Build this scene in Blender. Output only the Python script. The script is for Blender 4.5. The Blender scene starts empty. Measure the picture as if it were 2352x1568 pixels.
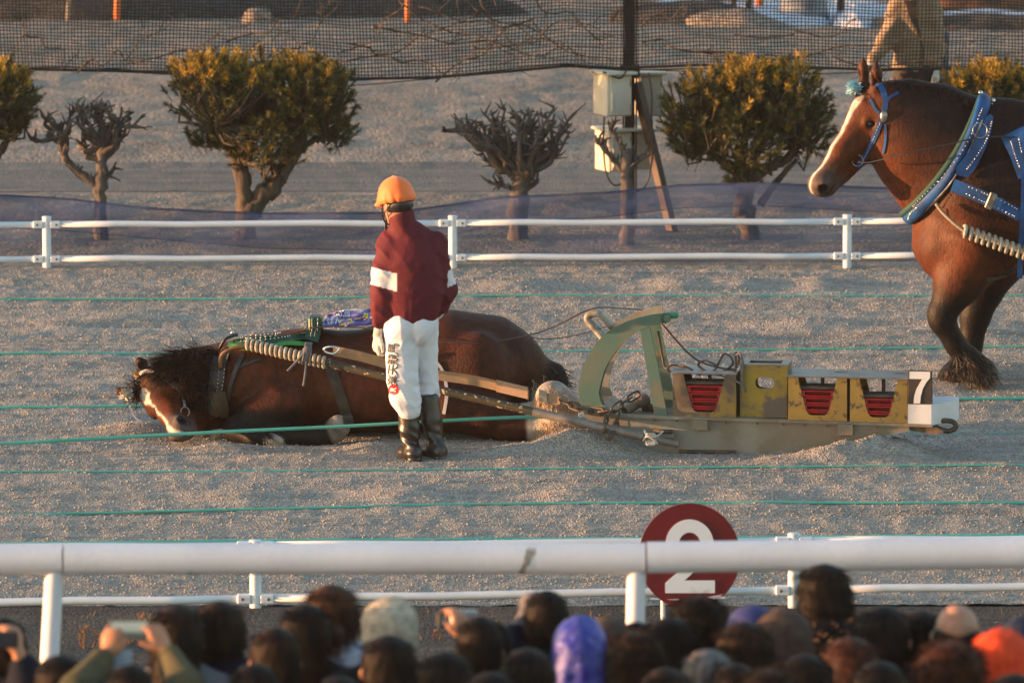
import bpy, math, random
import numpy as np
from mathutils import Vector, Matrix
from mathutils.bvhtree import BVHTree

random.seed(7)
rng = np.random.default_rng(7)
SC = bpy.context.scene
COL = SC.collection

# ------------------------------------------------------------------ camera
F = 19700.0                       # focal length in units of a 2352 px wide frame
CAMP = Vector((0.0, 0.0, 7.095))
PITCH = math.radians(7.006)
cam = bpy.data.cameras.new("camera")
cam.sensor_width = 36.0
cam.sensor_fit = 'HORIZONTAL'
cam.lens = F / 2352 * 36
cam.clip_start = 1.0
cam.clip_end = 3000.0
cam.dof.use_dof = True
cam.dof.focus_distance = 52.6
cam.dof.aperture_fstop = 5.2
camo = bpy.data.objects.new("camera", cam)
camo.location = CAMP
camo.rotation_euler = (math.pi / 2 - PITCH, 0, 0)
COL.objects.link(camo)
SC.camera = camo

# ------------------------------------------------------------------ sky, sun, exposure
SUN_EL = math.radians(2.7)
SUN_AZ = math.radians(3)         # from the left (-X), turned this much towards the camera
to_sun = Vector((-math.cos(SUN_EL) * math.cos(SUN_AZ), -math.cos(SUN_EL) * math.sin(SUN_AZ), math.sin(SUN_EL)))
world = bpy.data.worlds.new("World")
SC.world = world
world.use_nodes = True
wn = world.node_tree
sky = wn.nodes.new('ShaderNodeTexSky')
sky.sky_type = 'NISHITA'
sky.sun_disc = False
sky.sun_elevation = SUN_EL
sky.sun_rotation = math.atan2(to_sun.x, to_sun.y)
sky.dust_density = 1.0
sky.ozone_density = 1.3
sky.air_density = 1.0
wn.links.new(sky.outputs[0], wn.nodes['Background'].inputs[0])
wn.nodes['Background'].inputs[1].default_value = 0.15
sl = bpy.data.lights.new("sun", 'SUN')
sl.energy = 2.4
sl.angle = math.radians(0.5)
sl.color = (1.0, 0.52, 0.25)
so = bpy.data.objects.new("sun", sl)
so.rotation_euler = (-to_sun).to_track_quat('-Z', 'Y').to_euler()
so.location = (-20, 30, 30)
COL.objects.link(so)
SC.view_settings.view_transform = 'Standard'
SC.view_settings.look = 'None'
SC.view_settings.gamma = 1.0
SC.view_settings.use_curve_mapping = False
SC.view_settings.exposure = 2.5
SC.cycles.use_denoising = True
SC.cycles.max_bounces = 4
SC.cycles.diffuse_bounces = 2
SC.cycles.glossy_bounces = 2
SC.cycles.transparent_max_bounces = 8

# ------------------------------------------------------------------ lettering shapes (made first, while the scene is small)
def text_mesh(txt, bold=0.0):
    cu = bpy.data.curves.new('lettering', 'FONT'); cu.body = txt; cu.size = 1.0; cu.offset = bold; cu.align_x = 'CENTER'; cu.align_y = 'CENTER'; cu.resolution_u = 3
    o = bpy.data.objects.new('lettering', cu); COL.objects.link(o)
    dg = bpy.context.evaluated_depsgraph_get(); me = o.evaluated_get(dg).to_mesh()
    V_ = [tuple(v.co) for v in me.vertices]; Fc = [tuple(p.vertices) for p in me.polygons]
    o.evaluated_get(dg).to_mesh_clear(); bpy.data.objects.remove(o); bpy.data.curves.remove(cu)
    return V_, Fc
TXT = {t: text_mesh(t, b) for t, b in (('50回', .015), ('ばん', .015), ('ニュータカ', .03), ('馬', .012), ('競', .012), ('天', .012), ('楽', .012), ('R', .03))}

# ------------------------------------------------------------------ pixel <-> place
_c, _s = math.cos(PITCH), math.sin(PITCH)
def ray(px, py):
    a, b = (px - 1176) / F, (784 - py) / F
    return Vector((a, _c + b * _s, -_s + b * _c))
def P(px, py, Y):
    v = ray(px, py)
    return CAMP + v * (Y / v.y)
def G(px, py, z=0.0):
    v = ray(px, py)
    return CAMP + v * ((z - CAMP.z) / v.z)
def ppm(Y):                        # frame units per metre at distance Y
    return F / (Y * _c + 7.0 * _s)

# ------------------------------------------------------------------ objects
MW = {}
def root_of(o):
    while o.parent: o = o.parent
    return o
def tag(o, label=None, cat=None, group=None, kind=None):
    if label: o['label'] = label
    if cat: o['category'] = cat
    if group: o['group'] = group
    if kind: o['kind'] = kind
    return o
def thing(name, label, cat, loc, rz=0.0, group=None):
    o = bpy.data.objects.new(name, None)
    o.empty_display_size = 0.1
    COL.objects.link(o)
    o.location = Vector(loc)
    o.rotation_euler = (0, 0, rz)
    MW[o] = Matrix.Translation(Vector(loc)) @ Matrix.Rotation(rz, 4, 'Z')
    return tag(o, label, cat, group)
def mobj(name, V, Fc, m=None, parent=None, smooth=False, mi=None, col=None, local=False, loc=None, auto=None):
    V = np.asarray(V, dtype=np.float64).reshape(-1, 3)
    o_loc = None
    if parent is not None:
        if not local:
            Mi = np.array(MW[root_of(parent)].inverted())
            V = V @ Mi[:3, :3].T + Mi[:3, 3]
    else:
        if loc is None:
            loc = ((V[:, 0].min() + V[:, 0].max()) / 2, (V[:, 1].min() + V[:, 1].max()) / 2, V[:, 2].min())
        o_loc = Vector(loc)
        if not local: V = V - np.array(o_loc)
    me = bpy.data.meshes.new(name)
    me.from_pydata(V.tolist(), [], Fc if isinstance(Fc, list) else Fc.tolist())
    ms = m if isinstance(m, (list, tuple)) else [m]
    for q in ms:
        if q: me.materials.append(q)
    if mi is not None: me.polygons.foreach_set('material_index', np.asarray(mi, dtype=np.int32))
    if smooth: me.polygons.foreach_set('use_smooth', np.ones(len(me.polygons), dtype=bool))
    if col is not None:
        at = me.color_attributes.new('Col', 'FLOAT_COLOR', 'POINT')
        c4 = np.ones((len(V), 4)); c4[:, :3] = col
        at.data.foreach_set('color', c4.ravel())
    if auto is not None:
        me.polygons.foreach_set('use_smooth', np.ones(len(me.polygons), dtype=bool))
        me.set_sharp_from_angle(angle=math.radians(auto))
    me.update()
    o = bpy.data.objects.new(name, me)
    COL.objects.link(o)
    if parent is not None:
        o.parent = parent
    else:
        o.location = o_loc
        MW[o] = Matrix.Translation(o_loc)
    return o

# ------------------------------------------------------------------ mesh builder
def frames(path, closed=False):
    pts = [Vector(p) for p in path]
    n = len(pts); T = []
    for i in range(n):
        if closed: t = pts[(i + 1) % n] - pts[i - 1]
        else: t = pts[min(i + 1, n - 1)] - pts[max(i - 1, 0)]
        T.append(t.normalized() if t.length > 1e-9 else Vector((0, 0, 1)))
    u = T[0].orthogonal().normalized()
    if abs(T[0].z) < .9: u = Vector((0, 0, 1)).cross(T[0]).normalized()
    out = []
    for i in range(n):
        u = (u - T[i] * u.dot(T[i]))
        u = u.normalized() if u.length > 1e-6 else T[i].orthogonal().normalized()
        out.append((pts[i], T[i], u, T[i].cross(u)))
    return out
def spline(pts, n=8, closed=False):
    pts = [Vector(p) for p in pts]; out = []; N = len(pts)
    rngk = range(N) if closed else range(N - 1)
    for i in rngk:
        g = lambda k: pts[k % N] if closed else pts[max(0, min(N - 1, k))]
        p0, p1, p2, p3 = g(i - 1), g(i), g(i + 1), g(i + 2)
        for k in range(n):
            t = k / n
            out.append(0.5 * ((2 * p1) + (p2 - p0) * t + (2 * p0 - 5 * p1 + 4 * p2 - p3) * t * t + (3 * p1 - p0 - 3 * p2 + p3) * t ** 3))
    if not closed: out.append(pts[-1])
    return out
class MB:
    def __init__(s): s.V = []; s.F = []; s.M = []
    def add(s, V, Fc, mi=0):
        b = len(s.V); s.V += [tuple(v) for v in V]
        for f in Fc: s.F.append([i + b for i in f]); s.M.append(mi)
        return s
    def box(s, c, d, R=None, mi=0, bev=0.0):
        c = Vector(c); hx, hy, hz = d[0] / 2, d[1] / 2, d[2] / 2
        if bev <= 0:
            vs = [Vector((x, y, z)) for x in (-hx, hx) for y in (-hy, hy) for z in (-hz, hz)]
            fs = [(0, 1, 3, 2), (4, 6, 7, 5), (0, 4, 5, 1), (2, 3, 7, 6), (0, 2, 6, 4), (1, 5, 7, 3)]
        else:
            vs = []; idx = {}
            for sx in (-1, 1):
                for sy in (-1, 1):
                    for sz in (-1, 1):
                        for a in range(3):
                            v = [sx * hx, sy * hy, sz * hz]
                            for q in range(3):
                                if q != a: v[q] -= (sx, sy, sz)[q] * bev
                            idx[(sx, sy, sz, a)] = len(vs); vs.append(Vector(v))
            fs = []
            for a in range(3):
                b, cc = (a + 1) % 3, (a + 2) % 3
                for sg in (-1, 1):
                    def I(p, q, ax=a):
                        k = [0, 0, 0]; k[a] = sg; k[b] = p; k[cc] = q
                        return idx[(k[0], k[1], k[2], ax)]
                    f = [I(-1, -1), I(1, -1), I(1, 1), I(-1, 1)]
                    fs.append(f if sg > 0 else f[::-1])
                for p in (-1, 1):
                    for q in (-1, 1):
                        def J(t, ax):
                            k = [0, 0, 0]; k[a] = t; k[b] = p; k[cc] = q
                            return idx[(k[0], k[1], k[2], ax)]
                        f = [J(-1, b), J(1, b), J(1, cc), J(-1, cc)]
                        fs.append(f if p * q > 0 else f[::-1])
            for sx in (-1, 1):
                for sy in (-1, 1):
                    for sz in (-1, 1):
                        f = [idx[(sx, sy, sz, a)] for a in range(3)]
                        fs.append(f if sx * sy * sz > 0 else f[::-1])
        if R is not None: vs = [R @ v for v in vs]
        return s.add([c + v for v in vs], fs, mi)
    def tube(s, path, r, n=8, cap=True, closed=False, flat=None, mi=0, up=None, twist=0.0):
        fr = frames(path, closed); m = len(fr); vs = []
        for i, (p, t, u, w) in enumerate(fr):
            if up is not None:
                w = Vector(up); w = (w - t * w.dot(t)).normalized(); u = w.cross(t)
            rr = r(i / max(1, m - 1)) if callable(r) else r
            fl = flat if flat else 1.0
            for k in range(n):
                a = 2 * math.pi * (k + .5) / n + twist * i
                vs.append(p + u * (rr * math.cos(a)) + w * (rr * fl * math.sin(a)))
        fs = []
        for i in range(m if closed else m - 1):
            j = (i + 1) % m
            for k in range(n):
                l = (k + 1) % n
                fs.append((i * n + k, i * n + l, j * n + l, j * n + k))
        if cap and not closed:
            fs.append(tuple(range(n))[::-1]); fs.append(tuple((m - 1) * n + k for k in range(n)))
        return s.add(vs, fs, mi)
    def pipe(s, a, b, r, n=16, wall=0.006, mi=0):           # open-ended pipe
        s.tube([a, b], r, n, cap=False, mi=mi); s.tube([b, a], r - wall, n, cap=False, mi=mi)
        return s
    def prism(s, poly, fn, w0, w1, mi=0):                   # poly in (u,v); fn(u,v,w)->point
        n = len(poly)
        vs = [fn(u, v, w0) for u, v in poly] + [fn(u, v, w1) for u, v in poly]
        fs = [tuple(range(n)), tuple(range(n, 2 * n))[::-1]] + [(i, n + i, n + (i + 1) % n, (i + 1) % n) for i in range(n)]
        return s.add(vs, fs, mi)
    def ell(s, c, r, n=10, R=None, mi=0):
        c = Vector(c); r = (r, r, r) if not hasattr(r, '__len__') else r
        vs = []; m = max(4, n // 2 + 1)
        for i in range(1, m):
            th = math.pi * i / m
            for k in range(n):
                a = 2 * math.pi * k / n
                v = Vector((r[0] * math.sin(th) * math.cos(a), r[1] * math.sin(th) * math.sin(a), r[2] * math.cos(th)))
                vs.append(c + (R @ v if R is not None else v))
        t = Vector((0, 0, r[2])); t = R @ t if R is not None else t
        vs += [c + t, c - t]; b = len(vs) - 2
        fs = []
        for i in range(m - 2):
            for k in range(n):
                l = (k + 1) % n
                fs.append((i * n + k, (i + 1) * n + k, (i + 1) * n + l, i * n + l))
        for k in range(n):
            l = (k + 1) % n
            fs.append((b, k, l)); fs.append((b + 1, (m - 2) * n + l, (m - 2) * n + k))
        return s.add(vs, fs, mi)
    def build(s, name, m, parent=None, **kw):
        ms = m if isinstance(m, (list, tuple)) else [m]
        return mobj(name, s.V, s.F, m, parent, mi=s.M if len(ms) > 1 else None, **kw)
def prism_part(name, poly, fn, w0, w1, m, parent=None, **kw):
    return MB().prism(poly, fn, w0, w1).build(name, m, parent, **kw)
def arc(cx, cy, r, a0, a1, n=12, ry=None):
    ry = r if ry is None else ry
    return [(cx + r * math.cos(math.radians(a0 + (a1 - a0) * i / n)), cy + ry * math.sin(math.radians(a0 + (a1 - a0) * i / n))) for i in range(n + 1)]

# ------------------------------------------------------------------ implicit surfaces (bodies grown as one skin)
class SDF:
    def __init__(s, lo, hi, res):
        s.lo = np.array(lo, float); s.res = res
        s.n = np.ceil((np.array(hi, float) - s.lo) / res).astype(int) + 1
        s.f = np.full(s.n, 1.0, np.float32)
        s.ax = [s.lo[i] + res * np.arange(s.n[i]) for i in range(3)]
    def sub(s, lo, hi):
        a = np.clip(np.floor((np.array(lo) - s.lo) / s.res).astype(int), 0, s.n - 1)
        b = np.clip(np.ceil((np.array(hi) - s.lo) / s.res).astype(int) + 1, 1, s.n)
        if np.any(b <= a): return None
        sl_ = tuple(slice(a[i], b[i]) for i in range(3))
        X, Y, Z = np.meshgrid(*[s.ax[i][sl_[i]] for i in range(3)], indexing='ij')
        return sl_, np.stack([X, Y, Z], -1).astype(np.float32)
    def comb(s, sl_, d, k, op):
        o = s.f[sl_]
        if op == 'add':
            if k <= 0: s.f[sl_] = np.minimum(o, d); return
            h = np.clip(.5 + .5 * (o - d) / k, 0, 1)
            s.f[sl_] = o * (1 - h) + d * h - k * h * (1 - h)
        else:
            if k <= 0: s.f[sl_] = np.maximum(o, -d); return
            h = np.clip(.5 - .5 * (o + d) / k, 0, 1)
            s.f[sl_] = o * (1 - h) - d * h + k * h * (1 - h)
    def cone(s, a, b, ra, rb, k=.02, u=None, sc=1.0, op='add'):
        a = np.array(a, np.float32); b = np.array(b, np.float32)
        pad = max(ra, rb) * max(1, sc) + 2 * k + 2 * s.res
        g = s.sub(np.minimum(a, b) - pad, np.maximum(a, b) + pad)
        if g is None: return s
        sl_, p = g
        if u is not None:
            u = np.array(u, np.float32); u /= np.linalg.norm(u); q = 1 - 1 / sc
            p = p - (p @ u)[..., None] * u * q; a = a - (a @ u) * u * q; b = b - (b @ u) * u * q
        ba = b - a; L = float(ba @ ba) + 1e-9
        t = np.clip(((p - a) @ ba) / L, 0, 1)
        d = np.linalg.norm(p - a - t[..., None] * ba, axis=-1) - (ra + (rb - ra) * t)
        s.comb(sl_, d.astype(np.float32), k, op); return s
    def ell(s, c, r, k=.02, R=None, op='add'):
        c = np.array(c, np.float32); r = np.array(r, np.float32)
        pad = float(r.max()) + 2 * k + 2 * s.res
        g = s.sub(c - pad, c + pad)
        if g is None: return s
        sl_, p = g; p = p - c
        if R is not None: p = p @ np.array(R, np.float32)
        k0 = np.linalg.norm(p / r, axis=-1); k1 = np.linalg.norm(p / (r * r), axis=-1) + 1e-6
        s.comb(sl_, (k0 * (k0 - 1) / k1).astype(np.float32), k, op); return s
    def chain(s, pts, k=.02, **kw):                       # pts: [(point, r), ...]
        for (a, ra), (b, rb) in zip(pts, pts[1:]): s.cone(a, b, ra, rb, k, **kw)
        return s
    def plane(s, c, n, side=1):                            # keep where (p-c).n < 0
        X, Y, Z = np.meshgrid(*s.ax, indexing='ij')
        d = (X - c[0]) * n[0] + (Y - c[1]) * n[1] + (Z - c[2]) * n[2]
        s.f = np.maximum(s.f, d.astype(np.float32)); return s
    def wrinkle(s, fn):
        X, Y, Z = np.meshgrid(*s.ax, indexing='ij')
        s.f = s.f + fn(X, Y, Z).astype(np.float32); return s
    def mesh(s):
        f = s.f; f = np.where(f == 0, 1e-6, f)
        f[0], f[-1] = np.maximum(f[0], 1e-3), np.maximum(f[-1], 1e-3)
        f[:, 0], f[:, -1] = np.maximum(f[:, 0], 1e-3), np.maximum(f[:, -1], 1e-3)
        f[:, :, 0], f[:, :, -1] = np.maximum(f[:, :, 0], 1e-3), np.maximum(f[:, :, -1], 1e-3)
        ins = f < 0
        nx, ny, nz = (s.n - 1)
        cnt = np.zeros((nx, ny, nz), np.int16)
        for dx in (0, 1):
            for dy in (0, 1):
                for dz in (0, 1): cnt += ins[dx:nx + dx, dy:ny + dy, dz:nz + dz]
        act = (cnt > 0) & (cnt < 8)
        ci = np.argwhere(act)
        idx = -np.ones((nx, ny, nz), np.int64); idx[act] = np.arange(len(ci))
        acc = np.zeros((len(ci), 3)); num = np.zeros(len(ci))
        cs = [(i, j, k) for i in (0, 1) for j in (0, 1) for k in (0, 1)]
        for a in cs:
            for ax in range(3):
                if a[ax]: continue
                b = list(a); b[ax] = 1
                fa = f[ci[:, 0] + a[0], ci[:, 1] + a[1], ci[:, 2] + a[2]]
                fb = f[ci[:, 0] + b[0], ci[:, 1] + b[1], ci[:, 2] + b[2]]
                m = (fa < 0) != (fb < 0)
                t = np.where(m, fa / np.where(m, fa - fb, 1), 0)
                p = np.array(a, float)[None].repeat(len(ci), 0); p[:, ax] += t
                acc[m] += p[m]; num[m] += 1
        V = s.lo + (ci + acc / num[:, None]) * s.res
        Q = []
        for ax in range(3):
            o1, o2 = (ax + 1) % 3, (ax + 2) % 3
            sl0 = [slice(None)] * 3; sl1 = [slice(None)] * 3
            sl0[ax] = slice(0, -1); sl1[ax] = slice(1, None)
            A = ins[tuple(sl0)]; B = ins[tuple(sl1)]
            e = np.argwhere(A != B)
            e = e[(e[:, o1] > 0) & (e[:, o2] > 0) & (e[:, o1] < s.n[o1] - 1) & (e[:, o2] < s.n[o2] - 1)]
            if not len(e): continue
            def cid(d1, d2):
                q = e.copy(); q[:, o1] -= d1; q[:, o2] -= d2
                return idx[q[:, 0], q[:, 1], q[:, 2]]
            q = np.stack([cid(1, 1), cid(0, 1), cid(0, 0), cid(1, 0)], 1)
            fl = ~A[e[:, 0], e[:, 1], e[:, 2]]
            q[fl] = q[fl][:, ::-1]
            Q.append(q)
        Q = np.concatenate(Q)
        # one relaxing pass
        for _ in range(2):
            ia = np.concatenate([Q[:, k] for k in range(4)] * 2); ib = np.concatenate([Q[:, (k + 1) % 4] for k in range(4)] + [Q[:, (k + 3) % 4] for k in range(4)])
            N = np.bincount(ia, minlength=len(V)); S = np.stack([np.bincount(ia, V[ib, c], len(V)) for c in range(3)], 1)
            V = V * .5 + .5 * S / np.maximum(N, 1)[:, None]
        return V, Q
def bvh_of(V, Q): return BVHTree.FromPolygons([tuple(v) for v in V], [list(map(int, q)) for q in Q])

# ------------------------------------------------------------------ smooth value noise (numpy)
_tab = rng.random((256, 256))
def vn(x, y, oct=1, seed=0):
    out = 0; amp = 1.0; tot = 0
    for o in range(oct):
        xi = np.floor(x).astype(int); yi = np.floor(y).astype(int)
        fx = x - xi; fy = y - yi
        fx = fx * fx * (3 - 2 * fx); fy = fy * fy * (3 - 2 * fy)
        g = lambda i, j: _tab[(i + seed * 17) & 255, (j + seed * 31 + o * 7) & 255]
        out = out + amp * ((g(xi, yi) * (1 - fx) + g(xi + 1, yi) * fx) * (1 - fy) + (g(xi, yi + 1) * (1 - fx) + g(xi + 1, yi + 1) * fx) * fy - .5)
        tot += amp; amp *= .5; x = x * 2.03; y = y * 2.03
    return out / tot

# ------------------------------------------------------------------ materials
def mat(name, c, rough=.6, c2=None, ns=6.0, thr=(.42, .58), bump=0.0, bs=60.0, metal=0.0, spec=.5, stretch=(1, 1, 1),
        c3=None, ns3=30.0, thr3=(.6, .66), attr=False, sheen=0.0, det=4.0, var=.12):
    m = bpy.data.materials.new(name); m.use_nodes = True
    nt = m.node_tree; b = nt.nodes['Principled BSDF']
    N = lambda t: nt.nodes.new(t); L = nt.links.new
    tc = N('ShaderNodeTexCoord'); mp = N('ShaderNodeMapping'); mp.inputs['Scale'].default_value = stretch
    L(tc.outputs['Object'], mp.inputs[0])
    def noise(sc, d=4.0, ro=.55):
        n = N('ShaderNodeTexNoise'); n.inputs['Scale'].default_value = sc; n.inputs['Detail'].default_value = d
        n.inputs['Roughness'].default_value = ro
        L(mp.outputs[0], n.inputs['Vector']); return n.outputs['Fac']
    def mixc(fac, A, B, mode='MIX'):
        x = N('ShaderNodeMix'); x.data_type = 'RGBA'; x.blend_type = mode
        for s_, v in ((0, fac), (6, A), (7, B)):
            if hasattr(v, 'is_linked'): L(v, x.inputs[s_])
            elif s_ == 0: x.inputs[0].default_value = v
            else: x.inputs[s_].default_value = (*v, 1)
        return x.outputs[2]
    def ramp(v, a, bb):
        r = N('ShaderNodeMapRange'); L(v, r.inputs[0]); r.inputs[1].default_value = a; r.inputs[2].default_value = bb
        return r.outputs[0]
    if attr:
        at = N('ShaderNodeAttribute'); at.attribute_name = 'Col'; col = at.outputs['Color']
        if var: col = mixc(ramp(noise(ns, det), .3, .7), col, tuple([1 - var * 3] * 3), 'MULTIPLY')
    else:
        c2_ = c2 if c2 else tuple(x * (1 - var) for x in c)
        col = mixc(ramp(noise(ns, det), *(thr if c2 else (.3, .7))), c, c2_)
    if c3: col = mixc(ramp(noise(ns3, 5, .65), *thr3), col, c3)
    L(col, b.inputs['Base Color'])
    b.inputs['Roughness'].default_value = rough; b.inputs['Metallic'].default_value = metal
    b.inputs['Specular IOR Level'].default_value = spec
    if sheen:
        b.inputs['Sheen Weight'].default_value = sheen; b.inputs['Sheen Roughness'].default_value = .5
    if bump:
        bp = N('ShaderNodeBump'); bp.inputs['Strength'].default_value = 1; bp.inputs['Distance'].default_value = bump
        L(noise(bs, 3), bp.inputs['Height']); L(bp.outputs[0], b.inputs['Normal'])
    return m
# ================================================================== THE SETTING
def gravel_mat(name, c1, c2, c3, scale=95.0, bump=.012, streak=True):
    m = bpy.data.materials.new(name); m.use_nodes = True
    nt = m.node_tree; b = nt.nodes['Principled BSDF']; N = nt.nodes.new; L = nt.links.new
    tc = N('ShaderNodeTexCoord')
    vo = N('ShaderNodeTexVoronoi'); vo.inputs['Scale'].default_value = scale; L(tc.outputs['Object'], vo.inputs['Vector'])
    rp = N('ShaderNodeValToRGB'); e = rp.color_ramp.elements
    e[0].position = 0; e[0].color = (*c1, 1); e[1].position = 1; e[1].color = (*c3, 1)
    x = e.new(.55); x.color = (*c2, 1)
    sp = N('ShaderNodeSeparateColor'); L(vo.outputs['Color'], sp.inputs[0]); L(sp.outputs[0], rp.inputs[0])
    no = N('ShaderNodeTexNoise'); no.inputs['Scale'].default_value = 1.0; no.inputs['Detail'].default_value = 6
    mp = N('ShaderNodeMapping'); mp.inputs['Scale'].default_value = (.28, 5.5, 1) if streak else (1.2, 1.2, 1)  # on the track these tone streaks paint in the shading of the furrows
    L(tc.outputs['Object'], mp.inputs[0]); L(mp.outputs[0], no.inputs['Vector'])
    mr = N('ShaderNodeMapRange'); mr.inputs[1].default_value = .3; mr.inputs[2].default_value = .7
    mr.inputs[3].default_value = .72; mr.inputs[4].default_value = 1.2
    L(no.outputs['Fac'], mr.inputs[0])
    mx = N('ShaderNodeMix'); mx.data_type = 'RGBA'; mx.blend_type = 'MULTIPLY'; mx.inputs[0].default_value = 1
    L(rp.outputs[0], mx.inputs[6]); L(mr.outputs[0], mx.inputs[7])
    L(mx.outputs[2], b.inputs['Base Color'])
    b.inputs['Roughness'].default_value = .9; b.inputs['Specular IOR Level'].default_value = .2
    bp = N('ShaderNodeBump'); bp.inputs['Distance'].default_value = bump; bp.inputs['Strength'].default_value = 1
    L(vo.outputs['Distance'], bp.inputs['Height']); bp.invert = True
    L(bp.outputs[0], b.inputs['Normal'])
    return m
M_track = gravel_mat('track_gravel', (.23, .215, .195), (.35, .33, .30), (.50, .455, .40))
M_soil = gravel_mat('dark_shaded_soil', (.035, .035, .036), (.068, .068, .067), (.13, .12, .115), 70, .02)  # dark soil, with the stand and crowd's shade on the verge coloured in
M_field = gravel_mat('field_soil', (.19, .155, .125), (.27, .225, .185), (.36, .295, .24), 34, .010, False)
M_conc = gravel_mat('spectator_concrete', (.16, .16, .155), (.2, .2, .195), (.25, .24, .23), 120, .002)

MOUNDS = []   # (x, y, sx, sy, h)
def mound(px, py, wx, sy, h):
    p = G(px, py); MOUNDS.append((p.x, p.y, wx, sy, h))
mound(1345, 1042, .24, .18, .12); mound(1410, 1036, .2, .16, .07); mound(1230, 1044, .3, .18, .06); mound(1180, 1052, .5, .15, .04)
mound(1985, 1054, .28, .16, .125); mound(2075, 1048, .18, .18, .08); mound(1880, 1062, .3, .12, .05); mound(1830, 1052, .3, .15, .03)
mound(520, 1036, .25, .12, .05); mound(850, 1034, .16, .14, .06); mound(690, 1052, .3, .1, .04)
mound(1130, 1000, .35, .2, -.06); mound(2140, 1015, .25, .2, -.06); mound(720, 1012, .3, .2, -.03)
mound(330, 985, .25, .3, .05); mound(1600, 1052, .3, .1, .02); mound(440, 960, .3, .5, -.02)
for (px, py, w, h) in ((1180, 660, .22, .05), (1560, 660, .2, .05), (1690, 657, .18, .045), (1880, 657, .18, .045), (930, 1140, .25, .05),
                       (1330, 1140, .28, .05), (560, 1145, .22, .03), (1720, 1150, .2, .03), (2060, 770, .4, .05), (1640, 780, .35, .045),
                       (1850, 750, .3, .04), (2260, 760, .3, .05), (1550, 830, .3, .035), (300, 730, .3, .03), (150, 745, .3, .035), (2240, 850, .3, .04)):
    mound(px, py, w, .35, h * .7)
def track_h(x, y):
    q = y + .05 * vn(x * .5, y * .6, 2, 3)
    h = .020 * vn(x * .12, q * 4.2, 1, 1) + .046 * vn(x * .15, q * 7.5, 1, 2) + .016 * vn(x * .3, q * 13, 1, 7)
    h = h + .009 * vn(x * 1.3, y * 1.7, 3, 4) + .012 * vn(x * 7, y * 4, 2, 5) + .006 * vn(x * 26, y * 22, 1, 6)
    for (mx, my, sx, sy, a) in MOUNDS:
        h = h + a * np.exp(-((x - mx) / sx) ** 2 - ((y - my) / sy) ** 2) * (1 + .5 * vn(x * 9, y * 9, 2, 8))
    return h
def grid_obj(name, xs, ys, hf, m, **kw):
    X, Y = np.meshgrid(xs, ys, indexing='xy')
    V = np.stack([X, Y, hf(X, Y)], -1).reshape(-1, 3)
    nx, ny = len(xs), len(ys)
    i = np.arange(nx - 1)[None] + nx * np.arange(ny - 1)[:, None]
    Q = np.stack([i, i + 1, i + nx + 1, i + nx], -1).reshape(-1, 4)
    o = mobj(name, V, Q, m, smooth=True, loc=(0, 0, 0), **kw)
    return o
xs = np.concatenate([np.arange(-13, -4.6, .09), np.arange(-4.6, 4.6, .024), np.arange(4.6, 13.05, .09)])
ys = np.arange(45.95, 62.6, .041)
track = grid_obj('gravel_track', xs, ys, track_h, M_track); tag(track, kind='structure')

# broad ground that reaches the horizon, dark verge and spectators' standing ground on the near side
def ground_h(x, y): return np.where(y < 46, -.06, -.12) + .04 * vn(x * .6, y * .6, 3, 9)
gx = np.concatenate([np.array([-900, -200, -60]), np.arange(-14, 14.1, .5), np.array([60, 200, 900])])
gy = np.concatenate([np.array([-60, 0, 20]), np.arange(26, 62, .5), np.array([62, 62.5, 90, 200, 500, 1500, 2500])])
tag(grid_obj('ground', gx, gy, lambda x, y: -.25 + 0 * x, M_field), kind='structure')
def verge_h(x, y):
    t = np.clip((y - 36.0) / 10.0, 0, 1)
    return .20 * (1 - t) + .004 + .05 * vn(x * 1.6, y * 1.2, 3, 10) * np.clip((46.0 - y) * 1.2, 0, 1) - .08 * np.clip((y - 46.02) * 8, 0, 1)
tag(grid_obj('verge', np.arange(-14, 14.05, .14), np.arange(37.2, 46.3, .1), verge_h, M_soil), kind='structure')
STAND = lambda y: .25 + (36.0 - y) * .05
tag(grid_obj('spectator_ground', np.arange(-14, 14.1, 1.0), np.arange(22, 37.3, .9), lambda x, y: STAND(y) + 0 * x, M_conc), kind='structure')
# field beyond the far fence: low bank of clods, a worn path, bank again
def field_h(x, y):
    lump = .015 * vn(x * 3.2, y * 2.2, 3, 11) + .042 * vn(x * 9.5, y * 6.5, 3, 12)
    prof = np.interp(y, [62, 63, 67.2, 68.2, 70.0, 71.0, 78, 80, 84, 86, 96], [-.02, -.03, .0, -.08, -.08, .02, .26, .22, .10, .22, .45])
    fl = np.interp(y, [62, 64, 67, 68, 70, 71, 100], [.25, .6, .9, .3, .3, 1, 1])
    return prof + lump * fl
M_path = gravel_mat('path_gravel', (.13, .125, .12), (.18, .175, .165), (.24, .225, .21), 60, .012)
fx_ = np.arange(-16, 16.05, .07)
tag(grid_obj('soil_field', fx_, np.arange(62.5, 68.15, .08), field_h, M_field), kind='structure')
tag(grid_obj('dirt_path', fx_, np.arange(68.0, 70.25, .08), lambda x, y: field_h(x, y) + .004 + .006 * vn(x * .4, y * 9, 2, 3), M_path), kind='structure')
tag(grid_obj('soil_field', np.arange(-16, 16.05, .1), np.arange(70.1, 96, .12), field_h, M_field), kind='structure')
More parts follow.
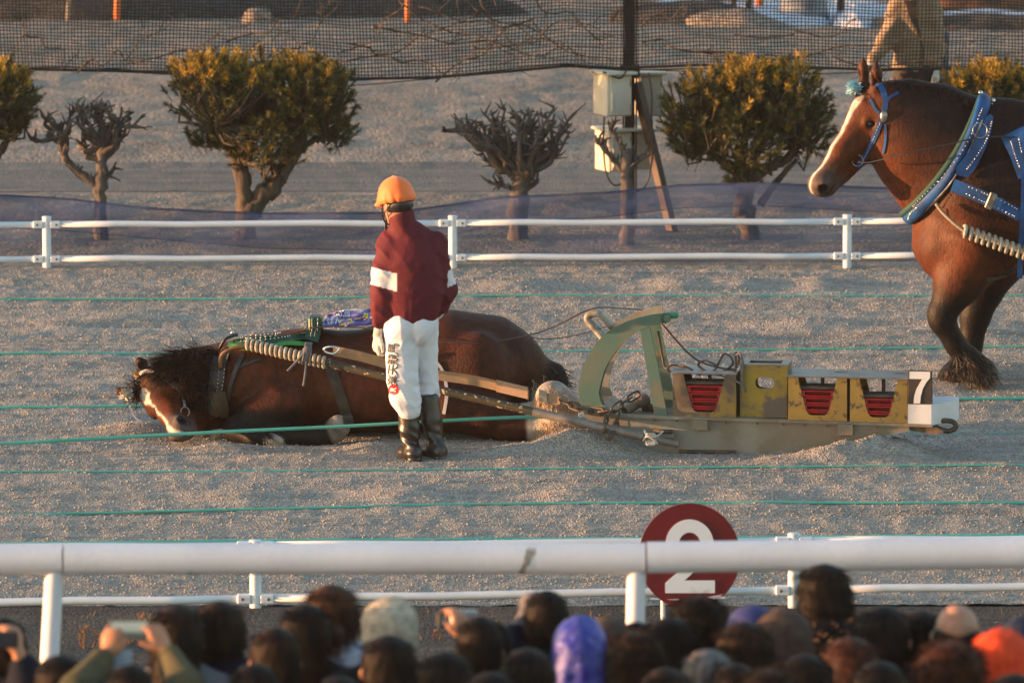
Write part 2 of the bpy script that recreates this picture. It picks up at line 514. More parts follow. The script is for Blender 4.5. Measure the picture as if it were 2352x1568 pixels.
# loose stones lying on the track: real grains that catch the low light
def loose_gravel(n):
    x = rng.uniform(-4.5, 4.5, n); y = 46.0 + 16.1 * rng.random(n) ** 1.15
    keep = vn(x * .5, y * 3.0, 2, 6) > -.28 + .3 * (rng.random(n) - .5); x, y = x[keep], y[keep]; n = len(x)
    z = track_h(x, y); r = .0046 + .005 * rng.random(n) ** 2.5
    oc = np.array([(1, 0, 0), (-1, 0, 0), (0, 1, 0), (0, -1, 0), (0, 0, 1), (0, 0, -1)], float)
    a = rng.uniform(0, 6.283, n); ca, sa = np.cos(a), np.sin(a); sq = np.stack([r * rng.uniform(.8, 1.5, n), r * rng.uniform(.7, 1.2, n), r * rng.uniform(.6, 1.0, n)], 1)
    p = oc[None] * sq[:, None]; q = np.stack([p[..., 0] * ca[:, None] - p[..., 1] * sa[:, None], p[..., 0] * sa[:, None] + p[..., 1] * ca[:, None], p[..., 2] + .35 * p[..., 0] * (rng.random(n)[:, None] - .5)], -1)
    V = (q + np.stack([x, y, z + r * .25], 1)[:, None]).reshape(-1, 3)
    f = np.array([(4, 0, 2), (4, 2, 1), (4, 1, 3), (4, 3, 0), (5, 2, 0), (5, 1, 2), (5, 3, 1), (5, 0, 3)]); Fc = (f[None] + 6 * np.arange(n)[:, None, None]).reshape(-1, 3)
    me = bpy.data.meshes.new('loose_gravel'); me.vertices.add(len(V)); me.vertices.foreach_set('co', V.ravel()); me.loops.add(Fc.size); me.loops.foreach_set('vertex_index', Fc.ravel().astype(np.int32))
    me.polygons.add(len(Fc)); me.polygons.foreach_set('loop_start', np.arange(0, Fc.size, 3, dtype=np.int32)); me.update(calc_edges=True); me.materials.append(M_stone)
    o = bpy.data.objects.new('loose_gravel', me); COL.objects.link(o); tag(o, 'loose grey gravel grains lying all over the track', 'gravel', kind='stuff')
M_stone = mat('loose_stone', (.23, .22, .205), .9, (.34, .32, .29), 38, thr=(.35, .65), spec=.1, det=1.0)
loose_gravel(76000)

# ------------------------------------------------------------------ white rail fences
M_white = mat('white_paint', (.70, .75, .80), .45, (.62, .67, .73), 3.0, bump=.0006, bs=90, c3=(.22, .13, .08), ns3=7, thr3=(.74, .76), stretch=(1, 1, 3))
M_thick = mat('white_rail_paint', (.68, .71, .78), .5, (.62, .65, .72), 2.0, bump=.001, bs=40, c3=(.30, .30, .30), ns3=5.5, thr3=(.69, .75))
M_bolt = mat('bolt_steel', (.10, .10, .11), .5, metal=.6)
M_rust = mat('rusty_steel', (.20, .11, .06), .8, (.10, .07, .05), 20)

def rail_fence(name, label, posts, ytop, ylow, ybase, ytoppost, Y, group):
    """posts: px of the posts; y* as functions of px"""
    pts = [P(px, ybase(px), Y(px)) for px in posts]
    t = thing(name, label, 'fence', pts[1])
    s = ppm(Y(1176))
    for px in posts:
        y = Y(px); b = P(px, ybase(px), y); tp = P(px, ytoppost(px), y)
        m = MB(); b2 = Vector((b.x, b.y, -.1))
        m.tube([b2, Vector((b.x, b.y, tp.z - .012))], .032, 16)
        m.tube([Vector((b.x, b.y, tp.z - .012)), Vector((b.x, b.y, tp.z - .003)), Vector((b.x, b.y, tp.z))], lambda q: .0345 if q < .9 else .027, 16)
        po = m.build('post', M_white, t, auto=40)
        for yy in (ytop, ylow):
            z = P(px, yy(px), y).z
            for sd in (-1, 1):
                k = MB(); k.box((b.x + sd * .062, b.y - .008, z), (.075, .050, .052), bev=.006)
                k.build('rail_clamp', M_white, t)
                MB().ell((b.x + sd * .07, b.y - .034, z), (.009, .004, .009), 8).build('bolt', M_bolt, t)
    for a, c in zip(posts, posts[1:]):
        for yy in (ytop, ylow):
            A, B = P(a, yy(a), Y(a)), P(c, yy(c), Y(c))
            d = (B - A).normalized()
            path = [A + (B - A) * k / 6 + Vector((0, 0, .004 * math.sin(k * 2.1))) for k in range(7)]
            path[0] = A + d * .03; path[-1] = B - d * .03
            MB().tube(path, .0225, 14).build('rail', M_white, t, smooth=True)
    return t
lin = lambda a, b: (lambda px: a + (b - a) * px / 2352)
rail_fence('rail_fence', 'low white tubular rail fence on the far side of the track below the trees', [-1770, -825, 108, 1040, 1946, 2860, 3780],
           lin(516, 507), lin(595, 586), lin(614, 611), lin(497, 492), lambda px: 62.2, None)
rail_fence('rail_fence', 'white tubular rail fence between gravel track and the thick near rail', [-1880, -650, 587, 1823, 3060],
           lin(1258, 1238), lin(1383, 1346), lin(1398, 1378), lin(1247, 1216), lambda px: 45.9, None)

# thick near rail in front of the spectators
YR = 36.8
tr = thing('barrier', 'thick white crowd barrier rail with peeled patch in front of the spectators', 'barrier', (P(1460, 1280, YR).x, YR, STAND(YR)))
jx = [(-1190, 1290), (146, 1283), (1484, 1282), (2830, 1262)]
for k, ((a, ya), (b, yb)) in enumerate(zip(jx, jx[1:])):
    A, B = P(a + 2, ya + (4 if k == 0 else 0), YR), P(b - 2, yb + (0 if k < 2 else 0), YR)
    if k == 2: A.z += .004
    path = [A + (B - A) * i / 5 for i in range(6)]
    MB().tube(path, .0685, 28).build('rail', M_thick, tr, auto=50)
for px, lean in ((125, -14), (1462, -6), (2806, 0)):
    tp = P(px, 1310, YR); bt = P(px + lean * 1.6, 1720, YR)
    MB().tube([tp, bt], .041, 20).build('post', M_thick, tr, auto=50)
# peeled patch on the rail
pm = MB(); poly = [(1216, 1249), (1235, 1250), (1231, 1266), (1224, 1275), (1217, 1288), (1208, 1299), (1205, 1312), (1192, 1317), (1190, 1309), (1198, 1300), (1203, 1280), (1208, 1262)]
cr = P(1212, 1282.6, YR)
def on_rail(px, py, w):
    p = P(px, py, YR); dz = max(-.99, min(.99, (p.z - cr.z) / .0692)); a = math.asin(dz)
    return Vector((p.x, cr.y - (.0692 + w) * math.cos(a), cr.z + (.0692 + w) * math.sin(a)))
fine = []
for (a, b) in zip(poly, poly[1:] + poly[:1]):
    for k in range(3): fine.append((a[0] + (b[0] - a[0]) * k / 3 + random.uniform(-1.2, 1.2), a[1] + (b[1] - a[1]) * k / 3))
cx_, cy_ = 1212, 1281
ring = []
for q in (1.0, .8, .6, .4, .2):
    ring.append([on_rail(cx_ + (u - cx_) * q, cy_ + (v - cy_) * q, 0) for u, v in fine])
n_ = len(fine); vs_ = [p for r_ in ring for p in r_] + [on_rail(cx_, cy_, 0)]
fs_ = [(i * n_ + k, i * n_ + (k + 1) % n_, (i + 1) * n_ + (k + 1) % n_, (i + 1) * n_ + k) for i in range(4) for k in range(n_)] + [(4 * n_ + k, 4 * n_ + (k + 1) % n_, 5 * n_) for k in range(n_)]
pm.add(vs_, fs_).build('peeled_patch', mat('bare_rail', (.20, .20, .18), .8, (.3, .3, .28), 40), tr)

# ------------------------------------------------------------------ lane ropes
M_rope = mat('green_rope', (.06, .40, .31), .65, (.11, .45, .36), 4, bump=.001, bs=150, c3=(.22, .30, .26), ns3=6, thr3=(.55, .75), stretch=(.4, 1, 1))
def lane_rope(label, pts, r=.0105, ylist=None):
    path = []
    for i, q in enumerate(pts):
        if len(q) == 2: p = G(*q, z=.0); p.z = r * .6 + float(track_h(np.array([p.x]), np.array([p.y]))[0])
        else: p = P(q[0], q[1], q[2])
        path.append(p)
    A, B = path[0], path[-1]
    d0 = (path[0] - path[1]).normalized(); d1 = (path[-1] - path[-2]).normalized()
    path = [A + d0 * 4] + path + [B + d1 * 4]
    path = spline(path, 14)
    if ylist is None:
        for p in path:
            h = float(track_h(np.array([p.x]), np.array([p.y]))[0]); p.z = max(p.z, h + r * .3)
    o = MB().tube(path, r, 8).build('lane_rope', M_rope, smooth=True)
    tag(o, label, 'rope', 'green ropes marking the lanes')
lane_rope('green lane rope farthest from the spectators, nearest the far rail fence', [(0, 693), (600, 691), (1176, 688), (1800, 685), (2352, 683)], .008)
lane_rope('green lane rope running behind the standing horse and the sled arch', [(0, 815), (300, 813), (900, 808), (1500, 803), (2352, 799)], .010)
lane_rope('green lane rope vanishing behind the lying horse and the numbered sled', [(0, 941), (290, 939), (800, 937), (1400, 934), (2352, 927)], .011)
lane_rope('green lane rope pulled taut across the front of the lying horse', [(-400, 1043, 51.85), (0, 1019, 51.95), (260, 1005, 52.05), (500, 992, 52.12), (800, 978, 52.2), (1190, 958, 52.32), (1330, 962, 52.75), (2130, 994, 53.1), (2352, 995, 53.1)], .011, 1)
lane_rope('thin green lane rope on the gravel just in front of the jockey', [(0, 1090), (600, 1085), (1200, 1078), (2352, 1073)], .006)
lane_rope('green lane rope midway between jockey and thick white rail', [(0, 1183), (700, 1173), (1300, 1165), (2352, 1161)], .008)
lane_rope('green lane rope nearest the spectators, just above the white rail', [(0, 1246), (700, 1238), (1500, 1231), (2352, 1227)], .0105)
# ================================================================== HORSES
def surf(bvh, px, py, off=.0, fallback=None):
    v = ray(px, py).normalized()
    h = bvh.ray_cast(CAMP, v)
    if h[0] is None: return fallback
    n = h[1]
    if n.dot(v) > 0: n = -n
    return h[0] + n * off
def dens(pts, step):
    out = []
    for a, b in zip(pts, pts[1:]):
        L = math.hypot(b[0] - a[0], b[1] - a[1]); n = max(1, int(L / step))
        for k in range(n): out.append((a[0] + (b[0] - a[0]) * k / n, a[1] + (b[1] - a[1]) * k / n))
    out.append(pts[-1]); return out
def smooth2(pts, n=6): return [(p.x, p.y) for p in spline([(a, b, 0) for a, b in pts], n)]
def strap(name, bvh, pts, w, m, parent, th=.008, Y=53., step=7, sm=True, cols=3):
    """a band laid on a body along frame points; w width in frame units"""
    pp = dens(smooth2(pts) if sm and len(pts) > 2 else pts, step); rows = []; last = None
    for i, p in enumerate(pp):
        a, b = pp[max(0, i - 1)], pp[min(len(pp) - 1, i + 1)]
        dx, dy = b[0] - a[0], b[1] - a[1]; L = math.hypot(dx, dy) + 1e-6; nx, ny = -dy / L, dx / L
        ww = w(i / (len(pp) - 1)) if callable(w) else w
        r = []
        for c in range(cols):
            t = (c / (cols - 1) - .5) * ww
            q = surf(bvh, p[0] + nx * t, p[1] + ny * t, th)
            r.append(q)
        rows.append((p, nx, ny, ww, r))
    known = [q for r in rows for q in r[4] if q is not None]
    lastd = known[0].y if known else Y
    V = []; Fc = []
    for (p, nx, ny, ww, r) in rows:
        k = [q for q in r if q is not None]
        if k: lastd = min(q.y for q in k)
        for c in range(cols):
            if r[c] is None:
                t = (c / (cols - 1) - .5) * ww; r[c] = P(p[0] + nx * t, p[1] + ny * t, lastd)
            else:
                r[c] = Vector(r[c])
                if abs(r[c].y - lastd) > .06:
                    t = (c / (cols - 1) - .5) * ww; r[c] = P(p[0] + nx * t, p[1] + ny * t, lastd + .03)
        V += r
        V += [q + Vector((0, th * 1.6, -th * .3)) for q in r]
    n = 2 * cols
    for i in range(len(rows) - 1):
        a, b = i * n, (i + 1) * n
        for c in range(cols - 1):
            Fc.append((a + c, a + c + 1, b + c + 1, b + c)); Fc.append((a + cols + c, b + cols + c, b + cols + c + 1, a + cols + c + 1))
        Fc.append((a, b, b + cols, a + cols)); Fc.append((a + cols - 1, a + n - 1, b + n - 1, b + cols - 1))
    for e in (0, (len(rows) - 1) * n):
        for c in range(cols - 1): Fc.append((e + c, e + cols + c, e + cols + c + 1, e + c + 1))
    return mobj(name, V, Fc, m, parent, auto=45)
def studs(bvh, lines, parent, m, r=.006, gap=9.0, off=.012, Y=53.):
    mb = MB()
    for pts in lines:
        pp = dens(smooth2(pts) if len(pts) > 2 else pts, gap)
        for p in pp:
            q = surf(bvh, p[0], p[1], off)
            if q is not None: mb.ell(q, r, 6)
    if mb.V: return tag(mb.build('stud', m, parent, smooth=True), kind='stuff')
def ribbons(roots, dirs, length, width, curl=.3, seg=4, grav=0.0, jit=.35):
    V = []; Fc = []
    for r, d in zip(roots, dirs):
        r = Vector(r); d = Vector(d).normalized()
        d = (d + Vector((random.gauss(0, jit), random.gauss(0, jit), random.gauss(0, jit)))).normalized()
        L = length * random.uniform(.6, 1.25)
        sd = d.cross(Vector((random.gauss(0, 1), random.gauss(0, 1), random.gauss(0, 1)))).normalized()
        ph = random.uniform(0, 6.28); b = len(V); p = Vector(r)
        bend = Vector((random.gauss(0, curl), random.gauss(0, curl), random.gauss(0, curl) - grav))
        for k in range(seg + 1):
            w = width * (1 - .8 * k / seg)
            V += [p - sd * w / 2, p + sd * w / 2]
            if k < seg:
                d = (d + bend / seg + sd.cross(d) * (curl * .8 * math.sin(ph + k * 2.2))).normalized()
                p = p + d * (L / seg)
        for k in range(seg): Fc.append((b + 2 * k, b + 2 * k + 1, b + 2 * k + 3, b + 2 * k + 2))
    return V, Fc

def head_frame(poll, muz, faceish):
    x = (Vector(muz) - Vector(poll)).normalized()
    z = Vector(faceish); z = (z - x * z.dot(x)).normalized()
    y = z.cross(x)
    return Matrix((x, y, z)).transposed()
def horse_head(S, O, R, s=1.0, ears=((-.10, .085, .20), (-.10, -.085, .20))):
    """grow a horse's head into S; local x poll->muzzle, z face side, y lateral"""
    T = lambda x, y, z: np.array(O + R @ Vector((x * s, y * s, z * s)))
    Rn = np.array(R); u = Rn[:, 1]
    E = lambda c, r, k=.03, op='add': S.ell(T(*c), np.array(r) * s, k * s, R=Rn, op=op)
    C = lambda a, b, ra, rb, k=.03, sc=1.0, op='add': S.cone(T(*a), T(*b), ra * s, rb * s, k * s, u=u, sc=sc, op=op)
    E((.10, 0, -.085), (.16, .112, .12)); E((.23, 0, -.155), (.165, .088, .125), .04)
    C((.12, 0, -.075), (.40, 0, -.085), .098, .078, .04, .92)
    C((.40, 0, -.085), (.60, 0, -.085), .078, .064, .04, .9)
    C((.33, 0, -.215), (.60, 0, -.165), .06, .042, .045, .9)
    E((.635, 0, -.088), (.085, .080, .078), .03); E((.625, 0, -.150), (.062, .056, .045), .02)
    for sg in (1, -1):
        E((.165, sg * .098, -.055), (.055, .028, .038), .025)          # brow
        C((.21, sg * .085, -.105), (.38, sg * .062, -.125), .022, .014, .03)  # cheek ridge
        E((.655, sg * .062, -.072), (.042, .03, .04), .015)
        E((.20, sg * .075, -.20), (.10, .03, .09), .04)
    for sg in (1, -1):
        E((.672, sg * .082, -.072), (.030, .030, .034), .008, 'sub')
        E((.182, sg * .126, -.066), (.026, .016, .019), .012, 'sub')
        E((.645, sg * .075, -.128), (.075, .022, .008), .012, 'sub')
    for (ex, ey, ez) in ears:
        sg = 1 if ey > 0 else -1
        b = (.0, sg * .062, .0)
        m_ = (ex * .55, (ey * .62 + sg * .034), ez * .55)
        C(b, m_, .036, .040, .02); C(m_, (ex, ey, ez), .040, .008, .015)
        E((ex * .5 + .036, ey * .62 + sg * .036, ez * .56), (.030, .018, .075), .01, 'sub')
    return T
def head_local(V, O, R, s): return (V - np.array(O)) @ np.array(R) / s
M_coat_a = mat('bay_coat', (1, 1, 1), .55, attr=True, ns=14, var=.16, bump=.004, bs=42, spec=.16, stretch=(1.6, 1.6, 1))
M_mane = mat('dark_mane', (.010, .007, .006), .6, (.05, .026, .015), 9, thr=(.42, .72), spec=.15)
M_feather = mat('cream_feather', (.66, .53, .38), .8, (.46, .35, .24), 12)
M_darkfeather = mat('dark_feather', (.022, .017, .014), .7, (.05, .035, .025), 12)
M_eye = mat('eye', (.006, .004, .003), .08, spec=.8)
M_leather = mat('brown_leather', (.09, .045, .025), .55, (.055, .028, .016), 15, bump=.001, bs=120)
M_black = mat('black_leather', (.012, .012, .014), .45, (.03, .028, .028), 10, bump=.001, bs=120)
M_silver = mat('silver_stud', (.75, .72, .68), .22, metal=1.0)
M_steel = mat('worn_steel', (.38, .37, .36), .38, (.22, .18, .15), 20, metal=.9)
M_tack_w = mat('white_webbing', (.55, .55, .56), .6, (.30, .30, .32), 30)
M_green_l = mat('green_leather', (.012, .09, .045), .5, (.015, .05, .03), 9, bump=.001, bs=90)
M_blue_l = mat('blue_leather', (.016, .085, .27), .55, (.014, .05, .15), 7, bump=.001, bs=90, spec=.2)
BAY = np.array((.110, .030, .011)); BAYD = np.array((.026, .011, .007)); BLK = np.array((.008, .0065, .006)); GRY = np.array((.15, .125, .115)); WHT = np.array((.62, .56, .50))
def mixv(a, b, t): return a * (1 - t[:, None]) + b * t[:, None]
def sst(x, a, b): t = np.clip((x - a) / (b - a), 0, 1); return t * t * (3 - 2 * t)
def seg_dist(V, a, b):
    a = np.array(a); b = np.array(b); ba = b - a
    t = np.clip(((V - a) @ ba) / (ba @ ba), 0, 1)
    return np.linalg.norm(V - a - t[:, None] * ba, axis=1), t
def head_paint(col, hl, blaze, ear=True):
    x, y, z = hl.T
    on = (np.abs(y) < .16) & (x > -.02) & (x < .8) & (z > -.34) & (z < .12)
    mz = sst(x, .47, .60) * on
    col = mixv(col, GRY * .75, mz * .75)
    dk = sst(x, .62, .70) * on * (np.abs(y) > .05) * .6
    col = mixv(col, BLK * 3, np.clip(dk * (z < -.05), 0, 1))
    w = np.interp(x, *blaze)
    wob = .012 * vn(x * 22, y * 22 + 4, 2, 3)
    bz = (1 - sst(np.abs(y + wob) - w, -.008, .008)) * on * (z > -.085)
    col = mixv(col, WHT, bz * (w > .001))
    for sg in (1, -1):
        dn = np.sqrt(((x - .668) / .036) ** 2 + ((y - sg * .074) / .034) ** 2 + ((z + .072) / .034) ** 2); col = mixv(col, BLK * .5, (1 - sst(dn, .8, 1.05)) * on)
        dm = np.sqrt(((x - .645) / .085) ** 2 + ((y - sg * .065) / .035) ** 2 + ((z + .130) / .010) ** 2); col = mixv(col, BLK, (1 - sst(dm, .7, 1.1)) * on * .8)
        de = np.sqrt(((x - .182) / .040) ** 2 + ((y - sg * .11) / .03) ** 2 + ((z + .066) / .028) ** 2); col = mixv(col, BLK, (1 - sst(de, .7, 1.1)) * on * .7)
    if ear:
        col = mixv(col, BAYD, ((z > .03) & (x < .1) & (np.abs(y) < .3) & (x > -.3)) * .5)
    return col

# ------------------------------------------------------------------ the fallen horse
YH = 53.05; SH = ppm(YH)
L_ = lambda px, py, dy=0.0: P(px, py, YH + dy)
q_ = lambda px, py, dy, r: (L_(px, py, dy), r / SH)
lo = L_(250, 1045, -.75); hi = L_(1340, 690, .55)
S = SDF((lo.x, YH - .82, -.14), (hi.x, YH + .55, .86), .0125)
S.chain([q_(560, 890, -.05, 96), q_(640, 882, 0, 108), q_(780, 878, .02, 110), q_(920, 866, .04, 124), q_(1035, 848, .06, 130), q_(1120, 848, .08, 118), q_(1172, 868, .1, 92)], .08)
S.ell(L_(1165, 835, .05), (.2, .22, .2), .08)                      # rump
S.ell(L_(610, 870, -.20), (.27, .14, .27), .08)                     # shoulder
S.ell(L_(575, 850, -.12), (.12, .16, .16), .06)
S.ell(L_(700, 800, .05), (.24, .14, .12), .08)                      # withers
S.ell(L_(870, 915, -.22), (.36, .16, .20), .1)                     # belly
S.ell(L_(1100, 868, -.22), (.20, .15, .28), .07)                   # thigh
S.ell(L_(1030, 925, -.30), (.17, .12, .15), .07)                   # stifle
S.chain([q_(1030, 940, -.34, 52), q_(1120, 962, -.36, 44), q_(1205, 962, -.34, 32), q_(1248, 940, -.34, 27)], .05)
S.chain([q_(1248, 940, -.34, 27), q_(1270, 918, -.38, 42), q_(1300, 930, -.40, 34)], .03)
S.chain([q_(1160, 985, -.40, 34), q_(1245, 985, -.42, 28), q_(1283, 978, -.46, 38), q_(1310, 984, -.47, 32)], .03)
S.chain([q_(1195, 850, .10, 40), q_(1235, 850, .13, 28), q_(1272, 862, .14, 26), q_(1292, 878, .12, 15)], .05)  # dock of the tail
# fore legs folded under
S.chain([q_(640, 930, -.30, 62), q_(590, 968, -.36, 44), q_(560, 988, -.38, 36)], .05)
S.chain([q_(560, 990, -.38, 34), q_(650, 1006, -.43, 26), q_(735, 1004, -.45, 27), q_(768, 990, -.45, 26)], .03)
S.chain([q_(768, 990, -.45, 26), q_(776, 980, -.46, 28)], .02)
S.chain([q_(545, 985, -.38, 34), q_(585, 1006, -.5, 22), q_(622, 1010, -.54, 15), q_(640, 1014, -.55, 13)], .025)
# neck
S.chain([q_(590, 862, -.02, 92), q_(500, 880, -.06, 84), q_(430, 882, -.10, 74), q_(378, 888, -.12, 58)], .07)
S.ell(L_(462, 935, -.16), (.20, .17, .15), .07)
hp = L_(328, 890, -.08); hm = L_(382, 978, -.66)
RH = head_frame(hp, hm, (-.95, -.30, .22)); HS = 1.0
horse_head(S, hp, RH, HS, ears=((-.07, .17, .07), (-.08, -.06, .17)))
S.wrinkle(lambda X, Y, Z: .010 * vn(X * 5 + Y * 3, Z * 5 + Y * 4, 3, 5))
V, Q = S.mesh()
hl = head_local(V, hp, RH, HS)
col = np.tile(BAY, (len(V), 1))
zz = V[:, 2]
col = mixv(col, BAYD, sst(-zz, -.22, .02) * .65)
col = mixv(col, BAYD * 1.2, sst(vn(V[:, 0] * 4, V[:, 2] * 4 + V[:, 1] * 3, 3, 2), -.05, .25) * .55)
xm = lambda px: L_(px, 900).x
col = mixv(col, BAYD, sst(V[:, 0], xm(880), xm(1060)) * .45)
d1, _ = seg_dist(V, L_(545, 985, -.38), L_(768, 990, -.45)); col = mixv(col, BLK * 1.4, 1 - sst(d1, .10, .18))
d1, _ = seg_dist(V, L_(550, 980, -.38), L_(620, 1010, -.53)); col = mixv(col, BLK * 1.4, 1 - sst(d1, .10, .15))
d2, _ = seg_dist(V, L_(1190, 850, .1), L_(1295, 880, .12)); col = mixv(col, BLK * 1.3, 1 - sst(d2, .07, .13))
d3, _ = seg_dist(V, L_(768, 992, -.45), L_(782, 975, -.46)); col = mixv(col, WHT * .55, 1 - sst(d3, .07, .085))
for a, b in (((1255, 930, -.35), (1305, 930, -.38)), ((1262, 982, -.42), (1315, 985, -.43)), ((625, 1010, -.53), (645, 1014, -.55))):
    rr_w = .150 if a[0] > 1000 else .035
    d, _ = seg_dist(V, L_(*a), L_(*b)); col = mixv(col, WHT * .75, 1 - sst(d, rr_w, rr_w + .02))
d4, _ = seg_dist(V, L_(360, 860, -.25), L_(520, 880, -.05)); col = mixv(col, BLK * 1.5, (1 - sst(d4, .2, .30)) * (hl[:, 0] < .06))
col = head_paint(col, hl, ([-.1, .05, .08, .19, .22, .27, .52, .60, .68, .8], [0, 0, .03, .045, .02, .006, .008, .018, .015, .01]))
horse1 = thing('harnessed_horse', 'bay draft horse lying collapsed on its chest in the gravel before the jockey', 'horse', (L_(800, 995).x, YH, 0))
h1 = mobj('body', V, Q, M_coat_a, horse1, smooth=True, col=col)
B1 = bvh_of(V, Q)
HT = lambda x, y, z: hp + RH @ Vector((x * HS, y * HS, z * HS))
for sg in (1, -1): MB().ell(HT(.182, sg * .108, -.066), .021 * HS, 12).build('eye', M_eye, horse1, smooth=True)
# mane, forelock, tail, feathers
def body_tufts(bvh, pts, n, spread, d, length, w, name, m, parent, curl=.5, off=-.006, grav=.0, jit=.35):
    ro = []; di = []
    for _ in range(n):
        p = random.choice(pts)
        q = surf(bvh, p[0] + random.gauss(0, spread), p[1] + random.gauss(0, spread), off)
        if q is None: continue
        ro.append(q); di.append(d)
    Vr, Fr = ribbons(ro, di, length, w, curl, 5, grav, jit)
    if Vr:
        o = mobj(name, Vr, Fr, m, parent)
        if name == 'feather': tag(o, kind='stuff')
mp_ = dens(smooth2([(392, 842), (430, 832), (485, 828)]), 5)
body_tufts(B1, mp_, 3800, 15, (-.40, -.30, .12), .19, .004, 'mane', M_mane, horse1, .5, grav=.9, jit=.26)
body_tufts(B1, dens([(440, 862), (470, 872)], 5), 2600, 14, (-.25, -.35, -.7), .20, .004, 'mane', M_mane, horse1, .45, jit=.22)
fl_ = [HT(.0 + random.uniform(-.05, .1), random.gauss(0, .035), .02 + random.uniform(-.02, .02)) for _ in range(190)]
Vr, Fr = ribbons(fl_, [RH @ Vector((.25, random.gauss(0, .5), .7)) for _ in fl_], .15, .006, .8, 5, .6)
mobj('forelock', Vr, Fr, M_mane, horse1)
def feather(pts, n, r, Y, parent, m, ln=.06, d=(.15, -.2, -.75), bvh=None, name='feather', w=.006):
    body_tufts(bvh, pts, n, r, d, ln, w, name, m, parent, .35, off=-.004, grav=.3, jit=.3)
feather([(1245, 905), (1270, 890), (1290, 905), (1255, 930), (1280, 935), (1300, 925)], 3200, 14, 0, horse1, M_feather, .055, (.1, -.35, -.6), bvh=B1, w=.005)
feather([(1260, 965), (1285, 965), (1300, 980), (1265, 990), (1285, 995)], 2600, 13, 0, horse1, M_feather, .055, (.1, -.35, -.6), bvh=B1, w=.005)
feather([(615, 1004), (630, 1010), (642, 1014)], 350, 6, 0, horse1, M_feather, .035, (.2, -.3, -.5), bvh=B1, w=.004)
tl = [L_(1200 + 90 * t, 848 + 22 * t, .1) + Vector((random.gauss(0, .02), random.gauss(0, .03) - .06, random.gauss(0, .03))) for t in np.random.default_rng(3).random(500)]
Vr, Fr = ribbons(tl, [(.9, -.1, -.3)] * len(tl), .10, .006, .3, 4, .4, .2)
mobj('tail_hair', Vr, Fr, M_darkfeather, horse1)
# rosette and yellow flower in the forelock
def rosette(name, label, c, r, m, n=70, parent=None, seed=1):
    rr = random.Random(seed); mb = MB()
    for _ in range(n):
        d = Vector((rr.gauss(0, 1), rr.gauss(0, 1), rr.gauss(0, 1))).normalized()
        s = d.orthogonal().normalized(); t = d.cross(s); L = r * rr.uniform(.75, 1.05); w = r * .16
        mb.add([c + d * r * .2, c + d * L * .7 + s * w, c + d * L + t * w * .3, c + d * L * .7 - s * w], [(0, 1, 2, 3)], rr.randrange(len(m)))
    mb.ell(c, r * .45, 8)
    return mb.build(name, m, parent)
M_ros = [mat('rosette_petal', c, .6) for c in ((.50, .46, .42), (.38, .42, .40), (.50, .38, .16))]
rosette('rosette', '', L_(290, 906, -.22), .056, M_ros, 80, horse1)
rosette('flower', '', L_(313, 860, -.22), .026, [mat('yellow_petal', (.62, .32, .02), .5)], 40, horse1)
# bridle
ring = lambda c, ax, R_, r_, el=1.0: MB().tube([Vector(c) + (Matrix.Rotation(t, 3, Vector(ax)) @ Vector(ax).orthogonal().normalized()) * R_ for t in [6.2832 * k / 20 for k in range(20)]], r_, 6, closed=True)
def hstrap(name, pts, w, m, th=.006): return strap(name, B1, pts, w, m, horse1, th, YH - .4, 4)
hstrap('browband', [(319, 868), (334, 859), (352, 857), (376, 864)], 7, M_tack_w, .026)
hstrap('cheek_strap', [(374, 862), (392, 876), (406, 893), (413, 905), (418, 925), (420, 938)], 10, M_tack_w, .026)
hstrap('throat_strap', [(382, 866), (400, 878), (420, 893), (437, 912), (447, 930)], 7, M_tack_w, .026)
hstrap('noseband', [(297, 930), (302, 945), (312, 960), (325, 968)], 4, M_tack_w, .012)
rc = surf(B1, 422, 950, .015) or L_(422, 950, -.5)
ring(rc, (.5, -.8, .2), .030, .0035).build('bit_ring', M_steel, horse1, smooth=True)
# collar, saddle pad, straps
strap('collar', B1, [(517, 812), (505, 840), (498, 880), (492, 915), (496, 945)], 34, M_black, horse1, .035, YH, 7, cols=5)
strap('collar_pad', B1, [(500, 898), (503, 925), (500, 950)], 40, mat('tan_leather', (.075, .045, .022), .4, (.05, .03, .015), 8), horse1, .05, YH, 5, cols=5)
studs(B1, [[(507, 850), (500, 895)], [(519, 852), (511, 900)], [(484, 915), (486, 935), (492, 950)]], horse1, M_silver, .005, 7, .042)
strap('collar_rim', B1, [(560, 815), (545, 845), (532, 880), (522, 920)], 9, M_black, horse1, .02, YH, 7)
strap('back_strap', B1, [(536, 790), (580, 785), (640, 782), (700, 776), (722, 775)], 22, M_green_l, horse1, .03, YH, 7, cols=4)
strap('lower_back_strap', B1, [(528, 800), (590, 806), (650, 795), (700, 800)], 8, mat('bright_green_strap', (.04, .26, .03), .5), horse1, .035, YH, 7)
studs(B1, [[(545, 783), (600, 779), (640, 776)], [(560, 792), (620, 786), (660, 783)], [(550, 788), (630, 781)]], horse1, M_silver, .006, 10, .036)
sad = strap('saddle_pad', B1, [(724, 748), (722, 765), (716, 795)], 36, M_green_l, horse1, .05, YH, 6, cols=5)
bx = L_(724, 741, -.02); MB().box(bx, (.085, .16, .09), bev=.012).build('saddle_block', M_green_l, horse1)
mb = MB()
for sx in (-.017, .017):
    for k in range(9): mb.ell((bx.x + sx, bx.y - .083, bx.z + .035 - k * .0095), .0048, 6)
tag(mb.build('stud', M_silver, horse1, smooth=True), kind='stuff')
studs(B1, [[(718, 765), (714, 787)], [(727, 765), (724, 787)]], horse1, M_silver, .0048, 3.4, .054)
strap('girth', B1, [(752, 828), (772, 880), (790, 930), (803, 980)], 24, mat('dusty_webbing', (.05, .042, .035), .8, (.03, .025, .02), 12), horse1, .012, YH, 8)
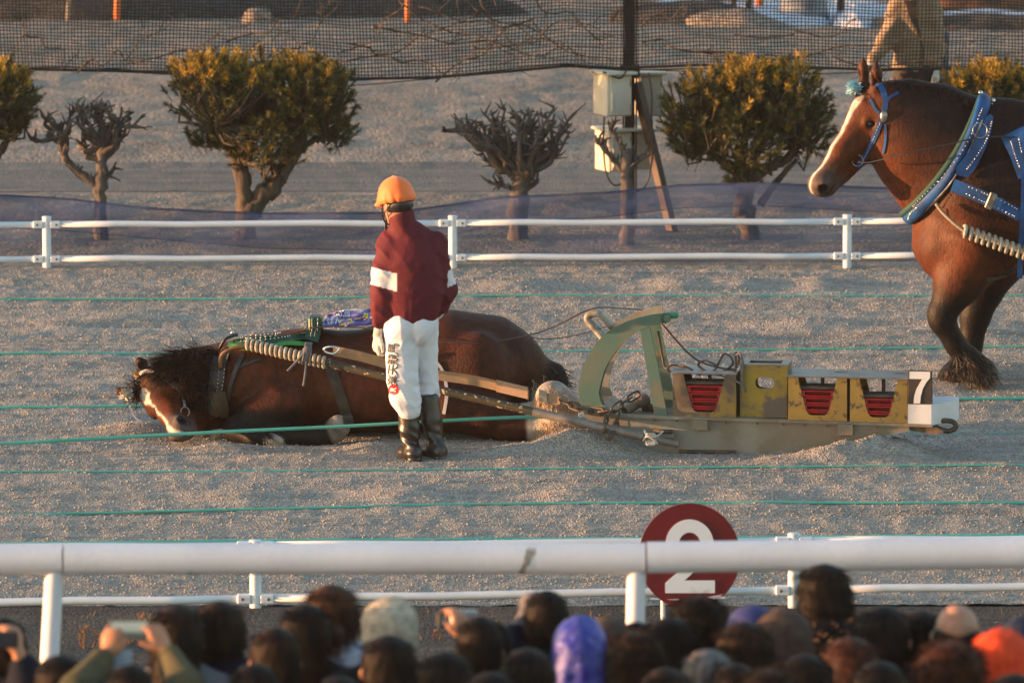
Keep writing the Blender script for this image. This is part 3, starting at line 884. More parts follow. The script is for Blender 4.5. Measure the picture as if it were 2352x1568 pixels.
strap('thigh_strap', B1, [(1003, 832), (1016, 850), (1024, 880), (1026, 910), (1020, 950)], 7, mat('white_strap', (.5, .48, .48), .6), horse1, .012, YH, 7)
# hames top: ring, knob, leather loop
MB().tube(spline([L_(506, 845, -.33), L_(510, 815, -.35), L_(535, 799, -.36), L_(565, 797, -.36), L_(590, 795, -.36)], 6), .014, 10).build('hame', mat('tan_hide', (.24, .12, .05), .5, (.17, .08, .035), 10), horse1, smooth=True)
MB().tube(spline([L_(505, 800, -.2), L_(516, 780, -.22), L_(532, 772, -.2), L_(545, 768, -.18)], 6), .010, 8).build('hame_strap', M_black, horse1, smooth=True)
MB().tube([L_(535, 775, -.15), L_(534, 766, -.15)], .006, 8).ell(L_(534, 764, -.15), .012, 10).build('hame_knob', M_silver, horse1, smooth=True)
MB().tube(spline([L_(505, 812, -.33), L_(514, 800, -.36), L_(526, 803, -.36), L_(521, 825, -.36)], 5), .009, 8, flat=.5).build('buckle_strap', M_leather, horse1, smooth=True)
strap('belly_strap', B1, [(600, 825), (575, 832), (548, 843)], 7, M_black, horse1, .01)
# long rein over the back
def rein(name, pts, r, m, parent, flat=.35): return MB().tube(spline(pts, 7), r, 8, flat=flat, up=(0, -.3, 1)).build(name, m, parent, smooth=True)
rein('rein', [L_(540, 790, -.22), L_(572, 786, -.2), L_(640, 772, -.15), L_(690, 758, -.12), L_(724, 752, -.14), L_(790, 750, -.12), L_(870, 757, -.15), L_(930, 775, -.28), L_(1010, 784, -.34), L_(1080, 788, -.33), L_(1150, 782, -.2), L_(1235, 764, -.15),
     L_(1290, 742, -.1), L_(1340, 716, -.05), L_(1382, 706, 0), L_(1440, 709, .1), L_(1500, 713, .1)], .0085, M_leather, horse1)
rein('rein', [L_(1010, 722, .1), L_(1090, 728, .12), L_(1160, 748, .1), L_(1215, 772, .05), L_(1260, 778, 0), L_(1330, 768, .1), L_(1400, 748, .1), L_(1470, 722, .1), L_(1498, 714, .1)], .006, M_leather, horse1)
# purple banner across the back
def cloth(name, px_rows, m, parent, th=.004):
    rows = px_rows; nr = len(rows); nc = len(rows[0]); V_ = [p for r in rows for p in r]
    V_ += [p + Vector((0, th, -th)) for p in V_]; Fc = []; o_ = nr * nc
    for i in range(nr - 1):
        for j in range(nc - 1):
            a, b, c, d = i * nc + j, i * nc + j + 1, (i + 1) * nc + j + 1, (i + 1) * nc + j
            Fc += [(a, d, c, b), (o_ + a, o_ + b, o_ + c, o_ + d)]
    bd = [j for j in range(nc)] + [i * nc + nc - 1 for i in range(1, nr)] + [(nr - 1) * nc + j for j in range(nc - 2, -1, -1)] + [i * nc for i in range(nr - 2, 0, -1)]
    for a, b in zip(bd, bd[1:] + bd[:1]): Fc.append((a, b, o_ + b, o_ + a))
    return mobj(name, V_, Fc, m, parent, smooth=True)
M_purple = mat('purple_satin', (.055, .028, .26), .38, (.04, .02, .19), 6, sheen=.3)
top = smooth2([(744, 733), (752, 722), (790, 712), (840, 709), (890, 709), (960, 716)], 8); bot = smooth2([(740, 747), (770, 749), (800, 748), (840, 746), (890, 740), (960, 742)], 8)
rows = []
for k in range(9):
    t = k / 8
    rows.append([P(a[0] + (b[0] - a[0]) * t, a[1] + (b[1] - a[1]) * t, YH + .12 - .22 * t + .02 * math.sin(j * .7 + k * .8) + .015 * math.sin(j * .35 - k)) for j, (a, b) in enumerate(zip(top, bot))])
ban = cloth('winner_banner', rows, M_purple, None); tag(ban, 'purple satin winner banner with white and yellow lettering on the lying horse', 'banner')
banV = [p for r in rows for p in r]; nc_ = len(rows[0])
BB = BVHTree.FromPolygons([tuple(p) for p in banV], [(i * nc_ + j, i * nc_ + j + 1, (i + 1) * nc_ + j + 1, (i + 1) * nc_ + j) for i in range(8) for j in range(nc_ - 1)])
def lettering(name, txt, bvh, cx, cy, size, ang, m, parent, off=.003, bold=.0, sx=1.0, warp=None, fy=None):
    V_, Fc = TXT[txt]; c, s = math.cos(math.radians(ang)), math.sin(math.radians(ang)); out = []
    for (x, y, _) in V_:
        x, y = x * size * sx, -y * size
        px, py = cx + x * c - y * s, cy + x * s + y * c
        if warp: px, py = warp(px, py)
        q = surf(bvh, px, py, off)
        if q is None: q = P(px, py, fy or 53)
        out.append(q)
    return mobj(name, out, Fc, m, parent)
M_lw = mat('white_print', (.75, .75, .78), .6, var=.03); M_ly = mat('yellow_print', (.80, .55, .03), .6, var=.03); M_lk = mat('black_print', (.02, .02, .022), .6); M_lr = mat('red_print', (.62, .02, .025), .5, var=.03)
lettering('lettering', '50回', BB, 786, 722, 18, -3, M_lw, ban, bold=.015)
lettering('lettering', 'ばん', BB, 768, 738, 17, -7, M_lw, ban, bold=.015)
lettering('lettering', 'ニュータカ', BB, 822, 733, 18.5, -14, M_ly, ban, bold=.03)
# ------------------------------------------------------------------ the standing horse, head to the left
Y2 = 55.55; S2 = ppm(Y2)
N_ = lambda px, py, dy=0.0: P(px, py, Y2 + dy)
n_q = lambda px, py, dy, r: (N_(px, py, dy), r / S2)
S = SDF((N_(1840, 880).x, Y2 - .62, -.06), (N_(3190, 880).x, Y2 + .62, 2.16), .0165)
UY = (0, 1, 0)
S.chain([n_q(2270, 455, 0, 170), n_q(2480, 452, 0, 178), n_q(2750, 440, 0, 172), n_q(2930, 425, 0, 160)], .12, u=UY, sc=.92)
S.ell(N_(2985, 400), (.36, .36, .40), .12)                        # rump
S.ell(N_(2300, 330), (.42, .17, .30), .12)                         # withers
S.chain([n_q(2270, 430, 0, 165), n_q(2180, 375, 0, 142), n_q(2105, 320, -.02, 112), n_q(2045, 270, -.04, 78)], .10, u=UY, sc=.72)
S.chain([n_q(2240, 300, 0, 70), n_q(2160, 255, 0, 55), n_q(2090, 232, -.02, 42), n_q(2020, 225, -.05, 34)], .08, u=UY, sc=.7)   # crest
S.ell(N_(2190, 560, 0), (.27, .34, .24), .1)                       # breast
for sg in (-1, 1): S.ell(N_(2190, 560, sg * .17), (.20, .15, .22), .08)
for sg in (-1, 1): S.ell(N_(2290, 470, sg * .22), (.26, .14, .40), .08)   # shoulders
# lifted near foreleg
S.chain([n_q(2240, 570, -.2, 92), n_q(2205, 640, -.22, 58), n_q(2168, 712, -.24, 34)], .05)
S.ell(N_(2160, 725, -.24), (.085, .08, .11), .04)
S.chain([n_q(2165, 738, -.24, 29), n_q(2195, 790, -.2, 24), n_q(2222, 826, -.17, 30), n_q(2246, 846, -.14, 34)], .03)
S.chain([n_q(2246, 846, -.14, 32), n_q(2258, 858, -.12, 36)], .02)
# planted far foreleg
S.chain([n_q(2290, 580, .2, 88), n_q(2258, 660, .2, 50), n_q(2240, 725, .2, 34), n_q(2228, 800, .2, 26), n_q(2218, 835, .2, 34)], .04)
S.chain([n_q(2216, 838, .18, 34), n_q(2200, 866, .14, 44)], .03)
S.ell(N_(2200, 872, .14), (.135, .13, .06), .03)
# hind legs
for sg, kx in ((-1, 0), (1, -70)):
    S.ell(N_(2960 + kx, 540, sg * .22), (.30, .16, .40), .1)
    S.chain([n_q(2950 + kx, 620, sg * .22, 80), n_q(3040 + kx, 715, sg * .22, 42), n_q(3010 + kx, 800, sg * .22, 30), n_q(2985 + kx, 838, sg * .22, 34), n_q(2975 + kx, 868, sg * .22, 40)], .04)
    S.ell(N_(2972 + kx, 878, sg * .22), (.13, .12, .06), .03)
hp2 = N_(1998, 208, -.04); hm2 = N_(1866, 402, -.20)
RH2 = head_frame(hp2, hm2, (-.80, -.50, .40)); HS2 = 1.07
horse_head(S, hp2, RH2, HS2, ears=((-.16, .07, .14), (-.16, -.07, .14)))
for sg in (-1, 1):
    S.cone(N_(2070, 330, sg * .16), N_(2215, 470, sg * .24), .035, .06, .05); S.cone(N_(2300, 330, sg * .2), N_(2215, 545, sg * .27), .05, .07, .05)
    S.ell(N_(2240, 590, sg * .27), (.10, .07, .16), .05); S.ell(N_(2150, 590, sg * .10), (.09, .10, .14), .03)
    S.cone(N_(2330, 500, sg * .33), N_(2330, 600, sg * .30), .05, .05, .06)
S.ell(N_(2120, 585, 0), (.10, .018, .20), .04, op='sub')
S.wrinkle(lambda X, Y, Z: .012 * vn(X * 5 + Y * 3, Z * 5 + Y * 4, 3, 5))
V, Q = S.mesh()
hl = head_local(V, hp2, RH2, HS2)
col = np.tile(BAY * 1.05, (len(V), 1)); zz = V[:, 2]
col = mixv(col, BAYD, sst(vn(V[:, 0] * 3, V[:, 2] * 3 + V[:, 1] * 2, 3, 2), 0, .3) * .35)
col = mixv(col, BLK * 1.5, 1 - sst(zz, .52, .80))
neck_shade = sst(zz, 1.35, 1.8) * sst(V[:, 0], N_(2010, 300).x, N_(2080, 300).x)  # camera-side shade on neck and body painted into the dark bay coat
col = mixv(col, BAYD * .75, neck_shade * .9)
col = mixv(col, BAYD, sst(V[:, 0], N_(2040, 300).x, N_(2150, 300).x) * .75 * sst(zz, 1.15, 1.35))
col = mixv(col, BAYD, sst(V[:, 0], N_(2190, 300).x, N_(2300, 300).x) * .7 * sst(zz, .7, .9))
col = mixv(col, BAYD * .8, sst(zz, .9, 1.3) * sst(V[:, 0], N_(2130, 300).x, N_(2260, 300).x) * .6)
for a, b in (((2246, 850, -.14), (2262, 864, -.12)),):
    d, _ = seg_dist(V, N_(*a), N_(*b)); col = mixv(col, WHT * .6, (1 - sst(d, .08, .11)) * .7)
col = head_paint(col, hl, ([-.1, .04, .06, .12, .17, .30, .55, .62, .8], [0, 0, .040, .034, .022, .016, .013, .010, .006]))
horse2 = thing('harnessed_horse', 'standing bay draft horse with white blaze, blue harness and one foreleg lifted', 'horse', (N_(2450, 880).x, Y2, 0))
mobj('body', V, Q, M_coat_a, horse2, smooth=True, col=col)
B2 = bvh_of(V, Q)
HT2 = lambda x, y, z: hp2 + RH2 @ Vector((x * HS2, y * HS2, z * HS2))
for sg in (1, -1): MB().ell(HT2(.182, sg * .108, -.066), .021, 12).build('eye', M_eye, horse2, smooth=True)
# roached mane, feathers, forelock
ro = []; 
for p in dens(smooth2([(2030, 190), (2090, 192), (2160, 208), (2210, 228), (2262, 258)]), 3):
    for _ in range(12):
        t = random.random()
        q = surf(B2, p[0] + random.gauss(0, 3), p[1] + 8 + abs(random.gauss(0, 14)), -.01)
        if q: ro.append(q + Vector((0, .10 * t, 0)))
Vr, Fr = ribbons(ro, [(.15, -.25, .9)] * len(ro), .065, .007, .3, 3, 0, .25); mobj('mane', Vr, Fr, M_mane, horse2)
fl_ = [HT2(random.uniform(-.04, .05), random.gauss(0, .03), .01) for _ in range(200)]
Vr, Fr = ribbons(fl_, [RH2 @ Vector((.8, random.gauss(0, .4), .5)) for _ in fl_], .10, .006, .5, 4, .3); mobj('forelock', Vr, Fr, M_mane, horse2)
feather([(2215, 825), (2235, 838), (2250, 848), (2262, 850)], 900, 14, 0, horse2, M_darkfeather, .09, (.5, -.1, -.8), bvh=B2)
feather([(2262, 862), (2255, 864)], 200, 6, 0, horse2, M_feather, .05, (.5, -.1, -.6), bvh=B2)
feather([(2185, 850), (2210, 852), (2180, 862), (2215, 862)], 900, 12, 0, horse2, M_darkfeather, .08, (-.25, -.25, -.9), bvh=B2)
tl2 = [N_(3105, 430) + Vector((random.gauss(0, .03), random.gauss(0, .05), random.gauss(0, .05))) for _ in range(350)]
Vr, Fr = ribbons(tl2, [(.25, 0, -.95)] * len(tl2), .8, .012, .12, 6, .2, .08); mobj('tail_hair', Vr, Fr, M_mane, horse2)
M_ros2 = [mat('pale_blue_petal', c, .6) for c in ((.40, .66, .72), (.55, .74, .76), (.28, .56, .66))]
rosette('rosette', '', HT2(.045, -.045, .075), .066, M_ros2, 110, horse2, 2)
rosette('rosette', '', N_(2021, 176, .1), .036, [mat('lilac_petal', (.48, .45, .62), .6), M_ros2[0]], 60, horse2, 3)
h2 = lambda name, pts, w, m, th=.008: strap(name, B2, pts, w, m, horse2, th, Y2, 5)
h2('crown_strap', [(2016, 190), (2028, 210), (2034, 235), (2030, 262)], 13, M_blue_l)
h2('brow_strap', [(2000, 228), (2010, 250), (2024, 263)], 6, M_blue_l)
h2('crown_tail', [(2033, 240), (2045, 224), (2064, 214)], 7, M_blue_l)
h2('cheek_strap', [(2026, 272), (2012, 310), (1994, 345), (1976, 372), (1968, 384)], 12, M_blue_l)
studs(B2, [[(2023, 282), (2008, 318), (1992, 348), (1980, 366)]], horse2, M_silver, .0042, 6, .013)
h2('throat_strap', [(2034, 285), (2035, 310), (2033, 335), (2029, 352)], 5, M_blue_l)
cp = surf(B2, 2031, 268, .01); MB().ell(cp, (.026, .012, .040), 12).build('cheek_medallion', M_steel, horse2, smooth=True)
rc = surf(B2, 1966, 366, .016) or N_(1966, 366, -.2); ring(rc, (.15, -1, .1), .037, .004).build('bit_ring', M_steel, horse2, smooth=True)
rein('rein', [N_(1972, 372, -.25), N_(2002, 372, -.30), N_(2080, 352, -.40), N_(2160, 336, -.42), N_(2235, 319, -.40), N_(2300, 314, -.42), N_(2420, 318, -.4), N_(2700, 330, -.4), N_(3200, 330, -.3)], .009, M_black, horse2)
# collar: a ring round the neck
def collar_path(top, bot, hw, bulge, n=40, off=0.0):
    out = []
    for k in range(n):
        a = 2 * math.pi * k / n; c, s = math.cos(a), math.sin(a)
        mx, my = (top[0] + bot[0]) / 2, (top[1] + bot[1]) / 2
        px = mx + (top[0] - bot[0]) / 2 * c + bulge[0] * s * s; py = my + (top[1] - bot[1]) / 2 * c + bulge[1] * s * s
        out.append(N_(px, py, -hw * (abs(s) ** .7) * (1 if s > 0 else -1) + off))
    return out
MB().tube(collar_path((2262, 228), (2086, 500), .34, (20, 18)), .052, 12, closed=True, flat=.7, up=(.75, 0, .65)).build('collar', M_blue_l, horse2, smooth=True)
MB().tube(collar_path((2254, 224), (2074, 492), .335, (18, 16)), .026, 10, closed=True).build('collar_rim', mat('teal_leather', (.02, .065, .055), .6, spec=.2), horse2, smooth=True)
hp_ = collar_path((2266, 232), (2092, 505), .375, (24, 22), 60)
MB().tube(hp_[2:30], .017, 8, flat=.5, up=(.75, 0, .65)).build('hame', M_steel, horse2, smooth=True)
MB().tube([N_(*p) for p in ((2250, 238, 0), (2262, 232, -.05), (2275, 246, -.06), (2282, 250, 0))], .014, 8).build('hame_rope', mat('blue_rope', (.01, .04, .32), .6), horse2, smooth=True)
for a, b in (((2248, 246), (2252, 214)), ((2268, 262), (2281, 232))):
    MB().tube([N_(*a, -.08), N_(*b, -.08)], .0075, 8).ell(N_(*b, -.08), .017, 10).build('hame_knob', M_silver, horse2, smooth=True)
# blue side panel behind the collar with studs
pan = [(2275, 262), (2282, 268), (2277, 300), (2262, 345), (2238, 392), (2222, 408), (2196, 402), (2196, 385), (2228, 345), (2252, 300), (2266, 268)]
mb = MB(); mb.prism(pan, lambda u, v, w: N_(u, v, -.40 + (v - 262) / 150 * -.06 + w), 0, .05); mb.build('collar_panel', M_blue_l, horse2)
def st_line(pts, dy, gap=6.2, r=.0058):
    mb = MB()
    for p in dens(smooth2(pts), gap): mb.ell(N_(p[0], p[1], dy(p) if callable(dy) else dy), r, 6)
    tag(mb.build('stud', M_silver, horse2, smooth=True), kind='stuff')
pdy = lambda p: -.402 + (p[1] - 262) / 150 * -.06
st_line([(2278, 280), (2268, 318), (2248, 352), (2222, 388)], pdy)
st_line([(2256, 250), (2240, 290), (2212, 345), (2170, 400), (2125, 446), (2098, 474)], lambda p: -.30 - .12 * math.sin(math.pi * (p[1] - 225) / 290) , 6.2)
st_line([(2106, 478), (2090, 492), (2086, 505)], -.37, 5)
rr_ = N_(2251, 300, -.47); ring(rr_, (.2, -1, .15), .048, .0042).build('rein_ring', M_steel, horse2, smooth=True)
# breast strap to the trace, shaft with rope wrapping, saddle
def slab(name, pts, w, dy, m, th=.02, parent=horse2):
    mb = MB(); V_ = []; Fc = []
    for i, p in enumerate(pts):
        a, b = pts[max(0, i - 1)], pts[min(len(pts) - 1, i + 1)]; dx, dyy = b[0] - a[0], b[1] - a[1]; L = math.hypot(dx, dyy)
        for sg in (-1, 1):
            for d in (0, th): V_.append(N_(p[0] - dyy / L * w / 2 * sg, p[1] + dx / L * w / 2 * sg, dy[i] + d))
    for i in range(len(pts) - 1):
        a, b = 4 * i, 4 * i + 4; Fc += [(a, a + 2, b + 2, b), (a + 1, b + 1, b + 3, a + 3), (a, b, b + 1, a + 1), (a + 2, a + 3, b + 3, b + 2)]
    Fc += [(0, 1, 3, 2), (4 * len(pts) - 4, 4 * len(pts) - 2, 4 * len(pts) - 1, 4 * len(pts) - 3)]
    return mobj(name, V_, Fc, m, parent)
slab('breast_strap', [(2188, 425), (2250, 450), (2300, 472), (2345, 495)], 30, [-.46, -.50, -.52, -.52], M_blue_l)
st_line([(2226, 430), (2290, 456), (2336, 480)], lambda p: -.535, 6.5)
st_line([(2220, 446), (2284, 474), (2330, 497)], lambda p: -.535, 6.5)
MB().box(N_(2276, 462, -.54), (.05, .03, .11), Matrix.Rotation(math.radians(22), 3, 'Y'), bev=.006).build('strap_buckle', M_steel, horse2)
MB().tube(spline([N_(2150, 468, -.42), N_(2165, 488, -.45), N_(2190, 512, -.50), N_(2216, 532, -.54)], 6), .012, 10).build('shaft_hook', mat('dull_pipe', (.2, .16, .11), .5), horse2, smooth=True)
A, B_ = N_(2212, 530, -.54), N_(2372, 588, -.54)
mb = MB(); mb.tube([A, B_ + (B_ - A) * 3], .026, 14)
mb.build('shaft', mat('dull_shaft', (.12, .11, .09), .6), horse2, smooth=True)
M_wrap = mat('rope_wrap', (.42, .38, .30), .85, (.24, .22, .18), 25, bump=.002, bs=160)
def wrap(A, B, r, turns, rr, name, parent, m):
    d = (B - A); u = d.normalized().orthogonal().normalized(); w = d.normalized().cross(u); pts = []
    for k in range(turns * 14 + 1):
        a = 2 * math.pi * k / 14; pts.append(A + d * (k / (turns * 14)) + u * (r * math.cos(a)) + w * (r * math.sin(a)))
    return MB().tube(pts, rr, 6).build(name, m, parent, smooth=True)
wrap(A, A + (B_ - A) * 1.1, .034, 13, .014, 'rope_wrap', horse2, M_wrap)
slab('saddle', [(2330, 300), (2352, 345), (2372, 400)], 70, [-.40, -.46, -.50], M_blue_l, .04)
st_line([(2322, 325), (2330, 352), (2342, 384)], lambda p: -.41 - (p[1] - 300) * .0011, 6); st_line([(2340, 318), (2347, 350)], lambda p: -.43 - (p[1] - 300) * .0011, 6)
slab('saddle_girth', [(2352, 400), (2350, 480), (2345, 560), (2342, 640)], 12, [-.52, -.56, -.54, -.50], M_blue_l, .015)
h2('belly_strap', [(2352, 590), (2330, 615), (2300, 635), (2265, 640)], 10, mat('dusty_strap', (.06, .055, .05), .8))
# ================================================================== PEOPLE
M_skin = mat('skin', (.42, .22, .14), .5, (.36, .17, .11), 20, spec=.35)
M_hair_b = mat('black_hair', (.006, .005, .005), .5, (.016, .011, .009), 30, spec=.35, stretch=(1, 1, .2))
def grow_hand(S, O, R, s=1.0, curl=(35, 45, 40), side=1, spread=0.0, thumb=(.085, .055, -.02), k=.006):
    """palm, four unequal bent fingers and a thumb; x wrist->fingers, z back of hand, y thumb side"""
    T = lambda v: np.array(O + R @ (Vector((v[0], v[1] * side, v[2])) * s))
    S.ell(T((.048, 0, 0)), np.array((.052, .040, .017)) * s, k, R=np.array(R))
    S.cone(T((-.03, 0, 0)), T((.02, 0, 0)), .026 * s, .026 * s, .012, u=np.array(R)[:, 2], sc=.75)
    for i, (yy, L) in enumerate(((.028, .072), (.010, .080), (-.010, .074), (-.028, .058))):
        p = Vector((.082 - .006 * abs(i - 1), yy, 0)); a = 0.0; r = .0098
        S.cone(T((.045, yy * .8, 0)), T(p), .011 * s, .0105 * s, k)
        for j, f in enumerate((.45, .32, .25)):
            a += math.radians(curl[j] + 4 * (i - 1))
            n = p + Vector((math.cos(a) * L * f, (yy * spread), -math.sin(a) * L * f))
            S.cone(T(p), T(n), r * s, (r - .0008) * s, .003); p = n; r -= .0009
    a, b = Vector((.018, .030, -.004)), Vector((.050, .052, -.012))
    S.cone(T(a), T(b), .014 * s, .0115 * s, .008); S.cone(T(b), T(thumb), .0112 * s, .0095 * s, .004)
def grow_head(S, O, R, s=1.0):
    """O: centre of the skull; x to the face, z up"""
    T = lambda x, y, z: np.array(O + R @ (Vector((x, y, z)) * s)); Rn = np.array(R)
    S.ell(T(0, 0, .02), np.array((.098, .076, .098)) * s, .02, R=Rn)
    S.ell(T(.03, 0, -.045), np.array((.068, .060, .075)) * s, .03, R=Rn)
    S.ell(T(.050, 0, -.100), np.array((.040, .038, .026)) * s, .03, R=Rn)            # chin
    S.cone(T(.092, 0, .0), T(.108, 0, -.035), .008 * s, .013 * s, .012)               # nose
    S.ell(T(.088, 0, -.068), np.array((.012, .024, .010)) * s, .008, R=Rn)            # mouth
    for g in (1, -1):
        S.ell(T(.086, g * .031, .0), np.array((.014, .016, .010)) * s, .010, R=Rn, op='sub')
        S.ell(T(-.008, g * .086, -.012), np.array((.020, .012, .034)) * s, .006, R=Rn)  # ears
    S.cone(T(-.015, 0, -.05), T(-.002, 0, -.115), .048 * s, .040 * s, .025)
def face_rot(yaw, pitch=0.0):
    """yaw: direction the face looks, degrees from +X counter-clockwise"""
    return Matrix.Rotation(math.radians(yaw), 3, 'Z') @ Matrix.Rotation(math.radians(pitch), 3, 'Y')

YJ = 51.85; SJ = ppm(YJ)
J = lambda px, py, dy=0.0: P(px, py, YJ + dy)
jq = lambda px, py, dy, r: (J(px, py, dy), r / SJ)
jk = thing('person', 'jockey in orange helmet, maroon jacket and white trousers standing with back turned', 'person', (J(965, 1055).x, YJ, 0))
lo, hi = J(830, 1075), J(1060, 390)
# body under the clothes: head, neck, trunk, limbs in one skin
S = SDF((lo.x, YJ - .35, -.03), (hi.x, YJ + .4, 1.85), .0115)
hc = J(912, 468, .01); RJ = face_rot(128, 12)
grow_head(S, hc, RJ, .98)
S.chain([jq(934, 545, .03, 34), jq(945, 640, .02, 36), jq(945, 720, .02, 38)], .03, u=(0, 1, 0), sc=.6)
S.chain([jq(900, 572, .01, 16), jq(882, 670, -.02, 15), jq(870, 745, -.02, 10)], .02); S.chain([jq(994, 574, .02, 16), jq(1014, 640, .05, 14), jq(1022, 668, .07, 13), jq(1002, 715, .2, 10)], .02)
S.chain([jq(922, 745, .02, 26), jq(926, 850, 0, 22), jq(940, 1020, -.02, 15)], .02); S.chain([jq(970, 745, .04, 20), jq(980, 850, .09, 14), jq(994, 1010, .05, 12)], .02)
V, Q = S.mesh(); mobj('body', V, Q, M_skin, jk, smooth=True)
# helmet with cloth cover
S = SDF(np.array(hc) - .2, np.array(hc) + .24, .006)
Rn = np.array(RJ)
cth = hc + RJ @ Vector((.0, 0, .056))
S.ell(cth, (.122, .103, .112), .02, R=Rn)
S.ell(cth + RJ @ Vector((.0, 0, -.028)), (.125, .106, .05), .03, R=Rn)
S.plane(cth + RJ @ Vector((0, 0, -.052)), -Rn[:, 2])
S.ell(cth + RJ @ Vector((.105, 0, -.045)), (.055, .085, .014), .02, R=Rn)
def hw(X, Y, Z):
    d = np.stack([X - cth.x, Y - cth.y, Z - cth.z], -1) @ Rn
    a = np.arctan2(d[..., 1], d[..., 0]); h = np.clip((.03 - d[..., 2]) / .09, 0, 1)
    return -.0035 * np.sin(a * 9 + 2 * np.sin(a * 3)) * h - .002 * np.sin(a * 23 + d[..., 2] * 30) * h ** 2
S.wrinkle(hw); S.ell(cth + RJ @ Vector((0, 0, .112)), (.012, .012, .008), .004)
V, Q = S.mesh()
M_hel = mat('orange_helmet_cover', (.86, .175, .028), .6, (.78, .15, .025), 8, sheen=.2)
hel = mobj('helmet', V, Q, M_hel, jk, smooth=True)
S = SDF(np.array(hc) - .2, np.array(hc) + .2, .007)        # dark nape padding
S.ell(hc + RJ @ Vector((-.012, 0, -.012)), (.104, .088, .055), .02, R=Rn); S.plane(hc + RJ @ Vector((.015, 0, 0)), Rn[:, 0])
V, Q = S.mesh(); mobj('helmet_padding', V, Q, M_black, hel, smooth=True)
MB().tube(spline([hc + RJ @ Vector((.02, .095, .0)), hc + RJ @ Vector((.045, .088, -.05)), hc + RJ @ Vector((.06, .06, -.105)), hc + RJ @ Vector((.062, .0, -.128))], 6), .006, 6, flat=.4).build('chin_strap', M_black, jk, smooth=True)
MB().tube(spline([hc + RJ @ Vector((-.05, .085, .0)), hc + RJ @ Vector((.01, .092, -.045)), hc + RJ @ Vector((.05, .080, -.07))], 6), .005, 6, flat=.4).build('chin_strap', M_black, jk, smooth=True)
MB().tube(spline([J(890, 492, .1), J(887, 512, .1), J(886, 540, .1)], 5), .011, 8, flat=.35).build('strap_tail', M_leather, jk, smooth=True)
# jacket
S = SDF((lo.x - .06, YJ - .36, J(0, 775).z), (hi.x + .05, YJ + .44, J(0, 475).z), .0085)
UYs = (0, 1, 0)
S.chain([jq(938, 555, .02, 52), jq(945, 610, .0, 68), jq(946, 665, .0, 68), jq(946, 712, .0, 62)], .05, u=UYs, sc=.74)
S.cone(J(896, 560, .03), J(998, 561, .03), .084, .082, .04, u=UYs, sc=.8)
S.chain([jq(928, 528, .02, 33), jq(924, 505, .02, 29), jq(922, 497, .02, 30)], .015)                      # collar
S.chain([jq(897, 572, .0, 30), jq(884, 630, -.02, 30), jq(880, 680, -.03, 28), jq(876, 715, -.03, 22), jq(872, 742, -.02, 15)], .03)
S.chain([jq(998, 572, .02, 28), jq(1012, 630, .05, 24), jq(1026, 668, .06, 22), jq(1012, 700, .12, 18), jq(1004, 716, .2, 13)], .03)
S.cone(J(922, 502, .02), J(920, 480, .02), .066, .068, .008, op='sub')
hem = J(946, 706)
def jw(X, Y, Z):
    w = .0085 * np.sin(Z * 46 + 9 * np.sin(X * 7) + 5 * np.sin(Y * 9 + Z * 6)) * vn(X * 6 + 3, Z * 5, 2, 2) * 1.6
    low = np.clip((hem.z + .10 - Z) / .1, 0, 1)
    cr = lambda a, p: a * (1 - np.abs(np.sin(p))) ** 2.2
    arm = np.clip((np.abs(X - J(946, 0).x) - .11) / .05, 0, 1)
    w = .5 * w - cr(.009, Z * 26 + X * 18 + 2.5 * vn(X * 6 + 1, Z * 6, 2, 5)) * arm - cr(.006, (Z + .8 * X) * 17 + 3 * vn(X * 5, Z * 5, 2, 6)) * (1 - arm) * .7 - cr(.005, (Z - .9 * X) * 15 + 3 * vn(X * 4, Z * 4, 2, 1)) * (1 - arm) * .6
    return w + .004 * np.sin(X * 95 + 3 * np.sin(X * 21)) * low * .5 + .010 * vn(X * 14 + Y * 9, Z * 9, 3, 4)
S.wrinkle(jw); S.plane(J(946, 712), (-.08, 0, -1)) if False else None
V, Q = S.mesh()
# cuff hem is cut by colour bands on the sleeves
colj = np.tile(np.array((.110, .018, .027)), (len(V), 1))
for a, b, t0, t1 in (((893, 572, .0), (880, 680, -.03), .47, .84), ((1003, 572, .02), (1026, 668, .06), .52, .86)):
    d, t = seg_dist(V, J(*a), J(*b)); tt = t - (V[:, 0] - J(*a).x) * .55
    if a[0] > 950: tt = t
    xcut = V[:, 0] < J(911, 0).x if a[0] < 950 else V[:, 0] > J(1028, 0).x
    bd = ((tt > t0) & (tt < t1) & (d < .13) & xcut).astype(float)
    colj = mixv(colj, np.array((.66, .66, .70)), bd)
M_jack = mat('maroon_jacket', (1, 1, 1), .7, attr=True, ns=9, var=.05, bump=.003, bs=26, spec=.15)
mobj('jacket', V, Q, M_jack, jk, smooth=True, col=colj)
# gloves
def glove(name, wrist, R, m, parent, s=1.0, curl=(40, 50, 40), side=1, res=.0045, cuff=True, thumb=(.085, .055, -.02)):
    S = SDF(np.array(wrist) - .19 * s, np.array(wrist) + .19 * s, res)
    grow_hand(S, Vector(wrist), R, s, curl, side, thumb=thumb)
    if cuff: S.cone(np.array(wrist + R @ Vector((-.06, 0, 0))), np.array(wrist), .030 * s, .029 * s, .01)
    V, Q = S.mesh(); return mobj(name, V, Q, m, parent, smooth=True)
M_glove = mat('white_knit_glove', (.62, .59, .54), .85, (.48, .43, .37), 25, bump=.001, bs=200)
Rg = Matrix(((-.22, -.25, -.94), (.05, -.97, .25), (-.97, -.02, .23))).transposed()
Rg = Matrix((Vector((-.16, .0, -.99)), Vector((.45, -.89, -.07)), Vector((-.88, -.45, .14)))).transposed()
gl = J(868, 770, -.02)
glove('glove', gl, Rg, M_glove, jk, 1.04, (35, 50, 40), 1)
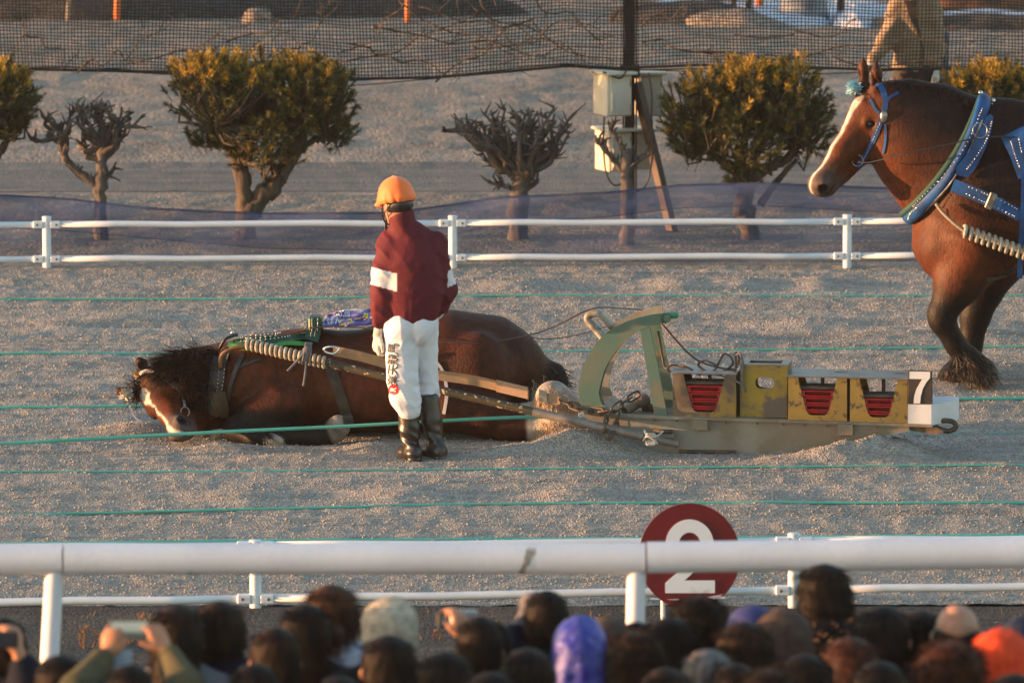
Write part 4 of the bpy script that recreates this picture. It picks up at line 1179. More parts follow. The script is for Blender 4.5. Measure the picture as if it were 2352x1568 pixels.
glove('glove', J(1006, 722, .23), Matrix((Vector((-.5, .4, -.75)), Vector((-.4, -.9, -.1)), Vector((.75, .1, -.6)))).transposed(), M_glove, jk, 1.0, side=-1)
# trousers
S = SDF((lo.x - .02, YJ - .30, J(0, 975).z), (hi.x, YJ + .40, J(0, 690).z), .0068)
S.chain([jq(944, 702, .0, 50), jq(945, 735, .0, 60)], .04, u=UYs, sc=.70)
S.chain([jq(920, 745, .0, 42), jq(922, 800, -.02, 38), jq(925, 870, -.03, 36), jq(931, 915, -.03, 33), jq(940, 940, -.03, 27)], .014)
S.chain([jq(970, 745, .03, 38), jq(976, 800, .06, 29), jq(980, 860, .09, 26), jq(984, 890, .09, 24), jq(986, 908, .09, 23)], .012)
S.ell(J(966, 755, -.05), (.07, .075, .10), .02); S.ell(J(922, 755, -.06), (.078, .075, .10), .02)
def tw(X, Y, Z):
    lowL = np.clip((J(0, 860).z - Z) / .2, 0, 1)
    f = .0075 * np.sin(Z * 88 + X * 42 + 3 * np.sin(X * 20) + 2 * np.sin(Y * 25)) * lowL * (.4 + vn(X * 9, Z * 7, 2, 3) * 2)
    g = .0085 * np.sin((X * .8 + Z) * 42 + 3 * np.sin(Z * 13)) * vn(X * 7 + 2, Z * 6 + 1, 2, 6) * 2
    top = np.clip((Z - J(0, 730).z) / .06, 0, 1) * .0035 * np.sin(X * 110 + 2 * np.sin(X * 31))
    cr = lambda a, p: a * (1 - np.abs(np.sin(p))) ** 2.2
    knee = np.exp(-((Z - J(0, 905).z) / .11) ** 2); seat = np.exp(-((Z - J(0, 780).z) / .07) ** 2)
    h = -cr(.010, Z * 34 + X * 16 + 1.6 * np.sin(X * 17 + Y * 12) + 2.5 * vn(X * 6, Z * 6, 2, 9)) * knee - cr(.008, (Z - 1.1 * (X - J(960, 0).x)) * 30 + 2 * vn(X * 5, Z * 5, 2, 8)) * seat * .8 - cr(.005, X * 30 + Z * 5 + 3 * vn(X * 4, Z * 3, 2, 2)) * .7
    return .5 * f + .5 * g + h + top + .005 * vn(X * 11, Z * 11 + Y * 5, 2, 7)
S.wrinkle(tw)
V, Q = S.mesh()
M_trs = mat('white_trousers', (.70, .72, .78), .65, (.62, .64, .70), 7, bump=.001, bs=40)
trs = mobj('trousers', V, Q, M_trs, jk, smooth=True); BT = bvh_of(V, Q)
for ch, yy in (('馬', 800), ('競', 825), ('天', 849), ('楽', 873)):
    lettering('lettering', ch, BT, 905, yy, 27, -84, M_lk, trs, .003)
V_c = []; 
for q in [0.01] + [.25 * k for k in range(1, 5)]:
    for k in range(28):
        a = 6.28319 * k / 28; V_c.append(surf(BT, 904.5 + 11.5 * q * math.cos(a), 894 + 12.5 * q * math.sin(a), .0025) or J(904 + 11 * q * math.cos(a), 894 + 12 * q * math.sin(a), -.1))
Fc_ = [(i * 28 + k, i * 28 + (k + 1) % 28, (i + 1) * 28 + (k + 1) % 28, (i + 1) * 28 + k) for i in range(4) for k in range(28)]
mobj('badge', V_c, Fc_, M_lr, trs); lettering('lettering', 'R', BT, 904.5, 894, 17, -80, M_lw, trs, .005, bold=.03)
# tall boots
M_boot = mat('black_boot', (.013, .011, .010), .35, (.035, .026, .02), 7, bump=.002, bs=18, spec=.6, c3=(.12, .095, .07), ns3=9, thr3=(.62, .8))
for (tp, kn, an, toe, hl_) in (((938, 948, -.02), (941, 985, -.02), (946, 1040, -.03), (930, 1054, .10), (952, 1054, -.07)),
                               ((986, 918, .07), (992, 965, .06), (1002, 1030, .03), (980, 1046, .15), (1010, 1044, -.0))):
    S = SDF((J(900, 0).x, YJ - .22, -.05), (J(1040, 0).x, YJ + .38, .46), .008)
    S.chain([(J(*tp), .064), (J(*kn), .063), (J(*an), .044)], .02)
    f0, f1 = J(*hl_), J(*toe); f0.z = .045; f1.z = .035
    S.cone(f0, f1, .045, .040, .03); S.ell(f1, (.05, .06, .036), .02); S.cone(J(*an), f0, .044, .042, .03)
    S.plane((0, 0, -.012), (0, 0, -1))
    S.wrinkle(lambda X, Y, Z: .006 * np.sin(Z * 95 + X * 40 + 2 * np.sin(Y * 30)) * np.exp(-((Z - .13) / .07) ** 2) + .002 * vn(X * 20, Z * 16, 2, 3))
    V, Q = S.mesh(); b = mobj('boot', V, Q, M_boot, jk, smooth=True)
    tpz = J(*tp)
    mm = MB(); d = (f1 - f0); d.z = 0; d.normalize(); mid = (f0 + f1) / 2
    mm.tube([f0 + Vector((0, 0, -.048)), f0 + Vector((0, 0, -.02))], .046, 14).build('heel', M_boot, b, smooth=True)
# ================================================================== THE SLED AND ITS LOAD
PSI = math.radians(8)
SO = G(1750, 1046); SO.z = 0.0
XS = Vector((math.cos(PSI), -math.sin(PSI), 0)); YS = Vector((math.sin(PSI), math.cos(PSI), 0))
def SP(px, py, w=0.0):
    v = ray(px, py); o = SO + YS * w
    return CAMP + v * ((o - CAMP).dot(YS) / v.dot(YS))
def SU(u, w, z): return SO + XS * u + YS * w + Vector((0, 0, z))
def sl_prism(name, poly, w0, w1, m, parent, **kw):
    """outline given in frame units on the near plane, extruded straight back between w0 and w1"""
    return MB().prism(poly, lambda u, v, w: SP(u, v, 0) + YS * w, w0, w1).build(name, m, parent, **kw)
RS = Matrix((XS, YS, Vector((0, 0, 1)))).transposed()
M_sled = mat('sled_steel', (.26, .24, .20), .6, (.20, .165, .12), 3.5, bump=.0015, bs=60, c3=(.13, .085, .05), ns3=9, thr3=(.6, .72), metal=.15)
M_sgreen = mat('worn_green_paint', (.075, .15, .118), .5, (.115, .15, .115), 4, bump=.001, bs=70, c3=(.17, .13, .085), ns3=7, thr3=(.58, .70))
M_bgreen = mat('bright_green_paint', (.03, .28, .14), .4)
M_iron = mat('chain_iron', (.075, .065, .06), .6, (.13, .09, .06), 30, metal=.5)
sled = thing('weight_sled', 'worn green and grey steel pulling sled half buried in gravel, carrying weight boxes', 'sled', SU(0, .25, 0), -PSI)
W_ = .50
# side plates
side = [(1392, 985), (1418, 957), (1500, 958), (2086, 975), (2088, 990), (2060, 995), (2030, 1000), (2012, 1008), (2002, 1024), (2000, 1052), (1700, 1064), (1500, 1052), (1430, 1020)]
for w in (0, W_ - .014): sl_prism('runner', side, w, w + .014, M_sled, sled)
for w in (-.004, W_ - .05): sl_prism('top_flange', [(1416, 951), (2142, 974), (2142, 980), (1416, 958)], w - .012, w + .06, M_sled, sled)
sl_prism('deck', [(1440, 954), (2120, 975), (2120, 979), (1440, 958)], .03, W_ - .055, mat('deck_steel', (.12, .11, .10), .7, (.2, .17, .14), 12, bump=.002, bs=120), sled)
for x0, x1, y0, y1 in ((1592, 1627, 962, 984), (1926, 1960, 972, 996)):
    sl_prism('mounting_block', [(x0, y0), (x1, y0 + 1), (x1, y1 + 1), (x0, y1)], -.045, -.001, M_sled, sled)
for x in (1503, 1555, 1610, 1667, 1740, 1800, 1848, 1900, 1958, 2015):
    y = 958 + (x - 1416) * .0317
    MB().tube([SP(x, y + 4, -.014), SP(x, y + 4, -.024)], .008, 6).build('bolt', M_iron, sled)
# curved nose and arches
outer = smooth2([(1336, 935), (1329, 905), (1330, 880), (1340, 840), (1362, 798), (1395, 762), (1440, 738), (1490, 724), (1535, 718)], 6)
inner = smooth2([(1530, 742), (1495, 748), (1455, 768), (1420, 800), (1392, 842), (1380, 880), (1376, 905), (1384, 930)], 6)
nose_o = [(1336, 935), (1345, 960), (1362, 985), (1395, 1005)]; nose_i = [(1440, 1005), (1438, 965), (1400, 950), (1384, 930)]
sl_prism('arch', outer + inner, -.004, .016, M_sgreen, sled)
sl_prism('arch', [q for q in outer if q[0] < 1505] + [q for q in inner if q[0] < 1505], W_ - .024, W_ - .004, M_sled, sled)
# curved sheet between the arch plates, low part
inn = [(1384, 930), (1377, 905), (1381, 878), (1393, 840)]
sh_o = smooth2([(1412, 950), (1388, 930), (1379, 905), (1383, 876), (1396, 838)], 5); sh = sh_o + [(x - 4, y) for x, y in sh_o[::-1]]
sl_prism('nose_sheet', [(1334, 930), (1342, 958), (1362, 982), (1400, 1004), (1446, 1010), (1446, 962), (1412, 952), (1388, 930)], .017, W_ - .025, M_sled, sled)
sl_prism('nose_plate', [(1336, 930), (1345, 960), (1362, 985), (1400, 1006), (1448, 1010), (1440, 956), (1410, 952), (1386, 930)], -.003, .014, M_sled, sled)
M_dkrim = mat('shadowed_green_steel', (.05, .07, .055), .6, (.09, .075, .05), 8)
# arch rim flange (visible inner face), near plate's shadow put into its dark colour
rim = smooth2([(1384, 930), (1376, 905), (1380, 880), (1392, 842), (1420, 800), (1455, 768), (1495, 748)], 5)
V_ = []; Fc = []
for i, (x, y) in enumerate(rim):
    p = SP(x, y, 0); V_ += [p + YS * .016, p + YS * .075, p + YS * .075 + Vector((.004, 0, .003)), p + YS * .016 + Vector((.004, 0, .003))]
for i in range(len(rim) - 1):
    for c in range(4): Fc.append((4 * i + c, 4 * i + (c + 1) % 4, 4 * i + 4 + (c + 1) % 4, 4 * i + 4 + c))
mobj('arch_rim', V_, Fc, M_dkrim, sled)
# struts
sl_prism('strut', [(1468, 748), (1490, 744), (1512, 850), (1533, 955), (1503, 955), (1487, 855)], -.002, .03, M_sgreen, sled)
sl_prism('strut', [(1468, 748), (1490, 744), (1512, 850), (1533, 955), (1503, 955), (1487, 855)], W_ - .05, W_ - .02, M_sgreen, sled)
# hand bars at the tip
tipn, tipf = SP(1531, 731, -.02), SP(1531, 731, W_ + .03)
MB().pipe(tipn, tipf, .031, 18, .007).build('crossbar', M_bgreen, sled, smooth=True)
MB().tube([tipn + YS * .002, tipn + YS * .012], .028, 18).build('crossbar_end', M_sgreen, sled)
MB().tube(spline([SP(1500, 735, W_ - .1), SP(1520, 726, W_), SP(1545, 724, W_ + .02), SP(1556, 724, W_ + .03)], 5), .019, 12).build('handle', M_bgreen, sled, smooth=True)
MB().tube(spline([SP(1398, 792, .2), SP(1372, 760, .2), SP(1352, 738, .2), SP(1350, 728, .2), SP(1358, 722, .2), SP(1375, 720, .2), SP(1388, 728, .22), SP(1402, 748, .25), SP(1422, 778, .28)], 6), .023, 14).build('grab_handle', mat('worn_handle', (.16, .13, .10), .6, (.42, .40, .36), 9, c3=(.04, .16, .11), ns3=14, thr3=(.58, .64)), sled, smooth=True)
# second strut pair, pipe bits and chain junk on the nose
MB().pipe(SP(1434, 944, .12), SP(1462, 928, .2), .030, 18, .006).build('pipe_stub', M_sled, sled, smooth=True)
MB().ell(SP(1474, 920, .2), (.055, .05, .045), 14).tube([SP(1474, 920, .2), SP(1500, 938, .22)], .02, 10).build('pipe_joint', mat('dusty_iron', (.22, .19, .16), .7, (.13, .11, .09), 12), sled, smooth=True)
MB().tube([SP(1475, 938, .25), SP(1520, 940, .25)], .018, 8).build('cross_tie', M_iron, sled, smooth=True)
# rear tow hook
MB().tube(spline([SP(2110, 978, .1), SP(2150, 982, .1), SP(2178, 990, .1), SP(2196, 980, .1), SP(2188, 968, .1), SP(2165, 966, .1), SP(2148, 972, .1)], 5), .016, 10).build('tow_hook', M_iron, sled, smooth=True)
sl_prism('rear_lug', [(2086, 976), (2140, 978), (2168, 992), (2150, 998), (2090, 990)], .02, .06, M_rust, sled)
# side cleat for the shaft
MB().tube([SP(1500, 990, -.03), SP(1545, 991, -.03)], .014, 8).build('cleat', M_iron, sled, smooth=True)
MB().box(SP(1530, 996, -.012), (.10, .024, .05), RS, bev=.004).build('cleat_base', M_sled, sled)
MB().tube([SP(1560, 1036, -.02), SP(1690, 1038, -.02)], .012, 6).build('runner_shoe', M_iron, sled)

# ---- weight boxes
M_yel = mat('worn_yellow_paint', (.52, .28, .055), .6, (.42, .23, .05), 4, bump=.001, bs=80, c3=(.15, .085, .05), ns3=13, thr3=(.54, .60), metal=.1)
M_yel2 = mat('rusted_yellow_paint', (.16, .12, .075), .6, (.30, .19, .04), 3.2, thr=(.54, .62), bump=.001, bs=80, c3=(.12, .08, .055), ns3=11, thr3=(.50, .62), metal=.1)
M_btop = mat('box_top_steel', (.27, .25, .24), .42, (.20, .17, .16), 5, c3=(.13, .09, .06), ns3=12, thr3=(.62, .7), metal=.35)
M_red = mat('red_weight_paint', (.50, .012, .018), .4, (.36, .012, .016), 8, bump=.0008, bs=70, c3=(.16, .05, .045), ns3=9, thr3=(.6, .7))
M_redd = mat('dusty_red_paint', (.30, .05, .045), .6, (.20, .05, .045), 10)
M_dark = mat('dark_steel', (.05, .045, .042), .7, (.09, .07, .055), 10)
def weight_box(label, x0, x1, yt, yb, dep, m, slabs, tops, w0=.012):
    A, B = SP(x0, yb, w0), SP(x1, yb, w0); T0 = SP(x0, yt, w0)
    wd = (B - A).length; hgt = T0.z - A.z; zb = min(A.z, B.z) + .002
    t = thing('weight_box', label, 'weight box', A + XS * wd / 2 + YS * dep / 2, -PSI, 'weight boxes on the sled')
    t.location.z = zb; MW[t] = Matrix.Translation((t.location.x, t.location.y, zb)) @ Matrix.Rotation(-PSI, 4, 'Z')
    L = lambda u, w, z: A + XS * u + YS * w + Vector((0, 0, zb - A.z + z))
    a, b = .165 * wd, .31 * wd
    U = [(0, 0), (wd, 0), (wd, hgt), (wd - a, hgt), (wd - b + .004, hgt * .25), (wd - b - .012, hgt * .15), (wd - b - .03, hgt * .12), (b + .03, hgt * .12), (b + .012, hgt * .15), (b - .004, hgt * .25), (a, hgt), (0, hgt)]
    for nm, w in (('front_panel', 0), ('back_panel', dep - .01)):
        MB().prism(U, lambda u, v, w_: L(u, w_, v), w, w + .01).build(nm, m, t)
    for u in (.0005, wd - .0105): MB().box(L(u + .005, dep / 2, hgt / 2), (.01, dep - .021, hgt - .002), RS).build('side_panel', m, t)
    MB().box(L(wd / 2, dep / 2, .006), (wd - .022, dep - .022, .012), RS).build('floor_plate', M_dark, t)
    # top plate with an oval lifting slot near the right end
    cx, cz = wd * .86, dep * .62; ra, rb = .055, .028; n = 24; X0, X1, Y0, Y1 = -.012, wd + .006, -.016, dep + .006
    V_ = []; 
    for k in range(n):
        th = 2 * math.pi * (k + .5) / n; dx, dy = math.cos(th), math.sin(th)
        s_ = min((X1 - cx) / dx if dx > 0 else (X0 - cx) / dx, (Y1 - cz) / dy if dy > 0 else (Y0 - cz) / dy)
        V_.append((cx + min(ra, X1 - cx - .006) * dx if dx > 0 else cx + ra * dx, cz + rb * dy, cx + s_ * dx, cz + s_ * dy))
    cor = [(X1, Y1), (X0, Y1), (X0, Y0), (X1, Y0)]
    mb = MB(); pts = []
    for z in (hgt, hgt + .009): pts += [L(q[0], q[1], z) for q in V_] + [L(q[2], q[3], z) for q in V_] + [L(c[0], c[1], z) for c in cor]
    N2 = 2 * n + 4; fs = []
    for k in range(n):
        l = (k + 1) % n
        for o_, fl in ((0, 1), (N2, 0)):
            f = (o_ + k, o_ + l, o_ + n + l, o_ + n + k); fs.append(f if fl else f[::-1])
            pa, pb = V_[k][2:], V_[l][2:]
            if abs(pa[0] - pb[0]) > 1e-6 and abs(pa[1] - pb[1]) > 1e-6:
                ci = min(range(4), key=lambda c: math.hypot(cor[c][0] - (pa[0] + pb[0]) / 2, cor[c][1] - (pa[1] + pb[1]) / 2))
                f = (o_ + n + k, o_ + n + l, o_ + 2 * n + ci); fs.append(f if fl else f[::-1])
        fs.append((k, N2 + k, N2 + l, l))
    loop = sorted([(math.atan2(q[3] - cz, q[2] - cx), n + i) for i, q in enumerate(V_)] + [(math.atan2(c[1] - cz, c[0] - cx), 2 * n + i) for i, c in enumerate(cor)])
    for (_, p_), (_, q_2) in zip(loop, loop[1:] + loop[:1]): fs.append((p_, q_2, N2 + q_2, N2 + p_))
    mb.add(pts, fs); mb.build('top_plate', tops, t)
    # red slabs stacked inside
    st = thing('weight_stack', slabs[2], 'weights', L(wd / 2, dep / 2, .013), -PSI, 'red weights inside the boxes')
    n_s, sh_ = slabs[0], slabs[1]
    for k in range(n_s):
        z0 = .014 + k * (sh_ + .003); f0 = (z0 + sh_ / 2 - .12 * hgt) / (.88 * hgt); half = (wd / 2 - b) + (b - a) * max(0, min(1, f0)) + .012
        mb = MB(); c = L(wd / 2, .054, z0 + sh_ / 2); gh = sh_ * .5; gw = half * 1.45
        mb.box(c + YS * .09, (2 * half, .10, sh_ - .001), RS)
        mb.box(c + Vector((0, 0, (sh_ + gh) / 4)), (2 * half, .08, (sh_ - gh) / 2), RS, bev=.003); mb.box(c - Vector((0, 0, (sh_ + gh) / 4)), (2 * half, .08, (sh_ - gh) / 2), RS, bev=.003)
        for sg in (-1, 1): mb.box(c + XS * (sg * (half + gw / 2) / 2), (half - gw / 2, .079, gh + .004), RS)
        mb.build('slab', M_red if k % 2 == 0 or slabs[1] > .05 else M_red, st)
    zt = .014 + n_s * (sh_ + .003)
    MB().box(L(wd / 2, .10, zt + .012), (wd * .62, .16, .02), RS, bev=.004).build('cap_slab', M_dark, st)
    MB().tube([L(wd * .55, .12, zt + .022), L(wd * .55, .12, hgt - .001)], .012, 8).build('lifting_bolt', M_iron, st)
    return L, wd, hgt
weight_box('rusty weight box nearest the sled arch, with strap loops on its lid', 1545, 1690, 858, 958, .34, M_yel2, (4, .043, 'four bright red slotted weight slabs inside the rustiest box'), M_btop)
weight_box('yellow weight box between the upright yellow box and the box beside the number board', 1810, 1945, 866, 965, .34, M_yel, (4, .040, 'red weight slabs inside the middle yellow box, four high'), M_btop)
weight_box('yellow weight box standing right against the number seven board', 1952, 2084, 869, 970, .34, M_yel, (3, .042, 'red weight slabs inside the box next to the number board, three high'), M_btop)
# upright box with an oval hand hole
def plate_hole(A, ex, ey, wd, hg, c, ra, rb, th, nrm, name, m, parent, n=32):
    V_ = []; cor = [(wd, hg), (0, hg), (0, 0), (wd, 0)]
    for k in range(n):
        t_ = 2 * math.pi * (k + .5) / n; dx, dy = math.cos(t_), math.sin(t_)
        s_ = min((wd - c[0]) / dx if dx > 0 else -c[0] / dx, (hg - c[1]) / dy if dy > 0 else -c[1] / dy)
        e_ = lambda v: math.copysign(abs(v) ** .7, v)
        V_.append((c[0] + ra * e_(dx), c[1] + rb * e_(dy), c[0] + s_ * dx, c[1] + s_ * dy))
    pts = []
    for d in (0, th): pts += [A + ex * q[0] + ey * q[1] + nrm * d for q in V_] + [A + ex * q[2] + ey * q[3] + nrm * d for q in V_] + [A + ex * q[0] + ey * q[1] + nrm * d for q in cor]
    N2 = 2 * n + 4; fs = []
    for k in range(n):
        l = (k + 1) % n
        for o_ in (0, N2):
            fs.append((o_ + k, o_ + l, o_ + n + l, o_ + n + k)); pa, pb = V_[k][2:], V_[l][2:]
            if abs(pa[0] - pb[0]) > 1e-6 and abs(pa[1] - pb[1]) > 1e-6:
                ci = min(range(4), key=lambda q: math.hypot(cor[q][0] - (pa[0] + pb[0]) / 2, cor[q][1] - (pa[1] + pb[1]) / 2)); fs.append((o_ + n + k, o_ + n + l, o_ + 2 * n + ci))
        fs.append((k, N2 + k, N2 + l, l))
    loop = sorted([(math.atan2(q[3] - c[1], q[2] - c[0]), n + i) for i, q in enumerate(V_)] + [(math.atan2(q[1] - c[1], q[0] - c[0]), 2 * n + i) for i, q in enumerate(cor)])
    for (_, p_), (_, q2) in zip(loop, loop[1:] + loop[:1]): fs.append((p_, q2, N2 + q2, N2 + p_))
    return mobj(name, pts, fs, m, parent)
M_yel3 = mat('flaking_yellow_paint', (.32, .22, .03), .5, (.24, .16, .035), 6, bump=.001, bs=80, c3=(.13, .10, .08), ns3=5.5, thr3=(.50, .56), metal=.1)
A = SP(1700, 957, .05); B = SP(1808, 957, .05); T0 = SP(1700, 838, .05)
wd, hg, dp = (B - A).length, T0.z - A.z, .24
ub = thing('weight_box', 'flaking yellow upright box with an oval hand hole', 'weight box', A + XS * wd / 2 + YS * dp / 2, -PSI, 'weight boxes on the sled')
plate_hole(A, XS, Vector((0, 0, 1)), wd, hg, (wd * .52, hg * .66), wd * .20, hg * .11, .01, YS, 'front_panel', M_yel3, ub)
plate_hole(A + YS * dp, XS, Vector((0, 0, 1)), wd, hg, (wd * .52, hg * .60), wd * .24, hg * .13, .01, YS, 'back_panel', M_yel3, ub)
for u in (.006, wd - .006): MB().box(A + XS * u + YS * (dp / 2 + .005) + Vector((0, 0, hg / 2)), (.011, dp - .011, hg - .002), RS).build('side_panel', M_yel2, ub)
for w in (.02, dp - .02): MB().box(A + XS * wd / 2 + YS * w + Vector((0, 0, hg + .004)), (wd + .012, .05, .01), RS).build('rim_plate', M_btop, ub)
for u in (.02, wd - .02): MB().box(A + XS * u + YS * dp / 2 + Vector((0, 0, hg + .0045)), (.05, dp - .09, .009), RS).build('rim_plate', M_btop, ub)
# white end block and the number board
M_wblk = mat('chipped_white_paint', (.66, .66, .68), .55, (.58, .58, .60), 5, c3=(.18, .16, .15), ns3=26, thr3=(.66, .69))
A = SP(2085, 976, .0); B = SP(2139, 977, .0); zt = SP(2085, 928, 0).z
wd = (B - A).length; dp = .40
wb = MB()
prof = [(0, 0), (wd, 0), (wd + .03, .02), (wd + .03, zt - A.z - .01), (wd + .02, zt - A.z), (0, zt - A.z)]
wb.prism([(0, 0), (wd, 0), (wd + .135, dp * .55), (wd + .135, dp), (0, dp)], lambda u, v, z: A + XS * u + YS * v + Vector((0, 0, z)), zt - A.z, .001)
wbo = wb.build('end_block', M_wblk); tag(wbo, 'white painted end block under the number seven board at the sled tail', 'block')
nb = thing('number_board', 'black number board with a white seven standing on the white end block', 'number board', A + XS * wd / 2 + YS * .04, -PSI)
Z1 = SP(2085, 851, 0).z - A.z
MB().box(A + XS * wd / 2 + YS * .006 + Vector((0, 0, (zt - A.z + Z1) / 2 + .002)), (wd, .012, Z1 - (zt - A.z) - .003), RS, bev=.002).build('front_plate', mat('black_board', (.025, .018, .016), .5, (.05, .035, .03), 8), nb)
Rb = RS @ Matrix.Rotation(math.radians(-14), 3, 'X')
MB().box(A + XS * wd / 2 + YS * .062 + Vector((0, 0, (zt - A.z + Z1) / 2)), (wd, .008, (Z1 - (zt - A.z)) * .99), RS @ Matrix.Rotation(math.radians(14), 3, 'X')).build('rear_plate', M_black, nb)
for u in (0.003, wd - .003):
    h0 = zt - A.z
    MB().prism([(.013, h0 + .002), (.10, h0 + .002), (.013, Z1 - .002)], lambda a, b, w: A + XS * (u + w) + YS * a + Vector((0, 0, b)), -.002, .002).build('side_plate', M_black, nb)
seven = [(.06, .98), (.94, .98), (.94, .80), (.78, .66), (.64, .48), (.55, .25), (.52, .03), (.24, .03), (.27, .25), (.36, .46), (.50, .64), (.60, .76), (.06, .76)]
h0 = zt - A.z
MB().prism(seven, lambda u, v, w: A + XS * (u * wd) + Vector((0, 0, h0 + v * (Z1 - h0))) + YS * w, -.004, .001).build('numeral', M_wblk, nb)

# ---- shaft, trace strap, chain
M_shaft = mat('worn_shaft_paint', (.035, .04, .032), .55, (.055, .05, .035), 6, c3=(.50, .43, .28), ns3=34, thr3=(.60, .63), bump=.001, bs=60, spec=.2)
M_pipe = mat('grey_pipe', (.24, .225, .20), .5, (.17, .15, .13), 8, metal=.3, bump=.001, bs=60)
sa, sb, sc_ = P(560, 788, 52.60), P(1225, 945, 52.10), P(1478, 1003, 51.93)
shaft = thing('sled_shaft', 'long paint-speckled draught shaft running from the horse collar down to the sled', 'shaft', (sb.x, sb.y, 0))
MB().tube([P(565, 789, 52.6), P(600, 797, 52.57), P(1000, 893, 52.28), sb], .0255, 16).build('pole', M_shaft, shaft, auto=50)
MB().tube([sb, sc_], .0275, 16).build('sleeve', M_pipe, shaft, auto=50)
MB().pipe(sc_, P(1560, 1021, 51.9), .022, 16, .005).build('pole_end', M_pipe, shaft, smooth=True)
wrap(P(566, 789, 52.6), P(752, 834, 52.46), .029, 17, .0125, 'rope_wrap', shaft, M_wrap)
M_white_rope = mat('white_rope', (.55, .53, .50), .9, (.40, .37, .33), 30, bump=.002, bs=200)
tr_ = MB(); kx = P(1495, 1007, 51.87)
for k in range(4): tr_.tube([kx + Vector((.012 * k - .02, 0, 0)) + Vector((math.cos(a) * .010, -abs(math.sin(a)) * .035, math.sin(a) * .035)) for a in [6.283 * q / 12 for q in range(12)]], .0075, 6, closed=True)
tr_.tube(spline([P(1480, 988, 51.86), P(1487, 1000, 51.84), P(1502, 1003, 51.84), P(1514, 998, 51.86), P(1522, 990, 51.9)], 5), .007, 6)
tr_.tube(spline([P(1478, 1012, 51.86), P(1486, 1002, 51.84), P(1500, 1008, 51.84), P(1510, 1020, 51.86)], 5), .007, 6)
tr_.build('knotted_rope', M_white_rope, shaft, smooth=True)
# blue knotted rope that ties the shaft to the harness
kn = MB(); kc = P(706, 806, 52.44)
for k in range(4): kn.tube([kc + Vector((.010 * k - .018, 0, -.012)) + Vector((math.cos(a) * .012, math.sin(a) * .045 - .01, math.cos(a) * .062)) for a in [6.283 * q / 12 for q in range(12)]], .009, 6, closed=True)
kn.tube(spline([kc + Vector((-.005, -.05, .02)), P(690, 820, 52.4), P(672, 840, 52.4), P(660, 852, 52.4)], 5), .008, 6)
kn.tube(spline([kc + Vector((.0, -.05, .0)), P(703, 835, 52.4), P(701, 860, 52.4), P(697, 886, 52.4)], 5), .008, 6)
kn.ell(kc + Vector((0, -.045, .01)), (.03, .02, .028), 10)
kn.build('tie_rope', mat('faded_blue_rope', (.075, .09, .12), .85, (.12, .12, .13), 40, bump=.002, bs=200), shaft, smooth=True)
M_trace = mat('tan_webbing', (.40, .25, .13), .8, (.31, .20, .11), 9, bump=.001, bs=200, c3=(.20, .17, .14), ns3=4, thr3=(.5, .8))
trace = thing('trace_strap', 'wide tan webbing trace strap stretched from the harness to the sled chain', 'strap', (P(1100, 880, 52.5).x, 52.5, 0))
def band(name, pts, hw, m, parent, th=.006):
    V_ = []; Fc = []
    for p, h in zip(pts, hw if hasattr(hw, '__len__') else [hw] * len(pts)):
        V_ += [p + Vector((0, 0, h)), p - Vector((0, 0, h)), p + Vector((0, th, -h)), p + Vector((0, th, h))]
    for i in range(len(pts) - 1):
        for c in range(4): Fc.append((4 * i + c, 4 * i + (c + 1) % 4, 4 * i + 4 + (c + 1) % 4, 4 * i + 4 + c))
    Fc += [(0, 1, 2, 3), tuple(4 * len(pts) - 4 + c for c in (3, 2, 1, 0))]
    return mobj(name, V_, Fc, m, parent)
band('strap', spline([P(765, 805, 52.5), P(830, 819, 52.48), P(900, 838, 52.5), P(1000, 860, 52.48), P(1100, 876, 52.45), P(1215, 905, 52.38)], 6), .031, M_trace, trace)
band('strap_sleeve', [P(1140, 886, 52.41), P(1212, 903, 52.37)], .036, mat('tan_leather_sleeve', (.46, .29, .18), .5, (.38, .23, .14), 8), trace, .02)
band('buckle', [P(1238, 908, 52.34), P(1256, 912, 52.33)], .036, M_steel, trace, .025)
band('strap_end', [P(1252, 911, 52.35), P(1286, 919, 52.33)], .028, mat('tan_leather_end', (.42, .27, .17), .5), trace, .012)
MB().tube(spline([P(745, 800, 52.45), P(760, 796, 52.43), P(778, 800, 52.43), P(768, 812, 52.43), P(748, 808, 52.45)], 5, True), .007, 8, closed=True).build('hook', M_silver, trace, smooth=True)
def link(c, d, s, L, w, r):
    d = d.normalized(); s = (s - d * s.dot(d)).normalized(); pts = []
    for k in range(16):
        a = 2 * math.pi * k / 16; pts.append(c + d * (math.cos(a) * w + math.copysign(L / 2 - w, math.cos(a)) if abs(math.cos(a)) > 1e-6 else 0) + s * (math.sin(a) * w))
    return MB().tube(pts, r, 7, closed=True)
chain = thing('chain', 'rusty iron chain hooking the tan trace strap to the sled nose', 'chain', (P(1400, 950, 52.2).x, 52.2, 0))
def chain_run(pts, n):
    pp = spline(pts, 12); cum = [0]
    for a, b in zip(pp, pp[1:]): cum.append(cum[-1] + (b - a).length)
    for k in range(n):
        t = (k + .5) / n * cum[-1]; i = next((j for j in range(len(cum) - 1) if cum[j + 1] >= t), len(cum) - 2)
        d = (pp[i + 1] - pp[i]); c = pp[i] + d * ((t - cum[i]) / max(1e-6, cum[i + 1] - cum[i]))
        link(c, d, Vector((0, .3, 1)) if k % 2 else Vector((.2, -1, .3)), cum[-1] / n * 1.38, .021, .0068).build('link', M_iron, chain, smooth=True)
chain_run([P(1290, 920, 52.3), P(1330, 936, 52.2), P(1370, 944, 52.12), P(1402, 943, 52.08), P(1430, 925, 52.15), P(1465, 905, 52.25)], 8)
chain_run([P(1402, 945, 52.06), P(1392, 965, 52.0), P(1388, 985, 51.95), P(1398, 1000, 51.93), P(1410, 990, 51.97), P(1418, 965, 52.02), P(1422, 945, 52.1)], 8)
